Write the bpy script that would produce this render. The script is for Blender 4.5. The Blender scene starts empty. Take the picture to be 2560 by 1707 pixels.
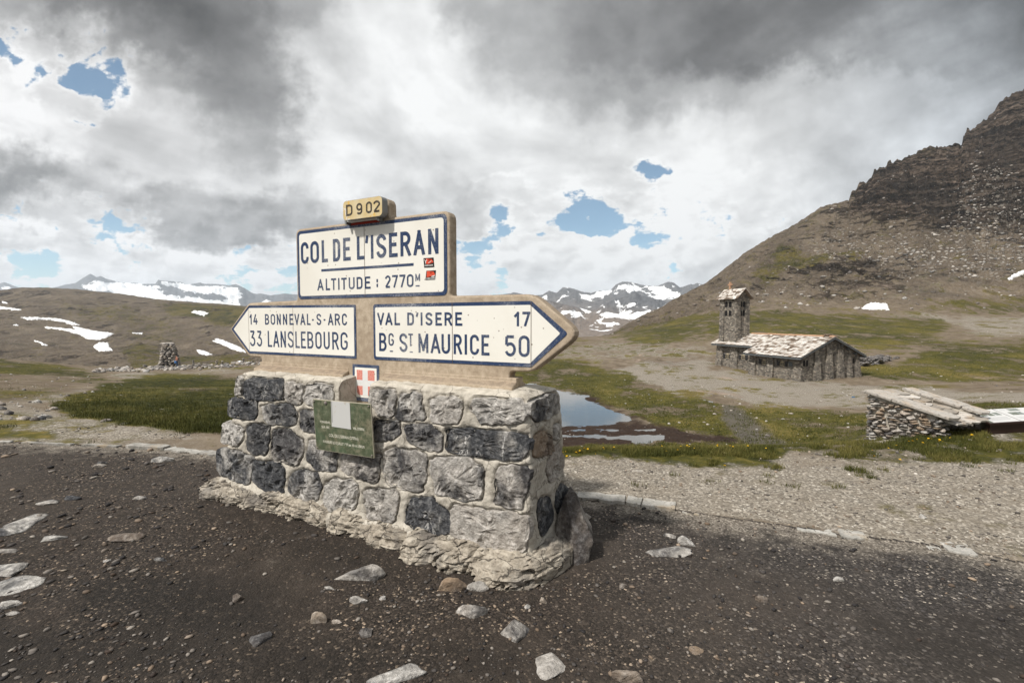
import bpy, bmesh, math, random
import numpy as np
from mathutils import Vector, Matrix, Euler

# ------------------------------------------------------------------ camera, sky, sun, exposure
SC = bpy.context.scene
COL = SC.collection
F, CX, CY, EYE = 1200.0, 1280.0, 853.5, 1.5
PITCH = math.atan((CY - 796.0) / F)
cam_d = bpy.data.cameras.new("camera")
cam = bpy.data.objects.new("camera", cam_d)
COL.objects.link(cam)
cam.location = (0, 0, EYE)
cam.rotation_euler = (math.pi / 2 - PITCH, 0, 0)
cam_d.sensor_fit = 'HORIZONTAL'
cam_d.sensor_width = 36.0
cam_d.lens = 36.0 * F / 2560.0
cam_d.clip_start = 0.05
cam_d.clip_end = 20000
SC.camera = cam

SUN_EL, SUN_AZ = math.radians(53), math.atan2(-0.80, -0.60)      # azimuth measured from +Y towards +X
SUN_STRENGTH = 3.9
SKY_STRENGTH = 0.10
sv = Vector((math.sin(SUN_AZ) * math.cos(SUN_EL), math.cos(SUN_AZ) * math.cos(SUN_EL), math.sin(SUN_EL)))
sun_d = bpy.data.lights.new("sun", 'SUN')
sun_d.energy = SUN_STRENGTH
sun_d.angle = math.radians(4)
sun_d.color = (1.0, 0.95, 0.88)
sun = bpy.data.objects.new("sun", sun_d)
COL.objects.link(sun)
sun.rotation_euler = (-sv).to_track_quat('-Z', 'Y').to_euler()
SC.view_settings.view_transform = 'Standard'
SC.view_settings.look = 'None'
SC.view_settings.exposure = 0.3
SC.view_settings.gamma = 1.0
SC.render.film_transparent = False
SC.cycles.use_denoising = True
SC.cycles.max_bounces = 6
SC.cycles.diffuse_bounces = 3
SC.cycles.glossy_bounces = 3
SC.cycles.volume_bounces = 1
SC.cycles.transparent_max_bounces = 6


class NT:
    """small helper to write node trees"""
    def __init__(self, tree):
        self.t = tree
        tree.nodes.clear()

    def n(self, kind, **kw):
        nd = self.t.nodes.new(kind)
        for k, v in kw.items():
            setattr(nd, k, v)
        return nd

    def set(self, sock, v):
        if isinstance(v, bpy.types.NodeSocket):
            self.t.links.new(v, sock)
        elif v is not None:
            sock.default_value = v

    def math(self, op, a, b=None, c=None, clamp=False):
        nd = self.n('ShaderNodeMath', operation=op, use_clamp=clamp)
        for i, v in enumerate((a, b, c)):
            self.set(nd.inputs[i], v)
        return nd.outputs[0]

    def vmath(self, op, a, b=None):
        nd = self.n('ShaderNodeVectorMath', operation=op)
        self.set(nd.inputs[0], a)
        if b is not None:
            self.set(nd.inputs[1] if op != 'SCALE' else nd.inputs['Scale'], b)
        return nd.outputs[0]

    def rng(self, v, a, b, c=0.0, d=1.0, smooth=True):
        nd = self.n('ShaderNodeMapRange', interpolation_type='SMOOTHSTEP' if smooth else 'LINEAR', clamp=True)
        for i, q in enumerate((v, a, b, c, d)):
            self.set(nd.inputs[i], q)
        return nd.outputs[0]

    def mix(self, f, a, b, blend='MIX'):
        nd = self.n('ShaderNodeMix', data_type='RGBA', blend_type=blend)
        self.set(nd.inputs[0], f)
        self.set(nd.inputs[6], (*a, 1) if isinstance(a, tuple) and len(a) == 3 else a)
        self.set(nd.inputs[7], (*b, 1) if isinstance(b, tuple) and len(b) == 3 else b)
        return nd.outputs[2]

    def noise(self, vec, scale, detail=4, rough=0.55, dist=0.0, out=0):
        nd = self.n('ShaderNodeTexNoise')
        if vec is not None:
            self.set(nd.inputs['Vector'], vec)
        self.set(nd.inputs['Scale'], scale)
        nd.inputs['Detail'].default_value = detail
        nd.inputs['Roughness'].default_value = rough
        nd.inputs['Distortion'].default_value = dist
        return nd.outputs[out]

    def voro(self, vec, scale, feature='F1', out='Distance', rnd=1.0):
        nd = self.n('ShaderNodeTexVoronoi', feature=feature)
        if vec is not None:
            self.set(nd.inputs['Vector'], vec)
        nd.inputs['Scale'].default_value = scale
        nd.inputs['Randomness'].default_value = rnd
        return nd.outputs[out]

    def attr(self, name, out='Fac'):
        nd = self.n('ShaderNodeAttribute', attribute_name=name)
        return nd.outputs[out]

    def ramp(self, fac, stops, interp='LINEAR'):
        nd = self.n('ShaderNodeValToRGB')
        cr = nd.color_ramp
        cr.interpolation = interp
        while len(cr.elements) < len(stops):
            cr.elements.new(0.5)
        for e, (p, c) in zip(cr.elements, stops):
            e.position = p
            e.color = c if len(c) == 4 else (*c, 1)
        self.set(nd.inputs[0], fac)
        return nd.outputs[0]

    def scale3(self, vec, sx, sy, sz):
        nd = self.n('ShaderNodeMapping', vector_type='POINT')
        self.set(nd.inputs[0], vec)
        nd.inputs['Scale'].default_value = (sx, sy, sz)
        return nd.outputs[0]

    def bump(self, h, strength=0.5, dist=0.01, normal=None):
        nd = self.n('ShaderNodeBump')
        self.set(nd.inputs['Strength'], strength)
        nd.inputs['Distance'].default_value = dist
        self.set(nd.inputs['Height'], h)
        if normal is not None:
            self.set(nd.inputs['Normal'], normal)
        return nd.outputs[0]

    def pos(self):
        return self.n('ShaderNodeNewGeometry').outputs['Position']

    def obj(self):
        return self.n('ShaderNodeTexCoord').outputs['Object']


# ---- sky: a physical sky with a broken deck of clouds, laid out by compass direction and height
world = bpy.data.worlds.new("World")
SC.world = world
world.use_nodes = True
world.cycles.sampling_method = 'MANUAL'
world.cycles.sample_map_resolution = 512
w = NT(world.node_tree)
dirv = w.n('ShaderNodeTexCoord').outputs['Generated']
sep = w.n('ShaderNodeSeparateXYZ')
w.set(sep.inputs[0], dirv)
dx, dy, dz = sep.outputs
fy = w.math('MAXIMUM', dy, 0.18)
U0 = w.math('DIVIDE', dx, fy)
V0 = w.math('DIVIDE', dz, fy)
comb = w.n('ShaderNodeCombineXYZ')
w.set(comb.inputs[0], U0)
w.set(comb.inputs[1], V0)
uv = comb.outputs[0]
# perspective deck coordinates for streaks that converge to the skyline
hz = w.math('ADD', w.math('MAXIMUM', dz, 0.0), 0.22)
cd = w.n('ShaderNodeCombineXYZ')
w.set(cd.inputs[0], w.math('DIVIDE', dx, hz))
w.set(cd.inputs[1], w.math('DIVIDE', dy, hz))
deck = cd.outputs[0]
warp1 = w.noise(deck, 1.3, 5, 0.6, out=1)
warp2 = w.noise(uv, 9.0, 4, 0.6, out=1)
off = w.vmath('ADD', w.vmath('SCALE', w.vmath('SUBTRACT', warp1, (0.5, 0.5, 0.5)), 0.19),
              w.vmath('SCALE', w.vmath('SUBTRACT', warp2, (0.5, 0.5, 0.5)), 0.17))
warp3 = w.noise(uv, 24.0, 4, 0.6, out=1)
off = w.vmath('ADD', off, w.vmath('SCALE', w.vmath('SUBTRACT', warp3, (0.5, 0.5, 0.5)), 0.07))
uvw = w.vmath('ADD', uv, off)
s2 = w.n('ShaderNodeSeparateXYZ')
w.set(s2.inputs[0], uvw)
UU, VV = s2.outputs[0], s2.outputs[1]
UR = w.rng(UU, -1.25, 1.25, 0, 1, smooth=False)
# rows: height above the skyline (tangent), stops: (x on the compass, brightness, opening to the blue)
def q(row):
    st = []
    for px, b, g in row:
        st.append(((((px - CX) / F) + 1.25) / 2.5, (b, g, 0.0)))
    return st
ROWS = [
    (800, [(0, 0.86, 0.38), (300, 0.9, 0.1), (700, 0.9, 0.22), (1200, 0.9, 0.33), (1700, 0.93, 0.05), (2200, 0.88, 0), (2560, 0.85, 0)]),
    (690, [(0, 0.915, 0.46), (100, 0.895, 0.46), (200, 0.935, 0.15), (400, 0.935, 0.1), (560, 0.935, 0.43), (700, 0.915, 0.46), (1180, 0.935, 0.46), (1300, 0.95, 0.15), (1500, 0.95, 0.15), (1650, 0.95, 0.02), (2000, 0.915, 0), (2560, 0.855, 0)]),
    (615, [(0, 0.835, 0.12), (130, 0.885, 0.05), (250, 0.95, 0.12), (340, 0.915, 0.58), (420, 0.95, 0.2), (550, 0.95, 0.05), (650, 0.895, 0.43), (740, 0.875, 0.53), (1180, 0.915, 0.48), (1280, 0.95, 0.1), (1400, 0.95, 0.08), (1540, 0.95, 0.18), (1660, 0.935, 0.58), (1760, 0.95, 0.12), (1900, 0.935, 0.05), (2100, 0.895, 0), (2560, 0.835, 0)]),
    (560, [(0, 0.935, 0.38), (60, 0.95, 0.38), (120, 0.935, 0.43), (190, 0.835, 0.57), (300, 0.835, 0.57), (400, 0.655, 0.2), (560, 0.635, 0.0), (700, 0.555, 0), (780, 0.635, 0.02), (1140, 0.835, 0.15), (1250, 0.895, 0.57), (1330, 0.935, 0.48), (1420, 0.895, 0.57), (1500, 0.95, 0.57), (1640, 0.95, 0.2), (1760, 0.935, 0.15), (1850, 0.915, 0.33), (1900, 0.895, 0.53), (2000, 0.915, 0.05), (2560, 0.775, 0)]),
    (510, [(0, 0.635, 0.25), (90, 0.755, 0.5), (160, 0.835, 0.57), (260, 0.775, 0.35), (380, 0.635, 0.1), (520, 0.735, 0.02), (700, 0.615, 0), (850, 0.835, 0), (1150, 0.775, 0.05), (1250, 0.875, 0.57), (1330, 0.895, 0.25), (1440, 0.875, 0.57), (1520, 0.895, 0.57), (1600, 0.935, 0.4), (1700, 0.95, 0.05), (1830, 0.915, 0.3), (1900, 0.895, 0.3), (2050, 0.895, 0), (2560, 0.715, 0)]),
    (440, [(0, 0.535, 0.05), (100, 0.515, 0), (200, 0.695, 0), (330, 0.875, 0), (500, 0.895, 0), (650, 0.835, 0), (850, 0.935, 0), (1000, 0.875, 0), (1200, 0.905, 0.02), (1330, 0.905, 0.08), (1450, 0.935, 0.15), (1560, 0.935, 0.5), (1700, 0.935, 0.05), (1900, 0.935, 0), (2100, 0.865, 0), (2560, 0.705, 0)]),
    (340, [(0, 0.895, 0.05), (150, 0.95, 0), (320, 0.835, 0), (480, 0.835, 0), (600, 0.695, 0), (720, 0.635, 0), (820, 0.895, 0), (1000, 0.915, 0), (1250, 0.935, 0), (1500, 0.865, 0), (1750, 0.905, 0), (1950, 0.825, 0), (2200, 0.785, 0), (2560, 0.625, 0)]),
    (230, [(0, 0.935, 0.25), (100, 0.95, 0.2), (170, 0.895, 0.4), (240, 0.855, 0.52), (300, 0.835, 0.25), (420, 0.695, 0), (560, 0.535, 0), (700, 0.575, 0), (800, 0.895, 0), (950, 0.95, 0), (1150, 0.935, 0), (1350, 0.725, 0), (1550, 0.645, 0), (1750, 0.685, 0), (1950, 0.785, 0), (2150, 0.745, 0), (2560, 0.545, 0)]),
    (150, [(0, 0.8, 0.52), (80, 0.82, 0.43), (160, 0.78, 0.52), (230, 0.7, 0.17), (330, 0.54, 0), (480, 0.46, 0), (640, 0.5, 0), (780, 0.84, 0), (950, 0.96, 0), (1120, 0.9, 0), (1300, 0.68, 0), (1500, 0.54, 0), (1750, 0.5, 0), (1950, 0.52, 0), (2150, 0.6, 0), (2350, 0.54, 0), (2560, 0.42, 0)]),
    (40, [(0, 0.66, 0.02), (110, 0.6, 0), (220, 0.44, 0), (400, 0.38, 0), (600, 0.46, 0), (760, 0.66, 0), (900, 0.9, 0), (1060, 0.92, 0), (1180, 0.66, 0), (1400, 0.6, 0), (1600, 0.5, 0), (1850, 0.46, 0), (2050, 0.45, 0), (2250, 0.5, 0), (2400, 0.44, 0), (2560, 0.34, 0)]),
    (-120, [(0, 0.52, 0), (400, 0.5, 0), (1000, 0.8, 0), (1500, 0.66, 0), (2000, 0.58, 0), (2560, 0.42, 0)]),
    (-700, [(0, 0.86, 0), (2560, 0.8, 0)]),
]
cur = None
for i, (yy, row) in enumerate(ROWS):
    v = (796 - yy) / F
    rc = w.ramp(UR, q(row), 'B_SPLINE' if False else 'EASE')
    if cur is None:
        cur = rc
    else:
        cur = w.mix(w.rng(VV, pv, v), cur, rc)
    pv = v
sc_ = w.n('ShaderNodeSeparateColor')
w.set(sc_.inputs[0], cur)
bright, hole = sc_.outputs[0], sc_.outputs[1]
# billows: cauliflower lumps low in the sky, softer veils higher up; read twice, the difference shades them from above left
lowf = w.rng(V0, 0.12, 0.34, 1.0, 0.0)


def puff(vec, scale, det):
    nd = w.n('ShaderNodeTexVoronoi', feature='SMOOTH_F1', voronoi_dimensions='2D')
    w.set(nd.inputs['Vector'], vec)
    nd.inputs['Scale'].default_value = scale
    nd.inputs['Detail'].default_value = det
    nd.inputs['Roughness'].default_value = 0.55
    nd.inputs['Lacunarity'].default_value = 2.1
    nd.inputs['Smoothness'].default_value = 0.35
    return w.math('SUBTRACT', 1.0, nd.outputs['Distance'])


uvs = w.vmath('ADD', w.scale3(uv, 1.0, 1.35, 1.0), w.vmath('SCALE', w.vmath('SUBTRACT', warp2, (0.5, 0.5, 0.5)), 0.10))
pA = w.noise(uv, 7.0, 6, 0.54)
cA = puff(uvs, 7.0, 3.0)
cB = puff(w.vmath('ADD', uvs, (-0.012, 0.022, 0.0)), 7.0, 2.0)
relief = w.math('SUBTRACT', cA, cB)
dA = w.noise(w.scale3(deck, 1.0, 0.8, 1), 1.7, 6, 0.52, 0.35)
dA2 = w.noise(w.vmath('ADD', w.scale3(deck, 1.0, 0.8, 1), (-0.10, 0.05, 0.0)), 1.7, 4, 0.5, 0.35)
dB = w.noise(deck, 5.0, 7, 0.66)
fine = w.math('ADD', w.math('MULTIPLY', w.math('SUBTRACT', dA, 0.5), 0.34), w.math('MULTIPLY', w.math('SUBTRACT', dB, 0.5), 0.05))
fine = w.math('ADD', fine, w.math('MULTIPLY', w.math('SUBTRACT', dA, dA2), 0.55))
b1 = w.math('ADD', bright, w.math('MULTIPLY', fine, w.math('MULTIPLY_ADD', lowf, -0.5, 1.0)))
b2 = w.math('ADD', b1, w.math('MULTIPLY', relief, w.math('MULTIPLY_ADD', lowf, 0.20, 0.04)))
b3 = w.math('ADD', b2, w.math('MULTIPLY', w.math('SUBTRACT', pA, 0.5), 0.16))
# openings: ragged with the same lumps, bright at their rims
cden = w.math('ADD', w.math('MULTIPLY', w.math('SUBTRACT', cA, 0.10), -0.55), w.math('MULTIPLY', w.math('SUBTRACT', pA, 0.5), -1.7))
cden = w.math('ADD', cden, w.math('MULTIPLY', w.math('SUBTRACT', dB, 0.5), 1.0))
cden = w.math('MULTIPLY', cden, w.rng(hole, 0.02, 0.32, 0.35, 1.75))
hn = w.math('MULTIPLY_ADD', hole, 0.86, cden)
b4 = w.math('ADD', b3, w.rng(hn, 0.0, 0.46, 0.0, 0.10))
b5 = w.math('MINIMUM', w.math('MAXIMUM', b4, 0.26), 0.985)
lin = w.math('MULTIPLY', w.math('POWER', b5, 2.05), 0.83)
tint = w.mix(w.rng(b5, 0.35, 0.85), (0.985, 0.99, 1.0), (0.99, 1.0, 1.0))
tint = w.mix(w.rng(U0, 0.45, 1.05), tint, (0.93, 0.99, 1.05))
tint = w.mix(w.rng(U0, -0.2, -0.75), tint, (1.0, 1.0, 1.0))
vecl = w.vmath('SCALE', tint, lin)
cloud_bg = w.n('ShaderNodeBackground')
w.set(cloud_bg.inputs[0], vecl)
cloud_bg.inputs[1].default_value = 1.0
sky = w.n('ShaderNodeTexSky', sky_type='NISHITA')
sky.sun_disc = False
sky.sun_elevation = SUN_EL
sky.sun_rotation = SUN_AZ
sky.altitude = 2700
sky.dust_density = 1.6
sky.ozone_density = 1.0
sky_bg = w.n('ShaderNodeBackground')
w.set(sky_bg.inputs[0], w.mix(1.0, sky.outputs[0], (0.94, 1.13, 1.04), 'MULTIPLY'))
sky_bg.inputs[1].default_value = SKY_STRENGTH
cover = w.math('SUBTRACT', 1.0, w.math('MULTIPLY', w.rng(hn, 0.38, 0.62), 0.95))
mixbg = w.n('ShaderNodeMixShader')
w.set(mixbg.inputs[0], cover)
w.set(mixbg.inputs[1], sky_bg.outputs[0])
w.set(mixbg.inputs[2], cloud_bg.outputs[0])
wo = w.n('ShaderNodeOutputWorld')
w.set(wo.inputs[0], mixbg.outputs[0])

# ------------------------------------------------------------------ helpers
RNG = np.random.default_rng(11)
random.seed(5)
SP, CP = math.sin(PITCH), math.cos(PITCH)


def project(x, y, z):
    """where a point of the place lies in the 2560 x 1707 photograph"""
    z = z - EYE
    d = y * CP - z * SP
    v = y * SP + z * CP
    d = np.where(d > 0.05, d, np.nan)
    return CX + F * x / d, CY - F * v / d


def ground_point(px, py, z=0.0):
    rx, ry, rz = (px - CX) / F, CP + SP * (CY - py) / F, -SP + CP * (CY - py) / F
    t = (z - EYE) / rz
    return Vector((rx * t, ry * t, z))


_perm = np.random.default_rng(3).permutation(512).astype(np.int64)
_grad = np.random.default_rng(4).normal(size=(512, 3))
_grad /= np.linalg.norm(_grad, axis=1)[:, None]


def perlin(x, y, z=None, seed=0):
    x = np.asarray(x, float)
    y = np.asarray(y, float)
    z = np.zeros_like(x) if z is None else np.asarray(z, float)
    xi, yi, zi = np.floor(x).astype(np.int64), np.floor(y).astype(np.int64), np.floor(z).astype(np.int64)
    xf, yf, zf = x - xi, y - yi, z - zi
    fu = lambda t: t * t * t * (t * (t * 6 - 15) + 10)
    u, v, ww = fu(xf), fu(yf), fu(zf)
    flat = not np.any(z)

    def g(a, b, c):
        h = _perm[(_perm[(_perm[(xi + a + seed * 17) % 512] + yi + b) % 512] + zi + c) % 512]
        gr = _grad[h]
        return gr[..., 0] * (xf - a) + gr[..., 1] * (yf - b) + gr[..., 2] * (zf - c)
    l = lambda t, p, q_: p + t * (q_ - p)
    n0 = l(v, l(u, g(0, 0, 0), g(1, 0, 0)), l(u, g(0, 1, 0), g(1, 1, 0)))
    if flat:
        return n0 * 1.6
    n1 = l(v, l(u, g(0, 0, 1), g(1, 0, 1)), l(u, g(0, 1, 1), g(1, 1, 1)))
    return l(ww, n0, n1) * 1.6


def fbm(x, y, z=None, octs=4, gain=0.5, lac=2.03, seed=0):
    a, s, f = 1.0, 0.0, 1.0
    for i in range(octs):
        s = s + a * perlin(np.asarray(x) * f + 7.3 * i, np.asarray(y) * f - 3.1 * i, None if z is None else np.asarray(z) * f, seed + i)
        a *= gain
        f *= lac
    return s


def ridged(x, y, octs=5, gain=0.5, lac=2.1, seed=0):
    a, s, f, prev = 0.5, 0.0, 1.0, 1.0
    for i in range(octs):
        n = 1.0 - np.abs(perlin(np.asarray(x) * f + 5.7 * i, np.asarray(y) * f + 1.9 * i, None, seed + i)) * 1.3
        n = np.clip(n, 0, 1) ** 2
        s = s + a * n * prev
        prev = np.clip(n * 1.5, 0, 1)
        a *= gain
        f *= lac
    return s


def sstep(a, b, x):
    t = np.clip((x - a) / (b - a), 0, 1)
    return t * t * (3 - 2 * t)


def mesh_np(name, verts, faces, mats, parent=None, smooth=True, attrs=None, matidx=None):
    """one mesh object out of arrays; faces: (n,3) or (n,4) array or a list of tuples"""
    me = bpy.data.meshes.new(name)
    verts = np.asarray(verts, np.float32)
    if isinstance(faces, np.ndarray):
        n, k = faces.shape
        me.vertices.add(len(verts))
        me.vertices.foreach_set('co', verts.ravel())
        me.loops.add(n * k)
        me.loops.foreach_set('vertex_index', faces.astype(np.int32).ravel())
        me.polygons.add(n)
        me.polygons.foreach_set('loop_start', np.arange(0, n * k, k, dtype=np.int32))
        me.update(calc_edges=True)
    else:
        me.from_pydata([tuple(map(float, v)) for v in verts], [], [tuple(map(int, f)) for f in faces])
        me.update()
    for m in (mats if isinstance(mats, (list, tuple)) else [mats]):
        me.materials.append(m)
    if smooth:
        me.polygons.foreach_set('use_smooth', np.ones(len(me.polygons), dtype=bool))
    if matidx is not None:
        me.polygons.foreach_set('material_index', np.asarray(matidx, np.int32))
    for k_, v_ in (attrs or {}).items():
        a = me.attributes.new(k_, 'FLOAT', 'POINT')
        a.data.foreach_set('value', np.asarray(v_, np.float32))
    o = bpy.data.objects.new(name, me)
    COL.objects.link(o)
    if parent is not None:
        o.parent = parent
    return o


class MB:
    """collects simple shapes into one mesh"""
    def __init__(self):
        self.v, self.f, self.m = [], [], []

    def add(self, vs, fs, mi=0):
        b = len(self.v)
        self.v += [tuple(v) for v in vs]
        self.f += [tuple(i + b for i in f) for f in fs]
        self.m += [mi] * len(fs)

    def hexa(self, p, mi=0):
        """8 points: bottom loop 0-3, top loop 4-7"""
        self.add(p, [(3, 2, 1, 0), (4, 5, 6, 7), (0, 1, 5, 4), (1, 2, 6, 5), (2, 3, 7, 6), (3, 0, 4, 7)], mi)

    def box(self, a, b, mi=0):
        x0, y0, z0 = a
        x1, y1, z1 = b
        self.hexa([(x0, y0, z0), (x1, y0, z0), (x1, y1, z0), (x0, y1, z0), (x0, y0, z1), (x1, y0, z1), (x1, y1, z1), (x0, y1, z1)], mi)

    def prism(self, poly, f0, f1, mi=0, mi_front=None):
        """closed outline, f0/f1 map (a,b) to 3-D at both ends"""
        n = len(poly)
        vs = [f0(*p) for p in poly] + [f1(*p) for p in poly]
        b = len(self.v)
        self.v += [tuple(v) for v in vs]
        self.f.append(tuple(b + i for i in range(n)))
        self.m.append(mi if mi_front is None else mi_front)
        self.f.append(tuple(b + n + i for i in reversed(range(n))))
        self.m.append(mi)
        for i in range(n):
            j = (i + 1) % n
            self.f.append((b + i, b + n + i, b + n + j, b + j))
            self.m.append(mi)

    def build(self, name, mats, parent=None, smooth=False, bevel=0.0, segs=2, angle=35):
        o = mesh_np(name, self.v, self.f, mats, parent, smooth, matidx=self.m)
        bm = bmesh.new()
        bm.from_mesh(o.data)
        bmesh.ops.recalc_face_normals(bm, faces=bm.faces[:])
        bm.to_mesh(o.data)
        bm.free()
        if bevel:
            md = o.modifiers.new('bevel', 'BEVEL')
            md.width = bevel
            md.segments = segs
            md.limit_method = 'ANGLE'
            md.angle_limit = math.radians(angle)
            md.harden_normals = False
        return o


def empty(name, loc=(0, 0, 0), rz=0.0):
    o = bpy.data.objects.new(name, None)
    o.empty_display_size = 0.2
    COL.objects.link(o)
    o.location = loc
    o.rotation_euler = (0, 0, rz)
    return o


def tag(o, label=None, cat=None, group=None, kind=None):
    for k, v in (('label', label), ('category', cat), ('group', group), ('kind', kind)):
        if v:
            o[k] = v
    return o


def mat(name):
    m = bpy.data.materials.new(name)
    m.use_nodes = True
    t = NT(m.node_tree)
    out = t.n('ShaderNodeOutputMaterial')
    bs = t.n('ShaderNodeBsdfPrincipled')
    t.set(out.inputs[0], bs.outputs[0])
    t.b = bs.inputs
    t.b['Roughness'].default_value = 0.85
    t.b['Specular IOR Level'].default_value = 0.25
    return m, t


# ---- painted regions: polygons traced in the photograph, read at the vertices of the ground once
PW, PH, PX0, PY0 = 1880, 960, -600, -40


def poly_fill(canvas, poly, val=1.0):
    p = [((x - PX0) / 2, (y - PY0) / 2) for x, y in poly]
    ys = [b for _, b in p]
    for row in range(max(0, int(min(ys))), min(PH - 1, int(max(ys)) + 1) + 1):
        yy = row + 0.5
        xs = []
        for (x0, y0), (x1, y1) in zip(p, p[1:] + p[:1]):
            if (y0 <= yy) != (y1 <= yy):
                xs.append(x0 + (yy - y0) * (x1 - x0) / (y1 - y0))
        xs.sort()
        for a, b in zip(xs[::2], xs[1::2]):
            a, b = max(0, int(round(a))), min(PW, int(round(b)))
            if b > a:
                canvas[row, a:b] = np.maximum(canvas[row, a:b], val) if val >= 0 else canvas[row, a:b] + val


def blur(c, rx, ry):
    for _ in range(2):
        if rx:
            s = np.cumsum(np.pad(c, ((0, 0), (rx + 1, rx)), mode='edge'), axis=1)
            c = (s[:, 2 * rx + 1:] - s[:, :-2 * rx - 1]) / (2 * rx + 1)
        if ry:
            s = np.cumsum(np.pad(c, ((ry + 1, ry), (0, 0)), mode='edge'), axis=0)
            c = (s[2 * ry + 1:] - s[:-2 * ry - 1]) / (2 * ry + 1)
    return c


def sample(c, px, py):
    gx = np.clip(np.nan_to_num((px - PX0) / 2, nan=0.0), 0, PW - 2)
    gy = np.clip(np.nan_to_num((py - PY0) / 2, nan=0.0), 0, PH - 2)
    i, j = gx.astype(int), gy.astype(int)
    fx, fy_ = gx - i, gy - j
    return (c[j, i] * (1 - fx) + c[j, i + 1] * fx) * (1 - fy_) + (c[j + 1, i] * (1 - fx) + c[j + 1, i + 1] * fx) * fy_


def region(polys, rx=3, ry=1):
    c = np.zeros((PH, PW))
    for val, poly in polys:
        poly_fill(c, poly, val)
    return blur(c, rx, ry)


def cv(s, ox, oy):
    return lambda *pts: [(ox + x / s, oy + y / s) for x, y in pts]


c3, c4, z6, c8, z7 = cv(1.9438, 1350, 650), cv(2.8, 0, 640), cv(3.92, 1360, 880), cv(2.0908, 1800, 150), cv(4.704, 1300, 680)

GRASS = region([
    (1.0, c4((300, 1065), (480, 990), (620, 950), (740, 890), (900, 880), (1100, 830), (1350, 835), (1900, 850), (2300, 900), (2300, 1300), (1640, 1260), (1500, 1250), (1100, 1215), (800, 1170), (450, 1110))),
    (0.9, c4((-1600, 700), (0, 705), (120, 740), (400, 770), (620, 820), (760, 860), (740, 885), (560, 870), (420, 835), (200, 825), (-1600, 850))),
    (0.42, c4((-1600, 850), (240, 840), (500, 880), (650, 890), (300, 1000), (-1600, 1050))),
    (0.55, c4((-1600, 1030), (250, 1040), (150, 1080), (-1600, 1085))),
    (0.6, c4((-1600, 1200), (230, 1230), (420, 1290), (-1600, 1285))),
    (0.45, c4((880, 1310), (1500, 1300), (1700, 1380), (1150, 1340))),
    (0.95, z6((-400, 935), (180, 935), (700, 900), (1400, 870), (1900, 890), (2350, 960), (2352, 1060), (1800, 1050), (1100, 1040), (500, 1020), (-400, 1020))),
    (0.52, z6((-400, 1000), (2352, 1000), (2352, 1165), (1700, 1150), (1100, 1130), (500, 1065), (-400, 1035))),
    (0.62, c3((1060, 915), (1600, 915), (1900, 885), (2100, 830), (2200, 880), (3200, 900), (3200, 1000), (1900, 1010), (1500, 1000))),
    (0.85, c3((1580, 920), (1620, 890), (1800, 860), (1950, 830), (2190, 835), (2210, 870), (2000, 890), (1800, 905))),
    (0.70, z6((-500, 60), (300, 80), (560, 160), (860, 200), (1000, 320), (1500, 450), (1700, 480), (2352, 600), (2352, 950), (1900, 880), (1200, 760), (880, 640), (550, 510), (0, 360), (-500, 360))),
    (0.68, c3((1100, 720), (1620, 730), (1610, 920), (1400, 930), (1180, 920), (900, 720))),
    (0.72, c3((330, 365), (560, 290), (880, 250), (1100, 250), (1550, 262), (1950, 290), (2030, 330), (1850, 390), (1500, 400), (1450, 370), (1030, 355), (860, 380), (560, 420))),
    (0.68, c3((1570, 470), (1700, 500), (1900, 420), (3200, 400), (3200, 620), (1900, 600), (1450, 590), (1500, 540))),
    (0.58, c3((1030, 370), (1450, 370), (1900, 390), (2352, 380), (3200, 380), (3200, 430), (1900, 430), (1600, 450))),
    (0.36, c3((-200, 380), (330, 365), (560, 420), (850, 420), (850, 470), (300, 480), (-200, 520))),
    (0.8, c3((2050, 690), (3200, 690), (3200, 760), (2130, 740))),
    (0.95, c3((1010, 540), (860, 520), (1000, 548), (1230, 595), (1220, 575))),
    # hill and mountain
    (0.8, c8((150, 1150), (300, 990), (480, 990), (740, 1020), (800, 1010), (700, 1050), (560, 1080), (330, 1120), (200, 1170))),
    (0.75, c8((100, 1060), (290, 905), (400, 840), (500, 770), (655, 735), (640, 750), (520, 790), (420, 860), (300, 925), (130, 1060))),
    (0.6, c8((790, 570), (850, 540), (960, 500), (1030, 455), (1000, 490), (960, 530), (880, 560))),
    (0.5, c8((900, 1330), (1300, 1230), (1700, 1200), (1700, 1340), (1000, 1330))),
    (0.45, c4((350, 320), (900, 330), (1200, 430), (1300, 500), (900, 500), (500, 440))),
    (0.85, c4((1050, 300), (1250, 330), (1700, 350), (1800, 440), (1640, 490), (1450, 460), (1200, 400))),
    (0.6, c4((780, 650), (1050, 610), (1300, 660), (1800, 700), (1800, 790), (900, 800), (880, 740))),
    (0.5, c4((750, 560), (1100, 510), (1500, 560), (1300, 570), (900, 600))),
], 9, 4)
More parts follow.
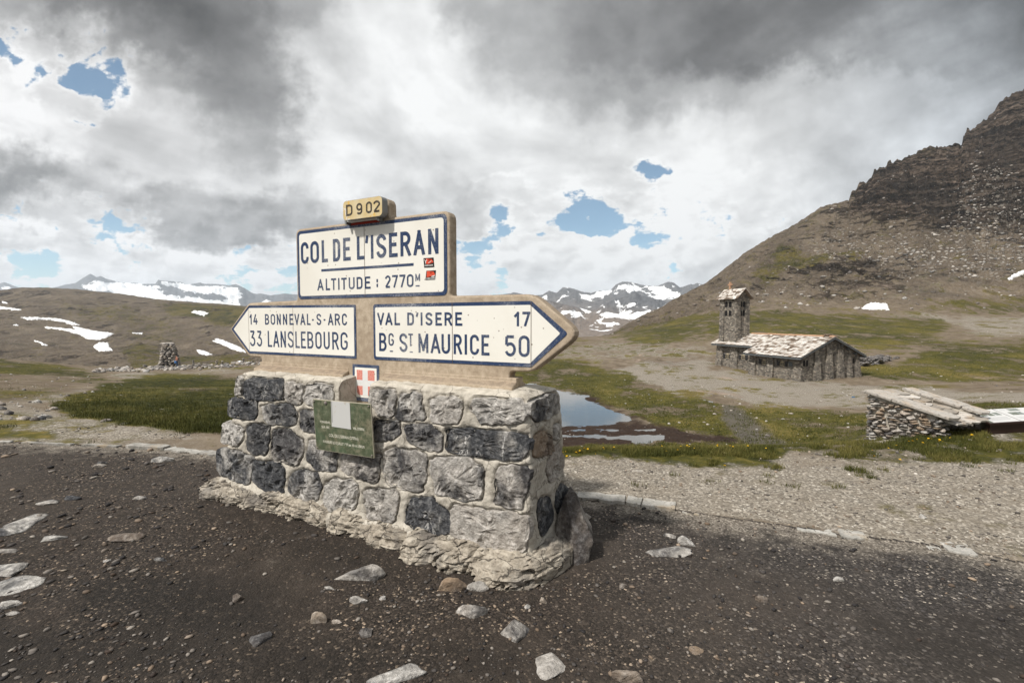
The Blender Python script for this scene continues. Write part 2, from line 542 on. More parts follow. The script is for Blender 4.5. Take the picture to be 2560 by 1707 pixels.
PALE = region([
    (1.0, z6((600, 200), (760, 150), (1000, 110), (1280, 90), (1690, 60), (1690, 160), (1980, 210), (2352, 290), (2352, 520), (1950, 480), (1640, 370), (1500, 450), (1280, 390), (1000, 300), (850, 220))),
    (0.9, c3((1000, 560), (1300, 600), (1800, 620), (2100, 640), (3200, 650), (3200, 710), (2000, 690), (1600, 655), (1200, 640))),
    (0.8, c3((830, 640), (1000, 600), (1600, 650), (1620, 725), (1300, 715), (1000, 690))),
    (0.75, c3((1550, 258), (1900, 270), (3200, 290), (3200, 390), (2100, 365), (2040, 320), (1900, 300))),
    (0.45, c3((1390, 330), (1600, 350), (1800, 390), (2352, 400), (2352, 430), (1800, 420), (1500, 400), (1300, 385))),
    (0.5, c3((380, 370), (700, 400), (860, 440), (840, 470), (330, 490), (100, 500), (0, 520), (60, 440))),
    (0.52, c4((270, 1065), (420, 1000), (620, 940), (720, 900), (690, 895), (560, 910), (300, 1000), (-1600, 1060), (-1600, 1200), (230, 1225), (400, 1270), (880, 1310), (1500, 1300), (1540, 1260), (1100, 1225), (800, 1180), (450, 1115))),
    (0.8, c4((800, 820), (1100, 820), (1000, 870), (920, 885), (840, 850))),
    (0.45, c4((1000, 800), (1700, 770), (1700, 850), (1350, 830), (1100, 825))),
    (1.0, [(1000, 1195), (1380, 1160), (1700, 1172), (1900, 1172), (2200, 1165), (2560, 1110), (3160, 1090), (3160, 1700), (2560, 1400), (2095, 1337), (1687, 1276), (1426, 1244), (1000, 1215)]),
    (0.8, c3((2150, 870), (3200, 800), (3200, 960), (2250, 940))),
    (0.25, c8((300, 1250), (900, 1190), (1300, 1000), (1590, 900), (1590, 1100), (1300, 1230), (800, 1270))),
], 8, 3)
MUD = region([
    (1.0, z6((-500, 700), (0, 735), (900, 720), (1250, 760), (1900, 830), (1900, 890), (1300, 885), (700, 905), (130, 940), (-500, 940))),
    (0.55, z6((-500, 340), (0, 345), (480, 380), (620, 500), (1000, 640), (1300, 770), (900, 760), (-500, 760))),
    (0.6, c3((1160, 900), (1600, 905), (1450, 945), (1250, 930))),
], 8, 3)
TRAIL = region([
    (1.0, z6((1680, 490), (1780, 480), (2050, 640), (2300, 850), (2400, 940), (1950, 900), (1850, 800), (1780, 650))),
], 10, 4)
ROCKY = region([
    (1.0, [(2113, 505), (2140, 470), (2171, 434), (2209, 412), (2260, 395), (2331, 366), (2390, 361), (2388, 336), (2441, 296), (2484, 248), (2560, 200), (3160, -40), (3160, 700), (2560, 585), (2500, 560), (2420, 570), (2340, 565), (2250, 545), (2200, 530), (2150, 515)]),
    (0.6, c8((540, 850), (600, 775), (690, 770), (830, 780), (1000, 830), (1020, 860), (950, 890), (800, 880), (650, 850))),
    (0.36, c8((400, 1150), (600, 1080), (740, 1040), (900, 1050), (1050, 1090), (1000, 1130), (860, 1180), (700, 1210), (500, 1200), (330, 1170))),
    (0.5, c4((-1600, 300), (0, 260), (330, 250), (450, 290), (250, 320), (0, 350), (-1600, 420))),
], 16, 12)
DARKS = region([  # dark rock, with lens falloff at the upper right painted into its colour
    (1.0, c8((830, 640), (1000, 620), (1200, 650), (1250, 760), (1350, 760), (1330, 830), (1100, 860), (950, 780), (850, 700))),
    (0.8, c8((1240, 420), (1589, 300), (1589, 560), (1380, 640), (1330, 480))),
    (0.7, c8((1380, 720), (1589, 640), (1800, 700), (1800, 850), (1500, 850))),
    (0.45, c8((880, 1060), (1150, 1080), (1250, 1180), (1589, 1080), (1589, 1130), (1300, 1240), (1000, 1130))),
    (0.5, c8((880, 1320), (950, 1200), (1300, 1190), (1200, 1290))),
    (0.4, c4((-1600, 240), (0, 240), (300, 220), (420, 240), (300, 330), (-1600, 340))),
], 14, 10)
SCREE = region([
    (1.0, c8((950, 960), (1250, 880), (1370, 640), (1500, 600), (1589, 820), (1589, 1050), (1300, 1020), (1000, 1010))),
    (0.8, c8((1360, 600), (1500, 560), (1460, 700), (1330, 800), (1290, 870), (1340, 740))),
    (0.45, c8((500, 850), (900, 900), (1300, 1000), (1589, 1060), (1589, 1200), (600, 1100), (400, 980))),
    (0.4, c8((150, 1180), (400, 1180), (700, 1230), (1000, 1270), (300, 1290))),
], 20, 14)
DAMP_SHADE = region([  # damp earth, plus pedestal shade and a darker lower edge painted in
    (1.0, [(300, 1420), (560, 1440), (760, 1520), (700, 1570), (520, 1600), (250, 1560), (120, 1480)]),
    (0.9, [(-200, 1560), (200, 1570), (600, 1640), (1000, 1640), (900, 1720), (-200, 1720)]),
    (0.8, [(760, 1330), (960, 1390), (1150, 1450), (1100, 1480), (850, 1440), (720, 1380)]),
    (0.8, [(1380, 1270), (1480, 1290), (1470, 1370), (1400, 1420), (1380, 1400)]),  # shade right of the pedestal, painted into the gravel colour
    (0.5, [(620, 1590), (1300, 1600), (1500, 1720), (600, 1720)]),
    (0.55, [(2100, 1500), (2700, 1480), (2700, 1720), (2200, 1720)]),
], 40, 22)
POND = region([
    (1.0, z6((-600, 330), (0, 345), (130, 378), (420, 420), (410, 470), (540, 510), (600, 550), (730, 600), (860, 640), (890, 665), (820, 690), (640, 715), (130, 740), (-600, 740))),
    (0.9, z6((-600, 760), (130, 762), (1130, 762), (1130, 775), (130, 776), (-600, 776))),
    (0.9, z6((-600, 815), (130, 815), (700, 820), (1190, 812), (1190, 850), (1080, 875), (1060, 905), (900, 905), (800, 860), (500, 845), (130, 835), (-600, 835))),
    (0.9, z6((10, 232), (30, 232), (50, 258), (35, 256))),
    (0.9, z6((285, 328), (410, 338), (410, 345), (300, 336))),
    (0.9, z6((1520, 463), (1580, 468), (1680, 490), (1675, 505), (1600, 488))),
    (0.8, z6((1550, 506), (1690, 520), (1690, 534), (1560, 516))),
    (0.9, [(700, 955), (1340, 958), (1400, 1060), (1300, 1075), (700, 1075)]),
], 2, 1)

# ------------------------------------------------------------------ the shape of the land
# per column of the photograph: distance in front of the camera and height in the picture of each break of slope
KN = np.array([-700, 0, 250, 540, 800, 1000, 1200, 1400, 1520, 1650, 1800, 2000, 2200, 2390, 2560, 3300], float)
DIST = np.array([
    [7.0, 7.0, 7.0, 6.8, 6.6, 6.2, 5.8, 5.6, 5.6, 5.6, 5.7, 5.8, 5.9, 6.4, 7.2, 7.6],
    [15, 15, 15, 15, 18, 24, 34, 36, 36, 36, 36, 36, 36, 36, 36, 36],
    [35, 35, 35, 35, 38, 50, 66, 72, 72, 72, 72, 72, 72, 72, 72, 72],
    [70, 70, 74, 74, 76, 85, 95, 100, 100, 100, 100, 100, 100, 100, 100, 100],
    [250, 250, 250, 250, 240, 220, 190, 180, 180, 180, 180, 180, 180, 180, 180, 180],
    [450, 450, 450, 450, 420, 380, 320, 280, 275, 270, 270, 275, 280, 280, 280, 280],
    [800, 800, 800, 780, 740, 620, 480, 400, 380, 380, 390, 400, 400, 400, 400, 400],
    [1150, 1150, 1150, 1150, 1100, 950, 760, 650, 640, 640, 650, 650, 650, 650, 650, 650]], float)
ROWY = np.array([
    [1055, 1055, 1058, 1062, 1080, 1110, 1128, 1128, 1126, 1125, 1124, 1121, 1108, 1075, 1048, 1030],
    [985, 990, 1000, 1004, 1030, 1080, 1126, 1126, 1125, 1123, 1120, 1112, 1085, 1045, 1022, 1000],
    [930, 936, 948, 962, 955, 955, 958, 961, 961, 961, 961, 961, 958, 955, 952, 940],
    [890, 896, 918, 908, 905, 905, 905, 907, 907, 905, 905, 898, 886, 874, 868, 850],
    [905, 918, 930, 922, 900, 880, 850, 843, 838, 818, 794, 788, 792, 796, 798, 780],
    [845, 850, 855, 850, 850, 850, 846, 852, 843, 792, 742, 700, 672, 640, 610, 520],
    [712, 724, 722, 757, 776, 800, 830, 855, 838, 765, 681, 545, 412, 352, 200, -60],
    [760, 790, 790, 810, 820, 840, 900, 930, 930, 880, 800, 700, 560, 480, 360, 140]], float)
RIDGE_L = c4((-1960, 230), (0, 235), (180, 215), (330, 218), (530, 232), (850, 262), (1000, 290), (1280, 315), (1500, 325), (1720, 345))
RIDGE_R = [(1520, 838), (1576, 804), (1659, 760.6), (1751, 709)] + c8((0, 1110), (130, 1010), (290, 905), (400, 840), (500, 770), (535, 750), (560, 748), (655, 735), (658, 715), (665, 690), (700, 665), (740, 640), (770, 620), (775, 595), (850, 540), (960, 500), (1030, 455), (1110, 443), (1228, 442), (1231, 392), (1340, 310), (1370, 290), (1400, 240), (1430, 205), (1510, 165), (1530, 160), (1570, 140), (1589, 105)) + [(2700, 140), (2900, 60), (3300, -60)]


def pwl(x, pts):
    return np.interp(x, [p[0] for p in pts], [p[1] for p in pts])


def stations(p):
    """break-of-slope distances and heights for an array of picture columns"""
    D = np.array([np.interp(p, KN, d) for d in DIST])
    Yp = np.array([np.interp(p, KN, r) for r in ROWY])
    # smooth across columns except the ridge, which keeps its traced outline
    k = 41
    ker = np.hanning(k + 2)[1:-1]
    ker /= ker.sum()
    for i in range(len(Yp)):
        Yp[i] = np.convolve(np.pad(Yp[i], k // 2, mode='edge'), ker, mode='valid')
        D[i] = np.convolve(np.pad(D[i], k // 2, mode='edge'), ker, mode='valid')
    Yp[6] = np.where(p < 620, pwl(p, RIDGE_L), np.where(p > 1515, pwl(p, RIDGE_R), Yp[6]))
    crag = sstep(2080, 2150, p)
    Yp[6] += crag * (7 * fbm(p / 26, p * 0 + 3, octs=2, seed=13) + 5 * np.sign(perlin(p / 9, p * 0 + 8, None, 15)) * np.abs(perlin(p / 9, p * 0 + 8, None, 15)) ** .5) + sstep(1600, 1800, p) * 1.6 * fbm(p / 8, p * 0, octs=3, seed=17)
    Z = EYE + D * (-SP + CP * (CY - Yp) / F) / (CP + SP * (CY - Yp) / F)
    return D, Z


az = np.concatenate([np.radians(np.linspace(-180, -62, 40)), np.radians(np.linspace(-61, -51.5, 14)),
                     np.radians(np.arange(-51, 51.01, 0.1)), np.radians(np.linspace(51.5, 61, 14)), np.radians(np.linspace(62, 180, 40))])
NA = len(az)
rr = [0.02, 0.3, 0.6, 0.9, 1.2]
r = 1.5
while r < 1250:
    rr.append(r)
    r *= 1.005 if r < 8 else (1.0065 if r < 120 else 1.0095)
rr = np.array(rr)
NR = len(rr)
AZ, RR = np.meshgrid(az, rr)
caz = np.maximum(np.cos(az), 0.42)
pcol = CX + F * np.clip(np.tan(np.clip(az, -1.05, 1.05)), -1.65, 1.65) / CP
Dk, Zk = stations(pcol)
DEP = rr[:, None] * caz[None, :]
Z0 = np.zeros((NR, NA))
for j in range(NA):
    xs_ = np.concatenate([[0.0, 4.2], Dk[:, j], [Dk[-1, j] + 400]])
    zs_ = np.concatenate([[0.0, 0.0], Zk[:, j], [Zk[-1, j] - 60]])
    Z0[:, j] = np.interp(DEP[:, j], xs_, zs_)
# round the breaks of slope off along each line of sight (not at the skyline of the hills)
ks = 25
ker = np.hanning(ks + 2)[1:-1]
ker /= ker.sum()
Zs = np.apply_along_axis(lambda c_: np.convolve(np.pad(c_, ks // 2, mode='edge'), ker, mode='valid'), 0, Z0)
soft = sstep(9.0, 20.0, DEP) * (1 - sstep(0.72, 0.9, DEP / Dk[6][None, :]))
soft = np.maximum(soft, 0.25 * (DEP < 9))
Z0 = Z0 * (1 - soft) + Zs * soft
GX, GY = RR * np.sin(AZ), RR * np.cos(AZ)
PXg, PYg = project(GX, GY, Z0)
wx = fbm(GX / (0.6 + 0.05 * RR), GY / (0.6 + 0.05 * RR), octs=3, seed=2)
wy = fbm(GX / (0.6 + 0.05 * RR) + 50, GY / (0.6 + 0.05 * RR), octs=3, seed=5)
PWX, PWY = PXg + 22 * wx, PYg + 5 * wy
front = np.isfinite(PXg)
at = {}
for nm_, cvs in (('grass', GRASS), ('pale', PALE), ('mud', MUD), ('trail', TRAIL), ('rock', ROCKY), ('dark', DARKS), ('scree', SCREE), ('damp_shade', DAMP_SHADE)):
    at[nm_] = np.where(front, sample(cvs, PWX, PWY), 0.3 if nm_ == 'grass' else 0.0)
at['pale'] = np.where((DEP < 8.5) & front, np.maximum(at['pale'], (.34 + .28 * sstep(1000, 1250, pcol)[None, :]) * (1 - sstep(.62, .9, at['grass']))), at['pale'])
at['grass'] = np.where(DEP < 230, np.maximum(at['grass'], 0.26), np.maximum(at['grass'], 0.20))
far = DEP > 150
for nm_ in ('rock', 'dark', 'scree'):
    at[nm_] *= far
for nm_ in ('pale', 'mud', 'trail'):
    at[nm_] *= (DEP < 230)
# beyond a shelf edge the picture cannot be read: hidden ground keeps a neutral cover
# ---- relief on top of the broad shape
nearf = 1 - sstep(4.5, 9, DEP)
relief = 0.012 * fbm(GX / 0.7, GY / 0.7, octs=4, seed=1) * (DEP < 12) + 0.004 * fbm(GX / 0.07, GY / 0.07, octs=3, seed=21) * (DEP < 9)
mid = sstep(5.0, 14, DEP) * (1 - sstep(140, 200, DEP))
relief += mid * (0.16 * fbm(GX / 6, GY / 6, octs=5, seed=31) + 0.05 * fbm(GX / 1.1, GY / 1.1, octs=4, seed=8) * at['grass'])
basin = sstep(30, 36, DEP) * (1 - sstep(84, 96, DEP)) * sstep(1000, 1250, pcol)[None, :] * (1 - sstep(1950, 2150, pcol))[None, :]
relief *= (1 - 0.75 * basin)
hill = sstep(190, 330, DEP) * (1 - sstep(0.86, 0.99, DEP / Dk[6][None, :]) * 0.75)
left = (1 - sstep(1000, 1400, pcol))[None, :]
relief += hill * left * (5.5 * fbm(GX / 95, GY / 95, octs=5, seed=41) - 7.0 * np.clip(ridged(GX / 130, GY / 130, 4, seed=44) - 0.35, 0, 1) + 0.8 * fbm(GX / 9, GY / 9, octs=4, seed=3))
right = sstep(1450, 1700, pcol)[None, :] * sstep(170, 230, DEP)
edge_ = 1 - 0.6 * sstep(0.9, 0.985, DEP / Dk[6][None, :])
strata = ridged(GX / 26 + 0.35 * Z0 / 10, (GY + 1.6 * Z0) / 13, 5, seed=51)
relief += right * edge_ * (-4.5 * np.clip(ridged(GX / 48 + .2, GY / 70, 4, seed=66) - .45, 0, 1) + 4.2 * fbm(GX / 34, GY / 34, octs=6, gain=.56, seed=61) + at['rock'] * (15.0 * (strata - 0.35) + 5.0 * fbm(GX / 6, GY / 6, octs=4, gain=0.6, seed=71))
                           + 0.9 * fbm(GX / 5, GY / 5, octs=3, gain=0.6, seed=77))
# the pond sits in a shallow hollow of the basin
WATER = -8.5
GZ = Z0 + relief
PX2, PY2 = project(GX, GY, np.full_like(GX, WATER))
pm = np.where(np.isfinite(PX2), sample(POND, PX2 + 10 * fbm(GX / 2.2, GY / 1.1, octs=3, seed=81), PY2 + 2.0 * fbm(GX / 2.5, GY / 1.2, octs=3, seed=82)), 0)
flat_z = WATER + 0.09 + 0.06 * fbm(GX / 5, GY / 2.5, octs=4, seed=83) + 0.09 * fbm(GX / 1.6, GY / .8, octs=4, gain=.6, seed=84) - 0.205 * pm
flat_z = np.maximum(flat_z, WATER + 0.02 - 0.6 * (pm > 0.30))
gb = sstep(29, 35, DEP) * (1 - sstep(78, 92, DEP)) * sstep(950, 1150, pcol)[None, :] * (1 - sstep(1850, 2000, pcol))[None, :]
GZ = GZ * (1 - gb) + flat_z * gb
# the verge in front of the stone hut drops at its left corner
hx, hy = 4.95, 6.60
PXg, PYg = project(GX, GY, GZ)


def height_at(x, y):
    a, r_ = math.atan2(x, y), math.hypot(x, y)
    j = int(np.clip(np.searchsorted(az, a), 1, NA - 1))
    i = int(np.clip(np.searchsorted(rr, r_), 1, NR - 1))
    fa = (a - az[j - 1]) / (az[j] - az[j - 1])
    fr = (r_ - rr[i - 1]) / (rr[i] - rr[i - 1])
    return float((GZ[i - 1, j - 1] * (1 - fa) + GZ[i - 1, j] * fa) * (1 - fr) + (GZ[i, j - 1] * (1 - fa) + GZ[i, j] * fa) * fr)


def land_hit(px, py, dmin=0.0):
    """first point of the land seen at a picture position (beyond dmin)"""
    rx, ry, rz = (px - CX) / F, CP + SP * (CY - py) / F, -SP + CP * (CY - py) / F
    t = max(dmin, 1.3)
    while t < 1200:
        x, y, z = rx * t, ry * t, EYE + rz * t
        if height_at(x, y) >= z:
            break
        t *= 1.004
    return Vector((x, y, height_at(x, y)))


# kerb: edge of the dark car park, as plan points
KERB = [ground_point(*p) for p in ((-900, 1088), (-200, 1098), (0, 1102), (314, 1115), (414, 1121), (536, 1137), (800, 1163), (1100, 1200), (1310, 1232), (1426, 1245), (1560, 1259), (1687, 1277), (1900, 1309), (2095, 1338), (2300, 1366), (2560, 1404), (3000, 1480))]
kx = np.array([p.x for p in KERB])
ky = np.array([p.y for p in KERB])
inside_road = (GY + 0.05 * fbm(GX / 0.5, GY / 0.5, octs=4, seed=19) < np.interp(GX, kx, ky)) | (GY < 0)
# car park and verge: the kerb side is one flat step lower than the verge
GZ += np.where(inside_road, 0.0, 0.012 * (DEP < 30))
path_mask = (~inside_road) & (at['pale'] > 0.5) & (DEP < 230) & front
region_id = np.where(inside_road, 0, np.where(path_mask, 1, 2))
region_id = np.where((DEP > 165) & (pcol[None, :] < 1250), 3, region_id)
region_id = np.where((DEP > 190) & (pcol[None, :] >= 1250), 4, region_id)
IDX = np.arange(NR * NA).reshape(NR, NA)
jn = (np.arange(NA) + 1) % NA
Q = np.stack([IDX[:-1, :], IDX[:-1, jn], IDX[1:, jn], IDX[1:, :]], axis=-1)
at['verge'] = np.where(inside_road, np.exp(-np.clip(np.interp(GX, kx, ky) - GY, 0, 9) / .34), 0) * (RR < 30)
qid = region_id[:-1, :]
ALLV = np.stack([GX, GY, GZ], axis=-1).reshape(-1, 3)


def land_object(name, rid, m):
    f = Q[qid == rid].reshape(-1, 4)
    used, inv = np.unique(f, return_inverse=True)
    o = mesh_np(name, ALLV[used], inv.reshape(-1, 4), m, attrs={k: v.reshape(-1)[used] for k, v in at.items()})
    return tag(o, kind='structure')


# ---- ground materials
def gravel_layer(t, p, s_small, s_big):
    """grain colours and heights of loose stones at two sizes"""
    c1 = t.voro(p, s_small, out='Color')
    d1 = t.voro(p, s_small)
    c2 = t.voro(p, s_big, out='Color')
    d2 = t.voro(p, s_big)
    sp1, sp2 = t.n('ShaderNodeSeparateColor'), t.n('ShaderNodeSeparateColor')
    t.set(sp1.inputs[0], c1)
    t.set(sp2.inputs[0], c2)
    return sp1, d1, sp2, d2


m_road, t = mat('dark_gravel')
P = t.pos()
s1, d1, s2_, d2 = gravel_layer(t, P, 95, 38)
n1 = t.noise(P, 0.9, 6, 0.6)
n2 = t.noise(P, 7.0, 5, 0.6)
basec = t.ramp(s1.outputs[0], [(0.0, (.010, .009, .008)), (0.45, (.022, .020, .018)), (0.75, (.036, .032, .029)), (0.93, (.062, .055, .048)), (0.975, (.14, .125, .105)), (1.0, (.34, .30, .25))])
bigc = t.ramp(s2_.outputs[1], [(0.0, (.014, .013, .012)), (0.6, (.04, .037, .036)), (0.9, (.075, .07, .068)), (1.0, (.22, .20, .18))])
usebig = t.math('MULTIPLY', t.rng(s2_.outputs[0], 0.72, 0.76), t.rng(d2, 0.42, 0.30))
c = t.mix(usebig, basec, bigc)
soil = t.mix(t.rng(n2, 0.35, 0.7), (.014, .012, .010), (.034, .029, .025))
c = t.mix(t.math('MULTIPLY', t.rng(n1, 0.40, 0.62), 0.72), c, soil)
sepx = t.n('ShaderNodeSeparateXYZ')
t.set(sepx.inputs[0], P)
# finer grey chippings on the right-hand side, browner damp earth on the left
side = t.rng(t.math('ADD', sepx.outputs[0], t.math('MULTIPLY', n1, 1.2)), 0.6, 2.6)
c = t.mix(side, t.mix(1.0, c, (1.16, 1.02, 0.90), 'MULTIPLY'), t.mix(1.0, c, (1.55, 1.52, 1.52), 'MULTIPLY'))
c = t.mix(t.rng(t.noise(P, 0.45, 5, 0.6), 0.42, 0.66, 0, 0.55), c, (.062, .050, .040))
c = t.mix(t.rng(t.math('ADD', t.attr('damp_shade'), t.math('MULTIPLY_ADD', n1, 1.6, -.8)), 0.15, 0.9, 0, .62), c, (.0085, .0075, .0065))
vg = t.rng(t.math('ADD', t.attr('verge'), t.math('ADD', t.math('MULTIPLY_ADD', n2, 1.6, -.8), t.math('MULTIPLY_ADD', n1, 1.2, -.6))), 0.25, 0.95)
c = t.mix(t.math('MULTIPLY', vg, .85), c, t.ramp(s1.outputs[0], [(0.0, (.085, .072, .058)), (0.6, (.17, .148, .12)), (1.0, (.36, .32, .27))]))
t.set(t.b['Base Color'], c)
t.b['Roughness'].default_value = 0.9
hgt = t.math('ADD', t.math('MULTIPLY', d1, -0.35), t.math('MULTIPLY', t.math('MULTIPLY', d2, usebig), -0.8))
hgt = t.math('ADD', hgt, t.math('MULTIPLY', n2, 1.3))
t.set(t.b['Normal'], t.bump(hgt, 0.9, 0.012))

m_land, t = mat('alpine_ground')
P = t.pos()
g, pa, mu, tr = t.attr('grass'), t.attr('pale'), t.attr('mud'), t.attr('trail')
ro, da, scr = t.attr('rock'), t.attr('dark'), t.attr('scree')
nA = t.noise(P, 0.05, 6, 0.6)
nB = t.noise(P, 0.55, 7, 0.62)
nC = t.noise(P, 4.5, 6, 0.65)
nE = t.noise(t.scale3(P, 1, 0.75, 1), 0.15, 9, 0.68)
s1, d1, s2_, d2 = gravel_layer(t, P, 62, 3.2)
# bare earth
earth = t.ramp(nB, [(0.28, (.085, .064, .044)), (0.5, (.150, .118, .084)), (0.72, (.24, .198, .148))])
hillc = t.ramp(t.math('ADD', t.math('MULTIPLY', nA, .5), t.math('MULTIPLY', nE, .5)), [(0.36, (.052, .039, .028)), (0.5, (.112, .087, .062)), (0.62, (.195, .157, .115))])
depth_y = t.n('ShaderNodeSeparateXYZ')
t.set(depth_y.inputs[0], P)
farm = t.rng(depth_y.outputs[1], 150, 260)
c = t.mix(farm, earth, t.mix(t.math('MULTIPLY', t.rng(nB, 0.35, 0.7), 0.45), hillc, (.20, .165, .13)))
# pale gravel
grain = t.ramp(s1.outputs[0], [(0.0, (.105, .093, .078)), (0.4, (.190, .169, .140)), (0.75, (.275, .245, .203)), (0.95, (.40, .36, .305)), (1.0, (.58, .54, .47))])
grain = t.mix(t.rng(nC, 0.3, 0.75, 0.0, 0.55), grain, (.185, .155, .118))
mp = t.rng(t.math('ADD', pa, t.math('MULTIPLY_ADD', nE, 3.0, -1.5)), 0.22, 0.66)
c = t.mix(mp, c, grain)
# grass in tufts and bare spots
gn = t.math('ADD', t.math('MULTIPLY_ADD', nE, 2.6, -1.3), t.math('ADD', t.math('MULTIPLY_ADD', nB, 1.2, -0.6), t.math('MULTIPLY_ADD', nC, 0.8, -0.4)))
gm = t.rng(t.math('ADD', g, gn), 0.34, 0.62)
grassc = t.ramp(t.math('MULTIPLY_ADD', t.math('ADD', nC, t.math('SUBTRACT', nE, 0.5)), 1.0, t.math('MULTIPLY_ADD', nA, 0.6, -0.3)), [(0.30, (.018, .021, .005)), (0.46, (.046, .046, .010)), (0.60, (.092, .080, .018)), (0.76, (.165, .125, .040))])
ochre = t.ramp(nC, [(0.3, (.075, .065, .018)), (0.6, (.125, .098, .024)), (0.9, (.19, .135, .04))])
meadow = t.mix(t.math('MULTIPLY', farm, t.rng(nA, 0.35, 0.65)), grassc, ochre)
c = t.mix(gm, c, meadow)
# peaty mud round the pond, trodden trail
mm = t.rng(t.math('ADD', mu, t.math('MULTIPLY_ADD', nE, 2.4, -1.2)), 0.28, 0.72)
mudc = t.ramp(nC, [(0.3, (.020, .013, .010)), (0.6, (.040, .026, .019)), (0.85, (.085, .050, .030))])
c = t.mix(mm, c, mudc)
tm = t.rng(t.math('ADD', tr, t.math('MULTIPLY_ADD', nE, 2.0, -1.0)), 0.25, 0.8)
c = t.mix(t.math('MULTIPLY', tm, 0.85), c, (.095, .085, .075))
# cliffs, dark bands, scree blocks
west = t.rng(depth_y.outputs[0], -20, 60)
Pr = t.scale3(P, 1.0, 0.6, 2.4)
rk = t.noise(Pr, 0.20, 8, 0.68, 0.6)
rk2 = t.noise(Pr, 0.045, 8, 0.66)
str_ = t.noise(t.scale3(t.vmath('ADD', P, t.vmath('SCALE', t.noise(P, 0.03, 4, out=1), 22.0)), 0.012, 0.012, 0.33), 1.0, 6, 0.62)
rockc = t.ramp(t.math('MULTIPLY_ADD', str_, 0.55, t.math('MULTIPLY', rk, 0.45)), [(0.41, (.009, .007, .006)), (0.465, (.032, .025, .020)), (0.52, (.115, .086, .066)), (0.60, (.30, .235, .185))])
out_ = t.math('MULTIPLY', t.math('MULTIPLY', farm, t.rng(t.math('ADD', rk, t.math('MULTIPLY', t.math('SUBTRACT', nE, .5), .8)), 0.50, 0.66)), t.math('MULTIPLY_ADD', west, .35, .40))
c = t.mix(out_, c, t.mix(nB, (.030, .024, .019), (.085, .068, .055)))
pale_spots = t.math('MULTIPLY', farm, t.rng(t.noise(P, 0.62, 6, .7), 0.60, 0.68, 0, .6))  # pale stones speckled at random over the far slopes
c = t.mix(pale_spots, c, (.27, .225, .175))
rm = t.rng(t.math('ADD', ro, t.math('ADD', t.math('MULTIPLY_ADD', rk2, 2.8, -1.4), t.math('MULTIPLY_ADD', rk, 1.8, -.9))), 0.30, 0.62)
c = t.mix(rm, c, rockc)
dm = t.rng(t.math('ADD', da, t.math('MULTIPLY_ADD', rk2, 2.4, -1.2)), 0.1, 0.9)
c = t.mix(t.math('MULTIPLY', dm, 0.66), c, t.mix(t.rng(rk, 0.3, 0.7), (.014, .012, .012), (.075, .064, .056)))
blk = t.voro(P, 0.42, out='Color')
blkd = t.voro(P, 0.42)
bsep = t.n('ShaderNodeSeparateColor')
t.set(bsep.inputs[0], blk)
bm_ = t.math('MULTIPLY', t.rng(bsep.outputs[0], 0.62, 0.70), t.rng(blkd, 0.55, 0.35))
blk2 = t.voro(P, 1.1, out='Color')
bsep2 = t.n('ShaderNodeSeparateColor')
t.set(bsep2.inputs[0], blk2)
bm2 = t.math('MULTIPLY', t.rng(bsep2.outputs[0], 0.66, 0.74), t.rng(t.voro(P, 1.1), 0.5, 0.3))
scm = t.math('MULTIPLY', t.math('MAXIMUM', bm_, bm2), t.math('MULTIPLY', farm, t.rng(t.math('ADD', scr, t.math('MULTIPLY_ADD', nA, 0.8, -0.4)), 0.1, 0.7, 0.12, 1.0)))
c = t.mix(scm, c, t.mix(bsep.outputs[1], (.16, .14, .12), (.40, .36, .31)))
# scattered stones on the meadows
sb = t.math('MULTIPLY', t.rng(s2_.outputs[0], 0.90, 0.93), t.rng(d2, 0.24, 0.14))
c = t.mix(t.math('MULTIPLY', sb, t.rng(pa, 0.6, 0.0, 0.5, 1.0)), c, t.mix(s2_.outputs[1], (.22, .20, .17), (.44, .41, .37)))
t.set(t.b['Base Color'], c)
t.b['Roughness'].default_value = 0.95
t.b['Specular IOR Level'].default_value = 0.12
h1 = t.math('ADD', t.math('MULTIPLY', d1, -0.25), t.math('MULTIPLY', nC, t.math('MULTIPLY_ADD', gm, 2.5, 0.8)))
b_near = t.bump(h1, 0.7, 0.02)
hf = t.math('ADD', t.math('MULTIPLY', nB, 1.0), t.math('ADD', t.math('MULTIPLY', rk, t.math('MULTIPLY_ADD', rm, 5.0, 0.4)), t.math('MULTIPLY', scm, 0.5)))
b_far = t.bump(hf, t.math('MULTIPLY', farm, 1.0), 2.2, b_near)
t.set(t.b['Normal'], b_far)

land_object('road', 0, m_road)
land_object('path', 1, m_land)
land_object('ground', 2, m_land)
land_object('hill', 3, m_land)
land_object('mountain', 4, m_land)

# water
m_water, t = mat('pond_water')
t.b['Base Color'].default_value = (.07, .065, .055, 1)
t.b['Roughness'].default_value = 0.03
t.b['Specular IOR Level'].default_value = 1.0
t.b['IOR'].default_value = 1.55
t.set(t.b['Normal'], t.bump(t.noise(t.scale3(t.pos(), 1, 2.5, 1), 1.6, 3), 0.12, 0.03))
wv = [(-14, 30, WATER), (34, 30, WATER), (50, 96, WATER), (-20, 96, WATER)]
tag(mesh_np('water', wv, [(0, 1, 2, 3)], m_water, smooth=False), kind='structure')

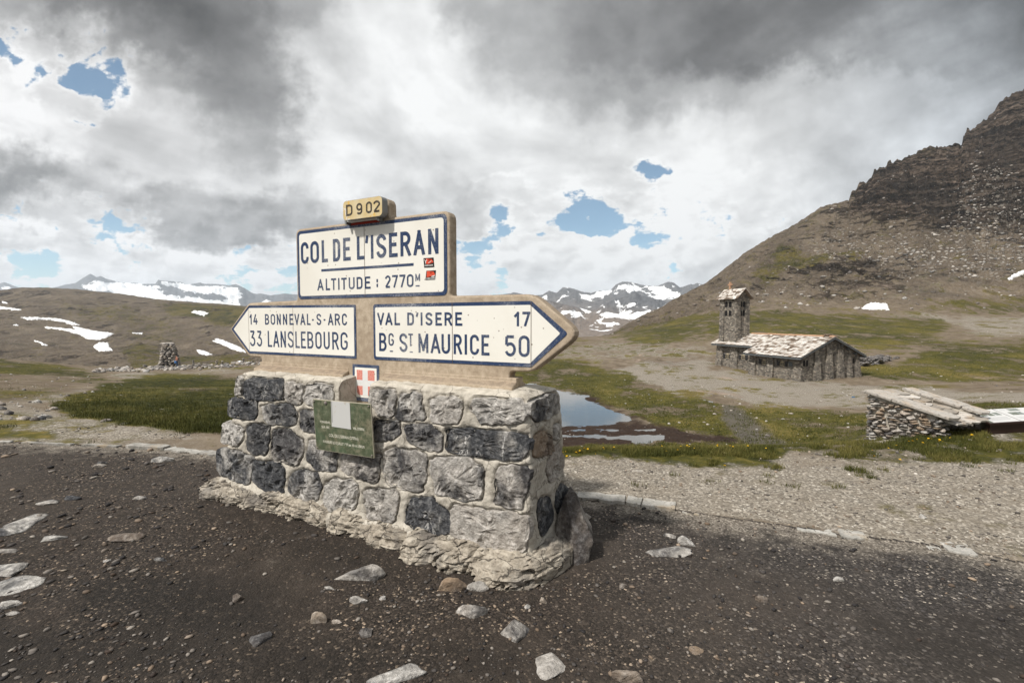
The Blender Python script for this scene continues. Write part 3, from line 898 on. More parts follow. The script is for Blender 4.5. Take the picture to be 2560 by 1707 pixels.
# ------------------------------------------------------------------ far ranges
m_range, t = mat('high_mountain')
P = t.pos()
sn, br = t.attr('snow'), t.attr('brown')
nA = t.noise(t.scale3(P, 1, 1, 2), 0.004, 7, 0.62)
nB = t.noise(P, 0.03, 6, 0.65)
geo = t.n('ShaderNodeNewGeometry')
sepn = t.n('ShaderNodeSeparateXYZ')
t.set(sepn.inputs[0], geo.outputs['Normal'])
grey = t.ramp(nB, [(0.3, (.055, .058, .064)), (0.6, (.11, .112, .118)), (0.85, (.20, .198, .195))])
brown = t.ramp(nB, [(0.3, (.11, .085, .068)), (0.6, (.19, .152, .122)), (0.85, (.27, .225, .185))])
rock = t.mix(br, grey, brown)
sm = t.rng(t.math('ADD', sn, t.math('ADD', t.math('MULTIPLY_ADD', nA, 1.6, -0.8), t.math('MULTIPLY_ADD', nB, 0.9, -0.45))), 0.44, 0.54)
t.set(t.b['Base Color'], t.mix(sm, rock, (.86, .87, .88)))
t.b['Roughness'].default_value = 0.9
t.b['Specular IOR Level'].default_value = 0.1
t.set(t.b['Normal'], t.bump(t.math('ADD', nB, t.math('MULTIPLY', nA, 2.0)), 0.8, 14.0))


def make_range(name, p0, p1, step, ridge, d_ridge, d_front, y_front, amp, seed, snow_polys, snow_noise, brown_fn):
    p = np.arange(p0, p1, step)
    n = 150
    tt = np.linspace(0, 1.35, n)
    u = (p - CX) / F
    D_ = d_front + (d_ridge - d_front) * tt
    DD, UU_ = np.meshgrid(D_, u, indexing='ij')
    T = np.repeat(tt[:, None], len(p), 1)
    X_, Y_ = UU_ * DD, DD
    tn = lambda y: (-SP + CP * (CY - y) / F) / (CP + SP * (CY - y) / F)
    yr = pwl(p, ridge)
    k = 31
    yl = np.convolve(np.pad(yr, k // 2, mode='edge'), np.ones(k) / k, mode='valid')
    TN = tn(y_front) + (tn(yl)[None, :] - tn(y_front)) * np.clip(T, 0, 1) ** 0.85
    TN = TN - np.clip(T - 1, 0, 1) * 0.25
    L = d_ridge / 9.0
    rel = ridged(X_ / L + 3, Y_ / L, 6, gain=0.52, seed=seed) - 0.35
    rel += 0.35 * fbm(X_ / (L * 0.35), Y_ / (L * 0.35), octs=4, seed=seed + 3)
    TN = TN + amp * rel / d_ridge * np.sin(np.clip(T, 0, 1) * math.pi * 0.5)
    mx = TN.max(axis=0)
    TN = TN + (tn(yr) - mx)[None, :] * np.clip(T, 0, 1) ** 1.5
    over = TN > tn(yr)[None, :]
    TN = np.where(over, tn(yr)[None, :], TN)
    Z_ = EYE + TN * DD
    px, py = project(X_, Y_, Z_)
    cvs = region(snow_polys, 3, 2) if snow_polys else np.zeros((PH, PW))
    wob = fbm(px / 26, py / 9, octs=3, seed=seed + 5)
    s = sample(cvs, px + 12 * wob, py + 4 * fbm(px / 22 + 9, py / 9, octs=3, seed=seed + 7)) + snow_noise(px, py, X_, Y_)
    nr, nc = DD.shape
    ii = np.arange(nr * nc).reshape(nr, nc)
    q_ = np.stack([ii[:-1, :-1], ii[:-1, 1:], ii[1:, 1:], ii[1:, :-1]], -1).reshape(-1, 4)
    o = mesh_np(name, np.stack([X_, Y_, Z_], -1).reshape(-1, 3), q_, m_range,
                attrs={'snow': s.ravel(), 'brown': np.clip(brown_fn(px, py), 0, 1).ravel()})
    return tag(o, kind='structure')


SNOW_L = [
    (0.95, c4((575, 205), (680, 178), (780, 185), (960, 196), (1095, 215), (1130, 252), (1250, 285), (1400, 300), (1690, 325), (1690, 360), (1000, 300), (850, 265), (600, 238))),
    (0.95, c4((1130, 178), (1230, 186), (1320, 208), (1370, 212), (1500, 216), (1600, 212), (1650, 230), (1690, 262), (1690, 318), (1600, 310), (1480, 262), (1270, 245), (1215, 212), (1150, 222))),
    (0.8, c4((1820, 320), (1870, 300), (1900, 330), (1840, 350))),
    (0.75, c4((30, 205), (60, 200), (80, 240), (20, 240))),
]
RL = c4((-1900, 240), (-300, 200), (0, 198), (45, 183), (80, 195), (130, 215), (200, 232), (300, 236), (420, 215), (470, 200), (540, 190), (600, 152), (650, 123), (690, 148), (720, 140), (760, 160), (870, 188), (960, 188), (1000, 195), (1060, 195), (1098, 195), (1118, 163), (1160, 172), (1235, 178), (1280, 182), (1320, 200), (1370, 193), (1410, 186), (1440, 195), (1530, 196), (1605, 205), (1660, 197), (1720, 225), (1770, 258), (1800, 266), (1830, 262), (1900, 275), (2000, 262), (2400, 300), (3200, 320))
make_range('mountains', -420, 1180, 2.2, RL, 5200, 3300, 800, 120, 101, SNOW_L,
           lambda px, py, x, y: 0.12 + 0.5 * np.clip(ridged(x / 420, y / 800, 4, seed=7) - 0.62, -0.4, 0.4), lambda px, py: px * 0 + 0.04)
RA = z7((-1400, 330), (-500, 290), (-200, 262), (-110, 250), (-75, 238), (-30, 245), (40, 262), (150, 275), (260, 268), (340, 220), (430, 245), (500, 180), (570, 182), (640, 200), (720, 230), (840, 246), (930, 210), (1000, 225), (1060, 215), (1120, 150), (1200, 113), (1300, 118), (1420, 150), (1540, 165), (1620, 160), (1735, 113), (1800, 125), (1870, 180), (1900, 176), (2000, 140), (2030, 150), (2070, 128), (2140, 145), (2400, 170), (3200, 200))
SNOW_A = [
    (0.9, z7((500, 260), (700, 290), (850, 260), (960, 215), (1060, 225), (1080, 260), (900, 320), (800, 340), (620, 310))),
    (0.85, z7((1230, 160), (1380, 175), (1600, 165), (1750, 200), (1800, 240), (1650, 260), (1480, 215), (1280, 230), (1250, 250))),
    (0.8, z7((1600, 290), (1850, 250), (1900, 300), (1600, 330))),
    (0.8, z7((1790, 140), (1850, 180), (1820, 200), (1795, 170))),
]
make_range('mountains', 1010, 2050, 2.0, RA, 3800, 2500, 800, 95, 131, SNOW_A,
           lambda px, py, x, y: 0.22 + 0.9 * np.clip(ridged(x / 260 + 0.3 * y / 260, y / 420, 4, seed=17) - 0.55, -0.4, 0.4),
           lambda px, py: 0.10 + 0.25 * sstep(735, 770, py))
RB = z7((-1400, 500), (-300, 360), (100, 330), (260, 318), (350, 335), (480, 372), (600, 395), (700, 420), (800, 450), (900, 438), (960, 388), (1110, 320), (1200, 300), (1280, 280), (1350, 228), (1420, 282), (1600, 318), (1700, 350), (1900, 420), (2400, 520))
SNOW_B = [
    (0.75, z7((560, 360), (800, 420), (900, 480), (840, 470), (640, 430))),
    (0.9, z7((900, 470), (1080, 480), (1250, 480), (1500, 470), (1650, 400), (1800, 350), (1800, 480), (1300, 600), (1180, 560), (1000, 540))),
    (0.75, z7((1060, 400), (1200, 420), (1350, 340), (1380, 390), (1560, 420), (1250, 460))),
    (0.8, z7((380, 380), (480, 440), (700, 480), (760, 530), (620, 580), (560, 520))),
    (0.8, z7((720, 560), (900, 650), (1000, 700), (1050, 730), (960, 720), (820, 640))),
    (0.8, z7((880, 530), (980, 540), (980, 610), (900, 590))),
    (0.8, z7((1000, 600), (1150, 600), (1100, 660), (960, 700))),
]
make_range('mountains', 1010, 1950, 2.0, RB, 2300, 1450, 870, 50, 151, SNOW_B,
           lambda px, py, x, y: 0.14 + 1.0 * np.clip(ridged(x / 120 + 0.5 * y / 120, y / 260, 4, seed=27) - 0.5, -0.5, 0.4),
           lambda px, py: sstep(735, 800, py + 0.12 * (1450 - px)))


# ------------------------------------------------------------------ snow patches lying on the hills
m_snow, t = mat('old_snow')
ns = t.noise(t.pos(), 0.12, 5, 0.6)
t.set(t.b['Base Color'], t.mix(t.rng(ns, 0.35, 0.7), (.66, .665, .68), (.84, .84, .83)))
t.b['Roughness'].default_value = 0.7
SNOWP = [
    (c4((-60, 350), (0, 355), (60, 362), (155, 375), (150, 382), (0, 373), (-60, 368)), 'long thin snow strip high on the hill, cut by the picture edge'),
    (c4((14, 317), (55, 328), (52, 337), (18, 330)), 'tiny snow fleck above the thin strip near the hill top'),
    (c4((140, 432), (270, 430), (420, 440), (500, 462), (565, 487), (500, 482), (440, 464), (340, 449), (200, 448)), 'long curved snow band just above the widest snowfield'),
    (c4((300, 495), (420, 505), (530, 518), (505, 490), (600, 513), (700, 532), (800, 543), (770, 562), (700, 588), (610, 583), (540, 547), (440, 522), (330, 509)), 'widest snowfield on the brown hill, with a pointed left tail'),
    (c4((690, 605), (760, 610), (765, 640), (797, 662), (740, 668), (690, 667), (650, 637)), 'blunt snow patch directly below the widest snowfield'),
    (c4((225, 589), (270, 599), (338, 627), (300, 626)), 'short slanting snow sliver low on the left of the hill'),
    (c4((1365, 382), (1430, 388), (1462, 403), (1425, 421), (1338, 396)), 'small snow patch on the sunlit green crest of the hill'),
    (c4((1497, 579), (1560, 589), (1680, 639), (1730, 680), (1640, 662), (1560, 622), (1478, 594), (1520, 592)), 'slanting snow tongue beside the left arrow tip of the sign'),
    (c4((1378, 659), (1430, 664), (1487, 691), (1440, 697), (1388, 680)), 'oval snow patch between the cairn tower and the sign'),
    (c4((88, 479), (130, 483), (132, 490), (95, 487)), 'small snow fleck under the left end of the curved band'),
    (c4((925, 537), (1000, 540), (992, 547), (930, 545)), 'thin snow dash right of the widest snowfield'),
    (c4((1652, 742), (1702, 737), (1690, 757), (1665, 759)), 'lowest snow scrap, showing over the rubble row by the pedestal'),
    (c8((740, 1300), (760, 1288), (790, 1276), (870, 1279), (880, 1295), (887, 1308), (760, 1306)), 'flat snow patch at the foot of the rocky mountain behind the chapel'),
    (c8((1500, 1147), (1540, 1125), (1600, 1100), (1600, 1122), (1515, 1154)), 'slanting snow streak on the mountain, cut by the right picture edge'),
]
for poly, lab in SNOWP:
    ys = [b for _, b in poly]
    xs_ = [a for a, _ in poly]
    cx_, cy_ = sum(xs_) / len(xs_), sum(ys) / len(ys)
    c0 = land_hit(cx_, cy_, 150 if cx_ > 1300 else 200)
    n = 46
    # dense grid over the polygon's box, kept where inside, dropped on to the land
    bx0, bx1, by0, by1 = min(xs_) - 1, max(xs_) + 1, min(ys) - 1, max(ys) + 1
    nx, ny = max(12, int((bx1 - bx0) / 1.6)), max(6, int((by1 - by0) / 1.0))
    gx, gy = np.meshgrid(np.linspace(bx0, bx1, nx), np.linspace(by0, by1, ny))
    cnv = np.zeros((PH, PW))
    ins = np.zeros_like(gx, bool)
    jx, jy = gx + 2.0 * fbm(gx / 9, gy / 9, octs=3, seed=5), gy + 1.0 * fbm(gx / 7 + 4, gy / 7, octs=3, seed=6)
    for (x0, y0), (x1, y1) in zip(poly, poly[1:] + poly[:1]):
        cr = ((y0 <= jy) != (y1 <= jy)) & (jx < x0 + (jy - y0) * (x1 - x0) / ((y1 - y0) if y1 != y0 else 1e-9))
        ins ^= cr
    if ins.sum() < 4:
        continue
    # keep the one connected patch
    lab_, best = np.zeros(ins.shape, int), (0, 0)
    for a0, b0 in zip(*np.nonzero(ins)):
        if lab_[a0, b0]:
            continue
        k_, st_, cnt = lab_.max() + 1, [(a0, b0)], 0
        lab_[a0, b0] = k_
        while st_:
            a, b = st_.pop()
            cnt += 1
            for a2, b2 in ((a + 1, b), (a - 1, b), (a, b + 1), (a, b - 1)):
                if 0 <= a2 < ny and 0 <= b2 < nx and ins[a2, b2] and not lab_[a2, b2]:
                    lab_[a2, b2] = k_
                    st_.append((a2, b2))
        best = max(best, (cnt, k_))
    ins = lab_ == best[1]
    pts = {}
    vs, fs = [], []
    for a in range(ny):
        for b in range(nx):
            hpt = land_hit(gx[a, b], gy[a, b], 150 if cx_ > 1300 else 200)
            k_ = ins[max(0, a - 1):a + 2, max(0, b - 1):b + 2].all()
            pts[a, b] = len(vs)
            vs.append((hpt.x, hpt.y, hpt.z + (0.9 if k_ else (0.35 if ins[a, b] else -0.5))))
    dd = [math.hypot(v[0], v[1]) for v in vs]
    for a in range(ny - 1):
        for b in range(nx - 1):
            if ins[a, b] or ins[a + 1, b] or ins[a, b + 1] or ins[a + 1, b + 1]:
                f = (pts[a, b], pts[a + 1, b], pts[a + 1, b + 1], pts[a, b + 1])
                if max(dd[i] for i in f) - min(dd[i] for i in f) < 400:
                    fs.append(f)
    used = sorted({i for f in fs for i in f})
    re_ = {k: i for i, k in enumerate(used)}
    base = Vector(vs[used[len(used) // 2]])
    o = mesh_np('snow_patch', [Vector(vs[i]) - base for i in used], [tuple(re_[i] for i in f) for f in fs], m_snow)
    o.location = base
    tag(o, lab, 'snow patch', 'snow patches on the mountainsides')

# ------------------------------------------------------------------ materials of the monument
def add_wear(t, col, p, scale, lo, hi, other, amount=1.0, detail=2):
    return t.mix(t.math('MULTIPLY', t.rng(t.noise(p, scale, detail, 0.6), lo, hi), amount), col, other)


m_stone, t = mat('field_stone')
P = t.obj()
tone, warm, rnd = t.attr('tone'), t.attr('warm'), t.attr('rnd')
shift = t.n('ShaderNodeCombineXYZ')
for i_ in range(3):
    t.set(shift.inputs[i_], t.math('MULTIPLY', rnd, 37.0 + 11 * i_))
Q_ = t.vmath('ADD', P, shift.outputs[0])
nA = t.noise(Q_, 3.6, 9, 0.64, 0.5)
nB = t.noise(Q_, 26.0, 7, 0.7)
nV = t.noise(t.scale3(Q_, 1.0, 1.0, .45), 3.0, 5, 0.66, 0.5)
dark = t.ramp(nB, [(0.28, (.016, .017, .020)), (0.5, (.062, .064, .070)), (0.70, (.22, .22, .22))])
pale = t.ramp(nB, [(0.28, (.19, .18, .17)), (0.5, (.42, .40, .37)), (0.70, (.76, .73, .69))])
tm_ = t.math('ADD', tone, t.math('MULTIPLY_ADD', nA, 2.6, -1.3))
c = t.mix(t.rng(tm_, 0.12, 0.62), dark, pale)
vein = t.rng(t.math('ABSOLUTE', t.math('SUBTRACT', nV, 0.5)), 0.013, 0.002)
c = t.mix(t.math('MULTIPLY', vein, t.math('MULTIPLY', t.rng(nA, 0.46, 0.62), 0.75)), c, (.66, .64, .61))
brn = t.mix(nB, (.20, .13, .075), (.42, .31, .21))
c = t.mix(t.math('MULTIPLY', warm, t.rng(nA, 0.32, 0.62, 0.35, 1.0)), c, brn)
t.set(t.b['Base Color'], c)
t.b['Roughness'].default_value = 0.82
t.set(t.b['Normal'], t.bump(t.math('ADD', t.math('MULTIPLY', nA, 1.4), t.math('MULTIPLY', nB, 1.1)), 1.0, 0.028))

m_mortar, t = mat('lime_mortar')
P = t.obj()
nA, nB, nC = t.noise(P, 2.3, 6, 0.62), t.noise(P, 14, 6, 0.65), t.noise(P, 90, 4, 0.6)
c = t.ramp(nB, [(0.28, (.26, .235, .195)), (0.5, (.44, .405, .345)), (0.72, (.58, .54, .47))])
c = t.mix(t.rng(nA, 0.5, 0.72, 0, 0.5), c, (.22, .20, .17))
cr = t.voro(t.vmath('ADD', P, t.vmath('SCALE', t.noise(P, 7, 3, 0.6, out=1), 0.12)), 4.2, 'DISTANCE_TO_EDGE')
c = t.mix(t.math('MULTIPLY', t.rng(cr, 0.016, 0.004), 0.55), c, (.06, .05, .042))
c = add_wear(t, c, P, 160, 0.60, 0.68, (.10, .09, .08), 0.5)
t.set(t.b['Base Color'], c)
t.b['Roughness'].default_value = 0.95
t.set(t.b['Normal'], t.bump(t.math('ADD', nB, t.math('MULTIPLY', nC, 0.35)), 0.8, 0.015))

m_conc, t = mat('tan_concrete')
P = t.obj()
nA, nB, nC = t.noise(P, 2.6, 6, 0.6), t.noise(P, 22, 6, 0.68), t.noise(P, 150, 3, 0.6)
c = t.ramp(nB, [(0.25, (.29, .23, .165)), (0.5, (.43, .35, .26)), (0.75, (.57, .48, .37))])
c = t.mix(t.rng(nA, 0.42, 0.70, 0, 0.55), c, (.29, .22, .155))
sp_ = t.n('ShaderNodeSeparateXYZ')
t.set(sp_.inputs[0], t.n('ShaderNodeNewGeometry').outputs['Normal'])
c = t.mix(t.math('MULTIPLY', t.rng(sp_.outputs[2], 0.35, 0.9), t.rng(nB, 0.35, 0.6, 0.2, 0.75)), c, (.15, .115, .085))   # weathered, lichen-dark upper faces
c = add_wear(t, c, P, 120, 0.62, 0.70, (.07, .055, .04), 0.7)
t.set(t.b['Base Color'], c)
t.b['Roughness'].default_value = 0.93
t.set(t.b['Normal'], t.bump(t.math('ADD', t.math('MULTIPLY', nB, 0.6), t.math('MULTIPLY', nC, 0.4)), 0.6, 0.006))

m_enamel, t = mat('cream_enamel')
P = t.obj()
c = t.mix(t.rng(t.noise(P, 1.7, 5, 0.6), 0.35, 0.7), (.83, .81, .745), (.76, .735, .66))
v1 = t.voro(P, 26, out='Color')
sv_ = t.n('ShaderNodeSeparateColor')
t.set(sv_.inputs[0], v1)
chip = t.math('MULTIPLY', t.rng(sv_.outputs[0], 0.72, 0.80), t.rng(t.voro(P, 26), 0.18, 0.08))
v2 = t.voro(P, 70, out='Color')
sv2_ = t.n('ShaderNodeSeparateColor')
t.set(sv2_.inputs[0], v2)
chip2 = t.math('MULTIPLY', t.rng(sv2_.outputs[1], 0.86, 0.92), t.rng(t.voro(P, 70), 0.22, 0.10))
c = t.mix(t.math('MULTIPLY', chip, 0.8), c, (.12, .065, .035))
c = t.mix(t.math('MULTIPLY', chip2, 0.6), c, (.20, .15, .11))
t.set(t.b['Base Color'], c)
t.b['Roughness'].default_value = 0.42
t.b['Specular IOR Level'].default_value = 0.3

m_blue, t = mat('worn_blue_enamel')
P = t.obj()
nb = t.noise(P, 230, 3, 0.7)
patch = t.noise(P, 3.0, 4, 0.6)
wear = t.rng(t.math('ADD', nb, t.math('MULTIPLY_ADD', patch, 0.5, -0.25)), 0.50, 0.74)
t.set(t.b['Base Color'], t.mix(t.math('MULTIPLY', wear, 0.72), (.020, .042, .105), (.62, .62, .60)))
t.b['Roughness'].default_value = 0.5

m_red, t = mat('worn_red_enamel')
P = t.obj()
t.set(t.b['Base Color'], t.mix(t.math('MULTIPLY', t.rng(t.noise(P, 180, 3, 0.7), 0.42, 0.66), 0.75), (.62, .10, .055), (.76, .72, .66)))
m_white, t = mat('grey_white_enamel')
t.set(t.b['Base Color'], t.mix(t.noise(t.obj(), 30, 4), (.66, .67, .66), (.76, .76, .74)))
m_yellow, t = mat('faded_yellow_enamel')
P = t.obj()
c = t.mix(t.rng(t.noise(P, 9, 5, 0.65), 0.3, 0.7), (.60, .46, .22), (.66, .56, .36))
c = t.mix(t.rng(t.noise(P, 16, 4, 0.6), 0.60, 0.66), c, (.70, .42, .07))
c = t.mix(t.rng(t.noise(P, 11, 4, 0.6, 0.3), 0.63, 0.67), c, (.74, .72, .68))
t.set(t.b['Base Color'], c)
t.b['Roughness'].default_value = 0.5
m_black, t = mat('worn_black_enamel')
P = t.obj()
t.set(t.b['Base Color'], t.mix(t.math('MULTIPLY', t.rng(t.noise(P, 200, 3, 0.7), 0.50, 0.66), 0.6), (.022, .017, .014), (.5, .44, .34)))
m_seam, t = mat('rusty_seam')
t.set(t.b['Base Color'], t.mix(t.noise(t.obj(), 40, 3), (.03, .02, .014), (.30, .22, .16)))
m_metal, t = mat('grey_metal')
t.b['Base Color'].default_value = (.30, .30, .29, 1)
t.b['Metallic'].default_value = 0.7
t.b['Roughness'].default_value = 0.45
m_redpaint, t = mat('red_paint')
t.set(t.b['Base Color'], t.mix(t.noise(t.obj(), 20, 4), (.42, .05, .03), (.30, .04, .03)))
m_whitepaint, t = mat('white_paint')
t.set(t.b['Base Color'], t.mix(t.noise(t.obj(), 25, 4), (.78, .77, .74), (.62, .61, .58)))
m_ink, t = mat('black_ink')
t.b['Base Color'].default_value = (.015, .014, .014, 1)
m_scarlet, t = mat('scarlet_ink')
t.set(t.b['Base Color'], t.mix(t.noise(t.obj(), 60, 3), (.62, .055, .025), (.74, .12, .06)))

# ------------------------------------------------------------------ stroke lettering, after the old enamelled signs


def arc(cx, cy, rx, ry, a0, a1, n=10):
    return [(cx + rx * math.cos(math.radians(a0 + (a1 - a0) * i / n)), cy + ry * math.sin(math.radians(a0 + (a1 - a0) * i / n))) for i in range(n + 1)]


def glyph(ch):
    R_ = 0.24
    if ch in 'O0':
        return [arc(.5, 1 - R_, .5, R_, 0, 180) + arc(.5, R_, .5, R_, 180, 360) + [(1, 1 - R_)]]
    if ch == 'C':
        return [arc(.5, 1 - R_, .5, R_, -8, 180) + arc(.5, R_, .5, R_, 180, 368)]
    if ch == 'G':
        return [arc(.5, 1 - R_, .5, R_, -5, 180) + arc(.5, R_, .5, R_, 180, 360) + [(1, .46)], [(.55, .46), (1, .46)]]
    if ch == 'U':
        return [[(0, 1), (0, R_)] + arc(.5, R_, .5, R_, 180, 360)[1:] + [(1, 1)]]
    if ch == 'D':
        return [[(0, 0), (0, 1)], [(0, 1), (.45, 1)] + arc(.45, 1 - R_, .55, R_, 90, 0)[1:] + arc(.45, R_, .55, R_, 0, -90) + [(0, 0)]]
    if ch == 'B':
        return [[(0, 0), (0, 1)], [(0, 1), (.45, 1)] + arc(.45, .765, .47, .235, 90, -90)[1:] + [(0, .53)], [(0, .53), (.45, .53)] + arc(.45, .265, .55, .265, 90, -90)[1:] + [(0, 0)]]
    if ch == 'R':
        return [[(0, 0), (0, 1)], [(0, 1), (.45, 1)] + arc(.45, .745, .52, .255, 90, -90)[1:] + [(0, .49)], [(.5, .49), (1, 0)]]
    if ch == 'P':
        return [[(0, 0), (0, 1)], [(0, 1), (.45, 1)] + arc(.45, .745, .55, .255, 90, -90)[1:] + [(0, .49)]]
    if ch == 'E':
        return [[(0, 0), (0, 1)], [(0, 1), (.94, 1)], [(0, .52), (.8, .52)], [(0, 0), (1, 0)]]
    if ch == 'L':
        return [[(0, 1), (0, 0)], [(0, 0), (1, 0)]]
    if ch == 'I':
        return [[(.5, 0), (.5, 1)]]
    if ch == 'T':
        return [[(0, 1), (1, 1)], [(.5, 1), (.5, 0)]]
    if ch == 'N':
        return [[(0, 0), (0, 1)], [(1, 0), (1, 1)], [(0.03, 1), (.97, 0)]]
    if ch == 'M':
        return [[(0, 0), (0, 1)], [(1, 0), (1, 1)], [(.02, 1), (.5, .12)], [(.98, 1), (.5, .12)]]
    if ch == 'A':
        return [[(-.02, 0), (.5, 1)], [(1.02, 0), (.5, 1)], [(.16, .28), (.84, .28)]]
    if ch == 'V':
        return [[(-.02, 1), (.5, 0)], [(1.02, 1), (.5, 0)]]
    if ch == 'S':
        return [arc(.5, .76, .5, .24, 5, 180, 9) + [(.06, .65), (.25, .545), (.75, .43), (.95, .33)] + arc(.5, .24, .5, .24, 0, -178, 9)]
    if ch == '1':
        return [[(.8, 0), (.8, 1)], [(.78, .98), (0.02, .76)]]
    if ch == '2':
        return [arc(.5, .74, .5, .26, 172, -25, 10) + [(0.03, 0.0)], [(0, 0), (1, 0)]]
    if ch == '3':
        return [[(0.03, 1), (.92, 1)], [(.92, 1), (.38, .57)], [(.36, .57), (.52, .57)] + arc(.5, .285, .5, .285, 88, -165, 12)]
    if ch == '4':
        return [[(.74, 0), (.74, .52)], [(.56, 1), (.02, .26)], [(.02, .26), (1, .26)]]
    if ch == '5':
        return [[(.06, 1), (.92, 1)], [(.06, 1), (.03, .55)], [(.04, .55)] + arc(.48, .31, .52, .31, 128, -158, 12)]
    if ch == '7':
        return [[(0, 1), (1, 1)], [(1, .98), (.32, 0)]]
    if ch == '9':
        return [arc(.5, .70, .5, .30, 0, 360, 16), [(1, .70), (1, .45)] + arc(.5, .26, .5, .26, 20, -150, 8)]
    if ch == "'":
        return [[(.95, 1), (.35, .80)]]
    if ch == '-':
        return [[(0, .46), (1, .46)]]
    if ch == '_':
        return [[(0, 0), (1, 0)]]
    if ch == ':':
        return [[(.5, .12), (.5, .24)], [(.5, .58), (.5, .70)]]
    return []


def clip_poly(poly, z0, z1):
    for s, lim in ((1, z0), (-1, -z1)):
        out = []
        for i in range(len(poly)):
            a, b = poly[i - 1], poly[i]
            ia, ib = s * a[1] >= lim, s * b[1] >= lim
            if ia != ib:
                f = (s * lim - a[1]) / (b[1] - a[1])
                out.append((a[0] + (b[0] - a[0]) * f, s * lim))
            if ib:
                out.append(b)
        poly = out
    return poly


def letter(mb, ch, x0, x1, z0, z1, wd, y, mi):
    W_, H_ = x1 - x0, z1 - z0
    wd = min(wd, W_ * 0.98)
    if ch == '-':
        zc_ = z0 + H_ * .46
        mb.add([(x0, y, zc_ - wd * .45), (x1, y, zc_ - wd * .45), (x1, y, zc_ + wd * .45), (x0, y, zc_ + wd * .45)], [(0, 1, 2, 3)], mi)
        return
    for si, st in enumerate(glyph(ch)):
        yy = y - 0.00016 * si
        pts = [(x0 + wd / 2 + px * (W_ - wd), z0 + wd / 2 + pz * (H_ - wd)) for px, pz in st]
        clean = [pts[0]]
        for p in pts[1:]:
            if math.dist(p, clean[-1]) > 1e-5:
                clean.append(p)
        pts = clean
        closed = math.dist(pts[0], pts[-1]) < 1e-4
        n = len(pts)
        dirs = []
        for i in range(n - 1):
            d = math.dist(pts[i], pts[i + 1])
            dirs.append(((pts[i + 1][0] - pts[i][0]) / d, (pts[i + 1][1] - pts[i][1]) / d))
        L_, R2 = [], []
        ext = wd / 2 if ch not in 'CGS2359' else 0.0
        if ch == '-':
            ext = 0.0
        for i in range(n):
            if closed and i in (0, n - 1):
                a, b = dirs[-1], dirs[0]
            else:
                a, b = dirs[max(0, i - 1)], dirs[min(n - 2, i)]
            mx, mz = -(a[1] + b[1]), a[0] + b[0]
            l_ = math.hypot(mx, mz) or 1
            mx, mz = mx / l_, mz / l_
            k = 1 / max(0.5, mx * -a[1] + mz * a[0])
            px, pz = pts[i]
            if not closed and i == 0:
                px, pz = px - dirs[0][0] * ext, pz - dirs[0][1] * ext
            if not closed and i == n - 1:
                px, pz = px + dirs[-1][0] * ext, pz + dirs[-1][1] * ext
            L_.append((px + mx * wd / 2 * k, pz + mz * wd / 2 * k))
            R2.append((px - mx * wd / 2 * k, pz - mz * wd / 2 * k))
        for i in range(n - 1):
            q4 = clip_poly([L_[i], R2[i], R2[i + 1], L_[i + 1]], z0, z1)
            if len(q4) >= 3:
                ar = sum(q4[k_ - 1][0] * q4[k_][1] - q4[k_][0] * q4[k_ - 1][1] for k_ in range(len(q4)))
                if abs(ar) < 1e-9:
                    continue
                if ar < 0:
                    q4 = q4[::-1]
                mb.add([(a, yy, b) for a, b in q4], [tuple(range(len(q4)))], mi)


def line(mb, text, spans, z0, z1, wd, y, mi):
    for ch, (a, b) in zip(text, spans):
        letter(mb, ch, a, b, z0, z1, wd, y, mi)


def rrect(x0, x1, z0, z1, r_, n=5):
    return arc(x1 - r_, z0 + r_, r_, r_, -90, 0, n) + arc(x1 - r_, z1 - r_, r_, r_, 0, 90, n) + arc(x0 + r_, z1 - r_, r_, r_, 90, 180, n) + arc(x0 + r_, z0 + r_, r_, r_, 180, 270, n)


def plate(mb, poly, y_front, y_back, mi):
    mb.prism(poly, lambda a, b: (a, y_front, b), lambda a, b: (a, y_back, b), mi)


def round_poly(pts, radii, n=5):
    """rounded corners on an outline"""
    out = []
    N = len(pts)
    for i, (p, r_) in enumerate(zip(pts, radii)):
        a, b = pts[i - 1], pts[(i + 1) % N]
        if r_ <= 0:
            out.append(p)
            continue
        va = ((a[0] - p[0]), (a[1] - p[1]))
        vb = ((b[0] - p[0]), (b[1] - p[1]))
        la, lb = math.hypot(*va), math.hypot(*vb)
        d = min(r_, la * 0.48, lb * 0.48)
        p0 = (p[0] + va[0] / la * d, p[1] + va[1] / la * d)
        p1 = (p[0] + vb[0] / lb * d, p[1] + vb[1] / lb * d)
        for k_ in range(n + 1):
            s = k_ / n
            out.append(((1 - s) ** 2 * p0[0] + 2 * s * (1 - s) * p[0] + s * s * p1[0], (1 - s) ** 2 * p0[1] + 2 * s * (1 - s) * p[1] + s * s * p1[1]))
    return out


# ------------------------------------------------------------------ the stone pedestal
ORG, ROT = (0.07, 2.72, 0.0), math.radians(-27.5)
ped = empty('stone_pedestal', ORG, ROT)
tag(ped, 'grey and white rubble stone pedestal with thick mortar joints under the concrete signpost', 'pedestal')

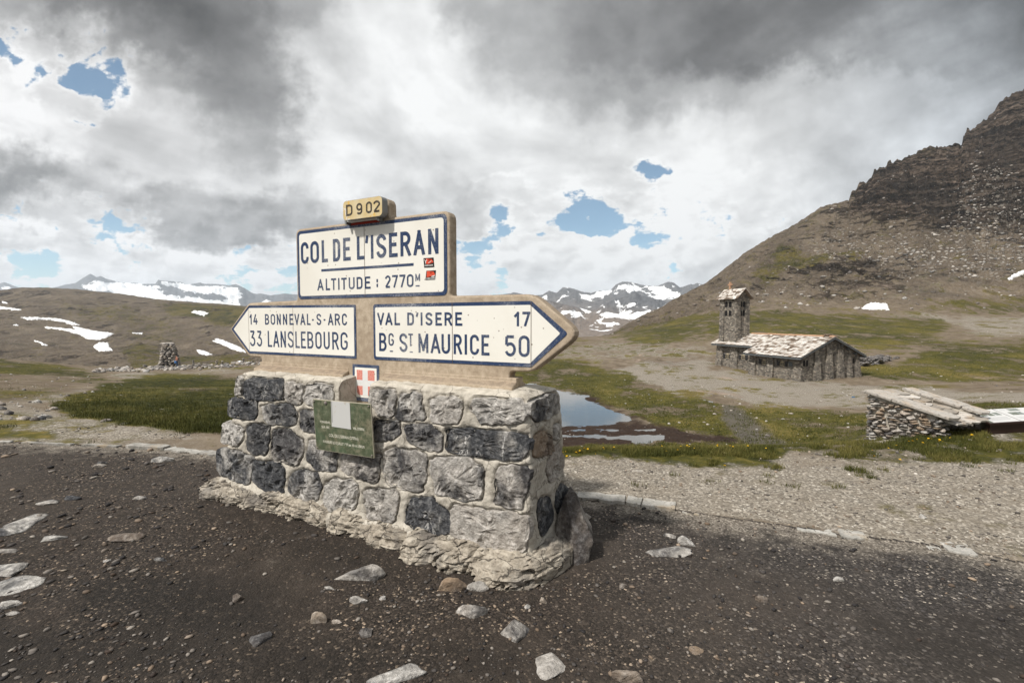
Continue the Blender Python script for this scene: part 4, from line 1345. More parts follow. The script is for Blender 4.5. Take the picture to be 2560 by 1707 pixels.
STONES = [  # outline on the front face, tone (0 dark slate, 1 pale limestone), warm
    (((-2.573, 1.000), (-2.119, 1.015), (-2.125, 0.863), (-2.591, 0.841)), .05, 0),
    (((-2.079, 0.999), (-1.893, 1.004), (-1.897, 0.854), (-2.042, 0.856), (-2.086, 0.901)), .62, .15),
    (((-1.868, 0.985), (-1.799, 1.006), (-1.585, 1.010), (-1.565, 0.93), (-1.57, 0.875), (-1.708, 0.843), (-1.861, 0.871)), .72, .05),
    (((-1.205, 1.002), (-0.987, 1.015), (-0.980, 0.984), (-0.998, 0.850), (-1.116, 0.839), (-1.21, 0.923)), .48, .1),
    (((-0.934, 0.993), (-0.778, 1.009), (-0.729, 0.846), (-0.967, 0.829), (-0.950, 0.926)), .15, .05),
    (((-0.678, 0.966), (-0.621, 1.002), (-0.452, 1.004), (-0.460, 0.867), (-0.540, 0.842), (-0.686, 0.839)), .86, .12),
    (((-0.355, 1.010), (-0.051, 1.020), (-0.016, 0.974), (-0.016, 0.912), (-0.098, 0.887), (-0.292, 0.867), (-0.374, 0.947)), .66, .05),
    (((-2.69, 1.015), (-2.606, 1.000), (-2.608, 0.878), (-2.715, 0.861)), .66, .05),
    (((-2.790, 0.825), (-2.431, 0.825), (-2.423, 0.731), (-2.471, 0.675), (-2.810, 0.678)), .10, 0),
    (((-2.354, 0.802), (-2.043, 0.835), (-1.954, 0.774), (-1.967, 0.683), (-2.326, 0.668)), .24, .03),
    (((-1.903, 0.792), (-1.671, 0.813), (-1.675, 0.667), (-1.848, 0.648), (-1.911, 0.682)), .12, .03),
    (((-1.166, 0.791), (-0.960, 0.812), (-0.938, 0.748), (-0.992, 0.681), (-1.168, 0.666)), .12, .03),
    (((-0.876, 0.796), (-0.679, 0.811), (-0.603, 0.750), (-0.604, 0.658), (-0.709, 0.656), (-0.878, 0.689)), .40, .05),
    (((-0.547, 0.796), (-0.460, 0.811), (-0.03, 0.827), (0.012, 0.772), (-0.039, 0.684), (-0.344, 0.659), (-0.542, 0.666)), .02, 0),
    (((-2.880, 0.601), (-2.793, 0.620), (-2.602, 0.587), (-2.610, 0.504), (-2.680, 0.443), (-2.890, 0.438)), .58, .02),
    (((-2.531, 0.625), (-2.272, 0.644), (-2.276, 0.543), (-2.313, 0.409), (-2.540, 0.408)), .20, .04),
    (((-2.219, 0.607), (-2.050, 0.635), (-1.881, 0.562), (-1.883, 0.466), (-1.956, 0.387), (-2.227, 0.384)), .30, .10),
    (((-1.782, 0.601), (-1.531, 0.552), (-1.515, 0.475), (-1.544, 0.392), (-1.740, 0.377), (-1.835, 0.431)), .26, .05),
    (((-1.460, 0.522), (-1.121, 0.567), (-1.132, 0.391), (-1.207, 0.367), (-1.472, 0.403)), .36, .14),
    (((-1.056, 0.606), (-0.724, 0.625), (-0.725, 0.490), (-0.756, 0.373), (-1.044, 0.380), (-1.071, 0.487)), .58, .12),
    (((-0.667, 0.592), (-0.408, 0.639), (-0.299, 0.588), (-0.300, 0.423), (-0.384, 0.386), (-0.627, 0.383), (-0.668, 0.487)), .50, .10),
    (((-0.182, 0.611), (-0.039, 0.640), (0.012, 0.62), (0.012, 0.524), (-0.039, 0.394), (-0.194, 0.403), (-0.200, 0.505)), .44, .14),
    (((-2.945, 0.361), (-2.829, 0.390), (-2.484, 0.364), (-2.487, 0.282), (-2.539, 0.140), (-2.645, 0.138), (-2.955, 0.171)), .34, 0),
    (((-2.463, 0.322), (-2.185, 0.361), (-2.098, 0.310), (-2.108, 0.131), (-2.280, 0.116), (-2.469, 0.166)), .05, 0),
    (((-1.999, 0.297), (-1.877, 0.343), (-1.722, 0.339), (-1.686, 0.263), (-1.727, 0.148), (-1.864, 0.131), (-2.045, 0.156)), .22, .04),
    (((-1.630, 0.286), (-1.555, 0.327), (-1.377, 0.340), (-1.317, 0.311), (-1.346, 0.151), (-1.616, 0.094), (-1.652, 0.161)), .95, .05),
    (((-1.250, 0.290), (-0.982, 0.347), (-0.952, 0.310), (-0.977, 0.133), (-1.212, 0.100), (-1.243, 0.208)), .54, .12),
    (((-0.869, 0.215), (-0.830, 0.307), (-0.656, 0.343), (-0.628, 0.302), (-0.524, 0.258), (-0.532, 0.141), (-0.774, 0.096), (-0.877, 0.153)), .02, 0),
    (((-0.497, 0.320), (-0.039, 0.351), (0.008, 0.350), (0.012, 0.262), (-0.008, 0.157), (-0.158, 0.100), (-0.282, 0.116), (-0.505, 0.135)), .82, .22),
]
SIDES = [
    (((0.060, 1.010), (0.440, 1.015), (0.47, 0.890), (0.134, 0.882), (0.050, 0.950)), .36, .04),
    (((0.096, 0.804), (0.213, 0.816), (0.354, 0.747), (0.354, 0.689), (0.241, 0.660), (0.072, 0.693)), .45, .9),
    (((0.380, 0.813), (0.480, 0.808), (0.480, 0.712), (0.379, 0.720)), .8, .1),
    (((0.298, 0.612), (0.445, 0.680), (0.560, 0.565), (0.552, 0.494), (0.328, 0.466), (0.270, 0.552)), .88, .35),
    (((0.448, 0.382), (0.527, 0.393), (0.618, 0.324), (0.604, 0.254), (0.450, 0.213), (0.403, 0.302)), .12, 0),
    (((0.137, 0.405), (0.300, 0.378), (0.359, 0.282), (0.359, 0.200), (0.191, 0.169), (0.124, 0.322)), .12, 0),
    (((0.283, 0.695), (0.369, 0.698), (0.369, 0.655), (0.283, 0.652)), .5, 1.0),
]
PTOP = 1.035


def yfront(z):
    return 0.004 + 0.03 * z


def yback(z):
    return 0.64 - 0.12 * z


def xleft(z):
    return -2.985 + 0.29 * z


def xright(z):
    return 0.03 - 0.012 * z


def poly_dist(px, pz, poly):
    """signed distance to an outline, negative inside"""
    d = np.full(px.shape, 9.0)
    ins = np.zeros(px.shape, bool)
    for (x0, y0), (x1, y1) in zip(poly, poly[1:] + poly[:1]):
        ex, ey = x1 - x0, y1 - y0
        tt_ = np.clip(((px - x0) * ex + (pz - y0) * ey) / (ex * ex + ey * ey), 0, 1)
        d = np.minimum(d, np.hypot(px - x0 - tt_ * ex, pz - y0 - tt_ * ey))
        if y0 != y1:
            ins ^= ((y0 <= pz) != (y1 <= pz)) & (px < x0 + (pz - y0) * ex / ey)
    return np.where(ins, -d, d)


def chaikin(poly, it=2):
    for _ in range(it):
        out = []
        for a, b in zip(poly, poly[1:] + poly[:1]):
            out += [(a[0] * .88 + b[0] * .12, a[1] * .88 + b[1] * .12), (a[0] * .12 + b[0] * .88, a[1] * .12 + b[1] * .88)]
        poly = out
    return poly


def rough_outline(poly, seed, amp=0.016):
    c_m = (sum(a for a, _ in poly) / len(poly), sum(b for _, b in poly) / len(poly))
    poly = [(c_m[0] + (a - c_m[0]) * 1.085, c_m[1] + (b - c_m[1]) * 1.11) for a, b in poly]
    p = chaikin(list(poly), 1)
    seg = [math.dist(a, b) for a, b in zip(p, p[1:] + p[:1])]
    tot, n = sum(seg), 56
    out, acc, i = [], 0.0, 0
    for k_ in range(n):
        s = tot * k_ / n
        while acc + seg[i] < s:
            acc += seg[i]
            i += 1
        f = (s - acc) / seg[i]
        a, b = p[i], p[(i + 1) % len(p)]
        out.append((a[0] + (b[0] - a[0]) * f, a[1] + (b[1] - a[1]) * f))
    a_ = np.array(out)
    a_[:, 0] += amp * fbm(a_[:, 0] * 14 + seed, a_[:, 1] * 14, octs=3, seed=seed % 50)
    a_[:, 1] += amp * fbm(a_[:, 0] * 14 - seed, a_[:, 1] * 14 + 9, octs=3, seed=seed % 50 + 3)
    return [tuple(x) for x in a_]


OUTL_F = [rough_outline(s[0], 3 + 7 * i) for i, s in enumerate(STONES)]
OUTL_S = [rough_outline(s[0], 301 + 7 * i, 0.008) for i, s in enumerate(SIDES)]
NOTCH = (-1.50, -1.222)

# mortar body: round the plan once per course of points, then inwards over the cap
def plan(z):
    x0, x1, y0, y1 = xleft(z), xright(z), yfront(z), yback(z)
    r_ = 0.05
    pts, nrm = [], []
    for x in np.sort(np.concatenate([np.linspace(x0 + r_, x1 - r_, 250), [NOTCH[0] - .0015, NOTCH[0] + .0015, NOTCH[1] - .0015, NOTCH[1] + .0015]])):
        pts.append((x, y0))
        nrm.append((0, -1))
    for a in np.linspace(-90, 0, 8)[1:-1]:
        pts.append((x1 - r_ + r_ * math.cos(math.radians(a)), y0 + r_ + r_ * math.sin(math.radians(a))))
        nrm.append((math.cos(math.radians(a)), math.sin(math.radians(a))))
    for y in np.linspace(y0 + r_, y1 - r_, 50):
        pts.append((x1, y))
        nrm.append((1, 0))
    for a in np.linspace(0, 90, 6)[1:-1]:
        pts.append((x1 - r_ + r_ * math.cos(math.radians(a)), y1 - r_ + r_ * math.sin(math.radians(a))))
        nrm.append((math.cos(math.radians(a)), math.sin(math.radians(a))))
    for x in np.linspace(x1 - r_, x0 + r_, 60):
        pts.append((x, y1))
        nrm.append((0, 1))
    for y in np.linspace(y1 - r_, y0 + r_, 14)[1:-1]:
        pts.append((x0, y))
        nrm.append((-1, 0))
    return np.array(pts), np.array(nrm)


vz = np.linspace(-0.06, PTOP, 96)
rowsV = []
for z in vz:
    pts, nrm = plan(max(z, 0))
    disp = 0.008 * fbm(pts[:, 0] * 9, pts[:, 1] * 9, np.full(len(pts), z * 9), octs=4, seed=9) + 0.005 * fbm(pts[:, 0] * 40, pts[:, 1] * 40, np.full(len(pts), z * 40), octs=3, seed=12)
    zz = np.full(len(pts), z)
    isf = (nrm[:, 1] < -0.7)
    iss = (nrm[:, 0] > 0.7)
    df = np.full(len(pts), 9.0)
    if isf.any():
        for o_ in OUTL_F:
            df[isf] = np.minimum(df[isf], poly_dist(pts[isf, 0], zz[isf], o_))
        for o_ in OUTL_S:
            df[iss] = np.minimum(df[iss], poly_dist(pts[iss, 1], zz[iss], o_))
    disp = np.where(df < -0.012, -0.03, disp + 0.006 - 0.020 * np.exp(-(df / 0.009) ** 2))
    # a skirt of spilt mortar at the foot and a rounded shoulder
    disp += 0.045 * sstep(0.16, 0.02, zz) * (df > 0) - 0.02 * sstep(PTOP - 0.05, PTOP, zz)
    xy = pts + nrm * disp[:, None]
    nt = isf & (pts[:, 0] > NOTCH[0]) & (pts[:, 0] < NOTCH[1]) & (zz > 0.80)
    xy[nt, 1] += 0.24
    rowsV.append(np.column_stack([xy, zz]))
ptsT, nrmT = plan(PTOP)
for inset, dzz in ((0.035, .012), (0.07, .022), (0.11, .030), (0.16, .036), (0.21, .038), (0.26, .038)):
    cxl = np.clip(ptsT[:, 0], xleft(PTOP) + inset, xright(PTOP) - inset)
    cyl = np.clip(ptsT[:, 1], yfront(PTOP) + inset, max(yfront(PTOP) + inset, yback(PTOP) - inset))
    zc = PTOP + dzz + 0.008 * fbm(cxl * 11, cyl * 11, octs=4, seed=4)
    xy = np.column_stack([cxl, cyl])
    nt = (nrmT[:, 1] < -0.7) & (cxl > NOTCH[0]) & (cxl < NOTCH[1])
    zc = np.where(nt, PTOP - 0.0, zc)
    xy[nt, 1] = np.maximum(xy[nt, 1], 0.28)
    rowsV.append(np.column_stack([xy, zc]))
nc_ = len(ptsT)
nr_ = len(rowsV)
ii = np.arange(nr_ * nc_).reshape(nr_, nc_)
jj = (np.arange(nc_) + 1) % nc_
qf = np.stack([ii[:-1, :], ii[:-1][:, jj], ii[1:][:, jj], ii[1:, :]], -1).reshape(-1, 4)
mo_ = mesh_np('mortar', np.concatenate(rowsV), qf, m_mortar, ped)
mo_.data.set_sharp_from_angle(angle=math.radians(62))


def stone_shape(outline, to3, seed, bulge, out_v, out_f, out_a, av):
    o_ = np.array(outline)
    cxy = o_.mean(axis=0)
    rings = [(1.03, -0.035), (1.0, -0.010), (0.99, 0.004), (0.965, 0.016), (0.92, 0.0175), (0.84, 0.0185), (0.74, 0.019), (0.62, 0.019), (0.48, 0.019), (0.32, 0.019), (0.16, 0.019)]
    rg = np.random.default_rng(seed)
    tilt = rg.normal(size=2) * 0.05
    pl = [(rg.normal(size=2) * 0.22, rg.uniform(0.75, 1.2)) for _ in range(7)]
    base = len(out_v)
    n = len(o_)
    for f, h in rings:
        p = cxy + (o_ - cxy) * f
        rel = p - cxy
        hh = np.full(n, h * bulge)
        if h > 0.01:
            k_ = min(1.0, (h - 0.004) / 0.012)
            ns_ = 0.030 * fbm(p[:, 0] * 11 + seed, p[:, 1] * 9, octs=5, gain=0.62, seed=seed % 40) + rel @ tilt
            cut = np.min([0.036 * c_ * bulge + rel @ g_ for g_, c_ in pl], axis=0)
            ns_ = ns_ - 0.016 * np.abs(fbm(p[:, 0] * 7 - seed, p[:, 1] * 7 + 5, octs=3, gain=.6, seed=(seed + 9) % 40))
            hh = np.minimum(hh + k_ * ns_, np.maximum(cut, h * bulge * 0.45))
        for (a, b), h2 in zip(p, hh):
            out_v.append(to3(a, b, h2))
            out_a.append(av)
    out_v.append(to3(cxy[0], cxy[1], 0.019 * bulge))
    out_a.append(av)
    for r_ in range(len(rings) - 1):
        for k_ in range(n):
            l_ = (k_ + 1) % n
            out_f.append((base + r_ * n + k_, base + r_ * n + l_, base + (r_ + 1) * n + l_, base + (r_ + 1) * n + k_))
    last = base + (len(rings) - 1) * n
    for k_ in range(n):
        out_f.append((last + k_, last + (k_ + 1) % n, base + len(rings) * n))


sv_, sf_, sa_ = [], [], []
for i, (o_, (poly, tone_, warm_)) in enumerate(zip(OUTL_F, STONES)):
    stone_shape(o_, lambda a, b, h: (a, yfront(b) - h, b), 11 + i, 1.0, sv_, sf_, sa_, (tone_, warm_, (i * 0.37) % 1))
for i, (o_, (poly, tone_, warm_)) in enumerate(zip(OUTL_S, SIDES)):
    stone_shape(o_, lambda a, b, h: (xright(b) + h, a, b), 77 + i, 1.0, sv_, sf_, sa_, (tone_, warm_, (i * 0.53 + .1) % 1))
sa_ = np.array(sa_)
fo = mesh_np('stonework', sv_, sf_, m_stone, ped, smooth=False, attrs={'tone': sa_[:, 0], 'warm': sa_[:, 1], 'rnd': sa_[:, 2]})
bm = bmesh.new()
bm.from_mesh(fo.data)
bmesh.ops.recalc_face_normals(bm, faces=bm.faces[:])
bm.to_mesh(fo.data)
bm.free()


def rock(size, seed, sub=4, facets=9, rough=0.10, strata=0.0, keep=0.78):
    """a broken stone: a sphere cut flat by random planes, then roughened"""
    bm = bmesh.new()
    bmesh.ops.create_icosphere(bm, subdivisions=sub, radius=1.0)
    v = np.array([x.co[:] for x in bm.verts])
    f = np.array([[q_.index for q_ in x.verts] for x in bm.faces])
    bm.free()
    rg = np.random.default_rng(seed)
    for _ in range(facets):
        nrm = rg.normal(size=3)
        nrm[2] *= 0.8
        nrm /= np.linalg.norm(nrm)
        d = v @ nrm
        lim = rg.uniform(keep - 0.22, keep + 0.12)
        v -= np.outer(np.clip(d - lim, 0, None), nrm) * 0.94
    nz = fbm(v[:, 0] * 1.6 + seed, v[:, 1] * 1.6, v[:, 2] * 1.6, octs=5, gain=0.55, seed=seed % 60)
    v *= (1 + rough * nz)[:, None]
    if strata:
        lay = fbm(v[:, 0] * 0.7 + seed, v[:, 1] * 0.7, v[:, 2] * 9, octs=3, seed=(seed + 5) % 60)
        v[:, :2] *= (1 + strata * lay)[:, None]
    return v * np.array(size) / 2, f


def rock_obj(name, loc, size, seed, m, parent=None, rz=0.0, tone=0.5, warm=0.3, sub=4, **kw):
    v, f = rock(size, seed, sub, **kw)
    ca, sa2 = math.cos(rz), math.sin(rz)
    v = np.column_stack([v[:, 0] * ca - v[:, 1] * sa2, v[:, 0] * sa2 + v[:, 1] * ca, v[:, 2]])
    o = mesh_np(name, v, f, m, parent, attrs={'tone': np.full(len(v), tone), 'warm': np.full(len(v), warm), 'rnd': np.full(len(v), (seed * 0.173) % 1)})
    o.location = loc
    return o


m_bed, t = mat('layered_rock')
P = t.obj()
rnd = t.attr('rnd')
tone = t.attr('tone')
Pl = t.scale3(t.vmath('ADD', P, t.vmath('SCALE', t.noise(P, 3, 4, out=1), 0.10)), 1.2, 3, 15)
nL = t.noise(Pl, 2.2, 7, 0.66)
nB = t.noise(P, 20, 7, 0.68)
nA = t.noise(P, 4, 5, 0.6)
c = t.ramp(t.math('MULTIPLY_ADD', nL, 0.6, t.math('MULTIPLY', nB, 0.4)), [(0.30, (.070, .058, .046)), (0.44, (.26, .225, .18)), (0.56, (.47, .42, .345)), (0.72, (.66, .61, .53))])
c = t.mix(t.rng(nA, 0.50, 0.66, 0, 0.65), c, (.13, .12, .112))
ce_ = t.voro(t.scale3(t.vmath('ADD', P, t.vmath('SCALE', t.noise(P, 6, 3, out=1), 0.14)), 1.0, 1.6, 3.2), 3.4, 'DISTANCE_TO_EDGE')
c = t.mix(t.math('MULTIPLY', t.rng(ce_, 0.030, 0.006), 0.8), c, (.035, .03, .026))
c = t.mix(tone, t.mix(0.82, c, (.075, .074, .078)), c)
t.set(t.b['Base Color'], c)
t.b['Roughness'].default_value = 0.88
t.set(t.b['Normal'], t.bump(t.math('ADD', t.math('MULTIPLY', nL, 1.6), nB), 1.0, 0.02))
def footing(x0, x1, out, top, seed, tn_, round_right=False):
    """one length of the rough rock ledge the wall stands on"""
    nx = int((x1 - x0) / .013)
    prof = np.array([(.20, 1.0), (.06, 1.02), (.01, 1.0), (-.25, .93), (-.50, .80), (-.74, .62), (-.90, .42), (-.98, .20), (-1.0, 0.0), (-.96, -.22), (-.86, -.45), (-.6, -.9), (.2, -1.0)])
    tq = np.linspace(0, len(prof) - 1, 44)
    py_ = np.interp(tq, np.arange(len(prof)), prof[:, 0])
    pz_ = np.interp(tq, np.arange(len(prof)), prof[:, 1])
    xs_ = np.linspace(x0, x1, nx)
    s = np.linspace(0, 1, nx)
    endf = np.minimum(1, np.minimum(s, 1 - s) * (x1 - x0) / .07) ** .5
    XX, _ = np.meshgrid(xs_, tq, indexing='ij')
    o_ = out * (1 + .38 * fbm(xs_ * 3.1 + seed, xs_ * 0 + seed, octs=3, seed=seed % 40)) * (.35 + .65 * endf)
    t_ = top * (1 + .22 * fbm(xs_ * 2.3 + seed * 2, xs_ * 0, octs=3, seed=seed % 40 + 2)) * (.55 + .45 * endf)
    YY = py_[None, :] * o_[:, None]
    YY = np.where(py_[None, :] > 0, py_[None, :] + 0 * YY, YY)
    ZZ = pz_[None, :] * t_[:, None]
    if round_right:
        # the corner rock turns away along the end of the wall
        k_ = np.clip((s - .80) / .20, 0, 1)
        YY = YY + (k_ ** 2 * .30)[:, None]
    lay = fbm(XX * 1.4 + seed, YY * 3, ZZ * 34, octs=4, gain=.6, seed=seed % 40 + 5)
    big = fbm(XX * 5 + seed, YY * 5, ZZ * 5, octs=4, seed=seed % 40 + 8)
    fin = fbm(XX * 30, YY * 30, ZZ * 30, octs=3, seed=11)
    face = sstep(.05, -.2, np.repeat(py_[None, :], nx, 0))
    crk = np.abs(fbm(XX * 4.2 - seed, YY * 4, ZZ * 7, octs=4, gain=.58, seed=seed % 40 + 12))
    YY = YY - face * (.013 * lay + .040 * big - .045 * np.exp(-(crk / .07) ** 2) + .014 * fin)
    ZZ = ZZ + (1 - face * .4) * (.022 * big + .010 * fin + .004 * lay)
    n0, n1 = XX.shape
    ii = np.arange(n0 * n1).reshape(n0, n1)
    q_ = np.stack([ii[:-1, :-1], ii[1:, :-1], ii[1:, 1:], ii[:-1, 1:]], -1).reshape(-1, 4)
    V = np.stack([XX, YY, ZZ], -1).reshape(-1, 3)
    fl = [tuple(f) for f in q_] + [tuple(ii[0, :][::-1]), tuple(ii[-1, :])]
    o = mesh_np('foundation_stone', V, fl, m_bed, ped, smooth=False, attrs={'tone': np.full(len(V), tn_), 'warm': np.full(len(V), .5), 'rnd': np.full(len(V), .3)})
    bm = bmesh.new()
    bm.from_mesh(o.data)
    bmesh.ops.recalc_face_normals(bm, faces=bm.faces[:])
    bm.to_mesh(o.data)
    bm.free()
    return o


footing(-3.10, -2.33, .15, .105, 5, .92)
footing(-2.35, -1.555, .085, .120, 18, 1.0)
footing(-1.54, -.80, .105, .120, 23, 1.0)
footing(-.84, .19, .165, .135, 42, 1.0, True)
o = rock_obj('foundation_stone', (0.165, 0.42, 0.10), (0.40, 0.48, 0.60), 61, m_stone, ped, .35, .26, .25, sub=5, facets=18, rough=0.10, keep=0.60)
o['label'] = 'dark grey foundation boulder at the right end'
# painted trail blaze on the side stone
b_ = MB()
b_.hexa([(xright(.33) + .040, .545, .318), (xright(.33) + .036, .618, .302), (xright(.33) + .040, .618, .302), (xright(.33) + .044, .545, .318),
         (xright(.33) + .040, .545, .338), (xright(.33) + .036, .618, .322), (xright(.33) + .040, .618, .322), (xright(.33) + .044, .545, .338)], 0)
b_.hexa([(xright(.33) + .040, .545, .292), (xright(.33) + .036, .618, .278), (xright(.33) + .040, .618, .278), (xright(.33) + .044, .545, .292),
         (xright(.33) + .040, .545, .315), (xright(.33) + .036, .618, .299), (xright(.33) + .040, .618, .299), (xright(.33) + .044, .545, .315)], 1)
b_.build('trail_mark', [m_whitepaint, m_redpaint], ped)

# ------------------------------------------------------------------ the concrete signpost
sign = empty('direction_sign', ORG, ROT)
tag(sign, 'old tan concrete road sign with cream enamel panels, two arrow arms and blue lettering', 'road sign')
OUT = [((-1.575, .86), 0), ((-1.235, .86), 0), ((-1.235, 1.03), .0), ((-.20, 1.03), 0), ((-.20, 1.168), .03), ((-.045, 1.172), .05), ((.268, 1.41), .10), ((-.035, 1.648), .06),
       ((-.645, 1.65), .02), ((-.645, 2.212), .06), ((-1.165, 2.212), .04), ((-1.165, 2.355), .06), ((-1.555, 2.355), .06), ((-1.555, 2.212), .05),
       ((-2.140, 2.212), .05), ((-2.140, 1.645), .03), ((-2.758, 1.634), .03), ((-3.032, 1.403), .03), ((-2.772, 1.166), .03), ((-2.605, 1.168), .03), ((-2.605, 1.03), 0), ((-1.575, 1.03), 0)]
YF, YB = 0.20, 0.287
body = MB()
body.prism(round_poly([p for p, _ in OUT], [r_ for _, r_ in OUT]), lambda a, b: (a, YF, b), lambda a, b: (a, YB, b))
body.build('frame', [m_conc], sign, smooth=False, bevel=0.021, segs=4, angle=50)
for x0, x1, zb in ((-2.622, -1.577, 1.02), (-1.221, -.150, 1.03)):
    ft = MB()
    ft.prism([(YB + .045, zb), (.138, zb), (.138, 1.078), (.150, 1.086), (.197, 1.104), (.197, 1.13), (YB + .003, 1.13), (YB + .003, 1.10), (YB + .045, 1.08)], lambda a, b: (x0, a, b), lambda a, b: (x1, a, b))
    ft.build('foot', [m_conc], sign, bevel=0.006, segs=2)

tp = MB()
plate(tp, rrect(-2.118, -.667, 1.654, 2.192, .035), YF - .003, YF + .004, 0)
plate(tp, rrect(-2.094, -.692, 1.678, 2.168, .022), YF - .0042, YF - .0028, 1)
yl = YF - .0050
line(tp, "COLDEL'ISERAN", [(-2.076, -1.987), (-1.967, -1.871), (-1.841, -1.775), (-1.719, -1.642), (-1.612, -1.535), (-1.472, -1.396), (-1.392, -1.357), (-1.335, -1.31), (-1.282, -1.188), (-1.164, -1.085), (-1.06, -0.968), (-0.943, -0.849), (-0.82, -0.734)], 1.932, 2.102, .0265, yl, 0)
line(tp, "ALTITUDE:2770", [(-1.894, -1.829), (-1.803, -1.757), (-1.745, -1.69), (-1.671, -1.655), (-1.637, -1.580), (-1.560, -1.500), (-1.480, -1.421), (-1.398, -1.342), (-1.288, -1.268), (-1.205, -1.152), (-1.138, -1.086), (-1.072, -1.019), (-1.006, -0.947)], 1.717, 1.806, .0145, yl, 0)
letter(tp, 'M', -.931, -.890, 1.756, 1.806, .009, yl, 0)
plate(tp, [(-.930, 1.719), (-.895, 1.719), (-.895, 1.728), (-.930, 1.728)], yl, yl + .0005, 0)
plate(tp, [(-1.849, 1.862), (-.945, 1.862), (-.945, 1.881), (-1.849, 1.881)], yl, yl + .0005, 0)
plate(tp, [(-1.3985, 1.656), (-1.3955, 1.656), (-1.3955, 2.190), (-1.3985, 2.190)], yl - .0012, yl - .0009, 2)
tp.build('title_panel', [m_blue, m_enamel, m_seam], sign)

lp = MB()
plate(lp, round_poly([(-1.495, 1.199), (-1.495, 1.602), (-2.750, 1.611), (-3.003, 1.405), (-2.760, 1.197)], [.012, .012, .006, .012, .006]), YF - .003, YF + .004, 0)
plate(lp, round_poly([(-1.514, 1.218), (-1.514, 1.582), (-2.743, 1.590), (-2.968, 1.405), (-2.752, 1.217)], [.008] * 5), YF - .0042, YF - .0028, 1)
line(lp, "14BONNEVAL-S-ARC", [(-2.741, -2.71), (-2.691, -2.634), (-2.536, -2.483), (-2.463, -2.406), (-2.385, -2.336), (-2.308, -2.257), (-2.229, -2.179), (-2.167, -2.113), (-2.098, -2.043), (-2.022, -1.981), (-1.964, -1.944), (-1.913, -1.86), (-1.834, -1.814), (-1.785, -1.729), (-1.712, -1.657), (-1.636, -1.584)], 1.448, 1.537, .0135, yl, 0)
line(lp, "33LANSLEBOURG", [(-2.746, -2.671), (-2.652, -2.58), (-2.506, -2.452), (-2.435, -2.362), (-2.343, -2.278), (-2.255, -2.183), (-2.163, -2.111), (-2.096, -2.039), (-2.022, -1.952), (-1.931, -1.86), (-1.838, -1.771), (-1.744, -1.675), (-1.655, -1.58)], 1.261, 1.396, .0165, yl, 0)
for sx in (-2.186, -2.754):
    plate(lp, [(sx - .001, 1.2), (sx + .001, 1.2), (sx + .001, 1.606), (sx - .001, 1.606)], yl - .0012, yl - .0009, 2)
lp.build('arrow_panel', [m_blue, m_enamel, m_seam], sign)['label'] = 'cream panel pointing left towards Bonneval-s-Arc and Lanslebourg'

rp = MB()
plate(rp, round_poly([(-1.322, 1.200), (-.050, 1.203), (.188, 1.412), (-.050, 1.606), (-1.322, 1.603)], [.025, .006, .02, .006, .025]), YF - .003, YF + .004, 0)
plate(rp, round_poly([(-1.302, 1.222), (-.058, 1.226), (.140, 1.412), (-.058, 1.582), (-1.302, 1.580)], [.012, .006, .01, .006, .012]), YF - .0042, YF - .0028, 1)
line(rp, "VALD'ISERE17", [(-1.281, -1.218), (-1.205, -1.141), (-1.121, -1.071), (-1.006, -0.947), (-0.932, -0.908), (-0.889, -0.873), (-0.848, -0.788), (-0.764, -0.71), (-0.689, -0.628), (-0.603, -0.547), (-0.166, -0.127), (-0.109, -0.056)], 1.452, 1.541, .0160, yl, 0)
line(rp, "BSMAURICE50", [(-1.267, -1.197), (-1.079, -1.006), (-0.91, -0.825), (-0.804, -0.726), (-0.715, -0.645), (-0.617, -0.551), (-0.531, -0.511), (-0.489, -0.42), (-0.402, -0.342), (-0.231, -0.153), (-0.135, -0.059)], 1.264, 1.396, .0185, yl, 0)
letter(rp, 'G', -1.179, -1.129, 1.305, 1.395, .0125, yl, 0)
letter(rp, 'T', -.999, -.957, 1.307, 1.395, .012, yl, 0)
for a, b in ((-1.168, -1.138), (-.987, -.960)):
    plate(rp, [(a, 1.262), (b, 1.262), (b, 1.2705), (a, 1.2705)], yl, yl + .0005, 0)
for sx in (-.627, -.050):
    plate(rp, [(sx - .0016, 1.203), (sx + .0016, 1.203), (sx + .0016, 1.603), (sx - .0016, 1.603)], yl - .0012, yl - .0009, 2)
rp.build('arrow_panel', [m_blue, m_enamel, m_seam], sign)['label'] = 'cream panel pointing right towards Val d\'Isere and Bg St Maurice'

dp = MB()
plate(dp, rrect(-1.523, -1.150, 2.208, 2.346, .030), .118, .172, 1)
plate(dp, rrect(-1.521, -1.152, 2.210, 2.344, .028), .1165, .1185, 0)
line(dp, "D902", [(-1.492, -1.429), (-1.392, -1.334), (-1.300, -1.243), (-1.232, -1.168)], 2.237, 2.318, .0145, .1158, 2)
dp.build('route_plate', [m_yellow, m_metal, m_black], sign)
hd = MB()
for a in (-1.545, -1.232):
    hd.box((a, .150, 2.188), (a + .018, .199, 2.222))
hd.box((-1.527, .158, 2.206), (-1.232, .197, 2.2068 + .012), 1)
hd.build('plate_holder', [m_metal, m_white], sign, bevel=0.002)
rs = MB()
plate(rs, [(-1.530, 2.188), (-1.245, 2.188), (-1.245, 2.205), (-1.530, 2.205)], YF - .006, YF - .0032, 0)
rs.build('red_strip', [m_redpaint], sign)

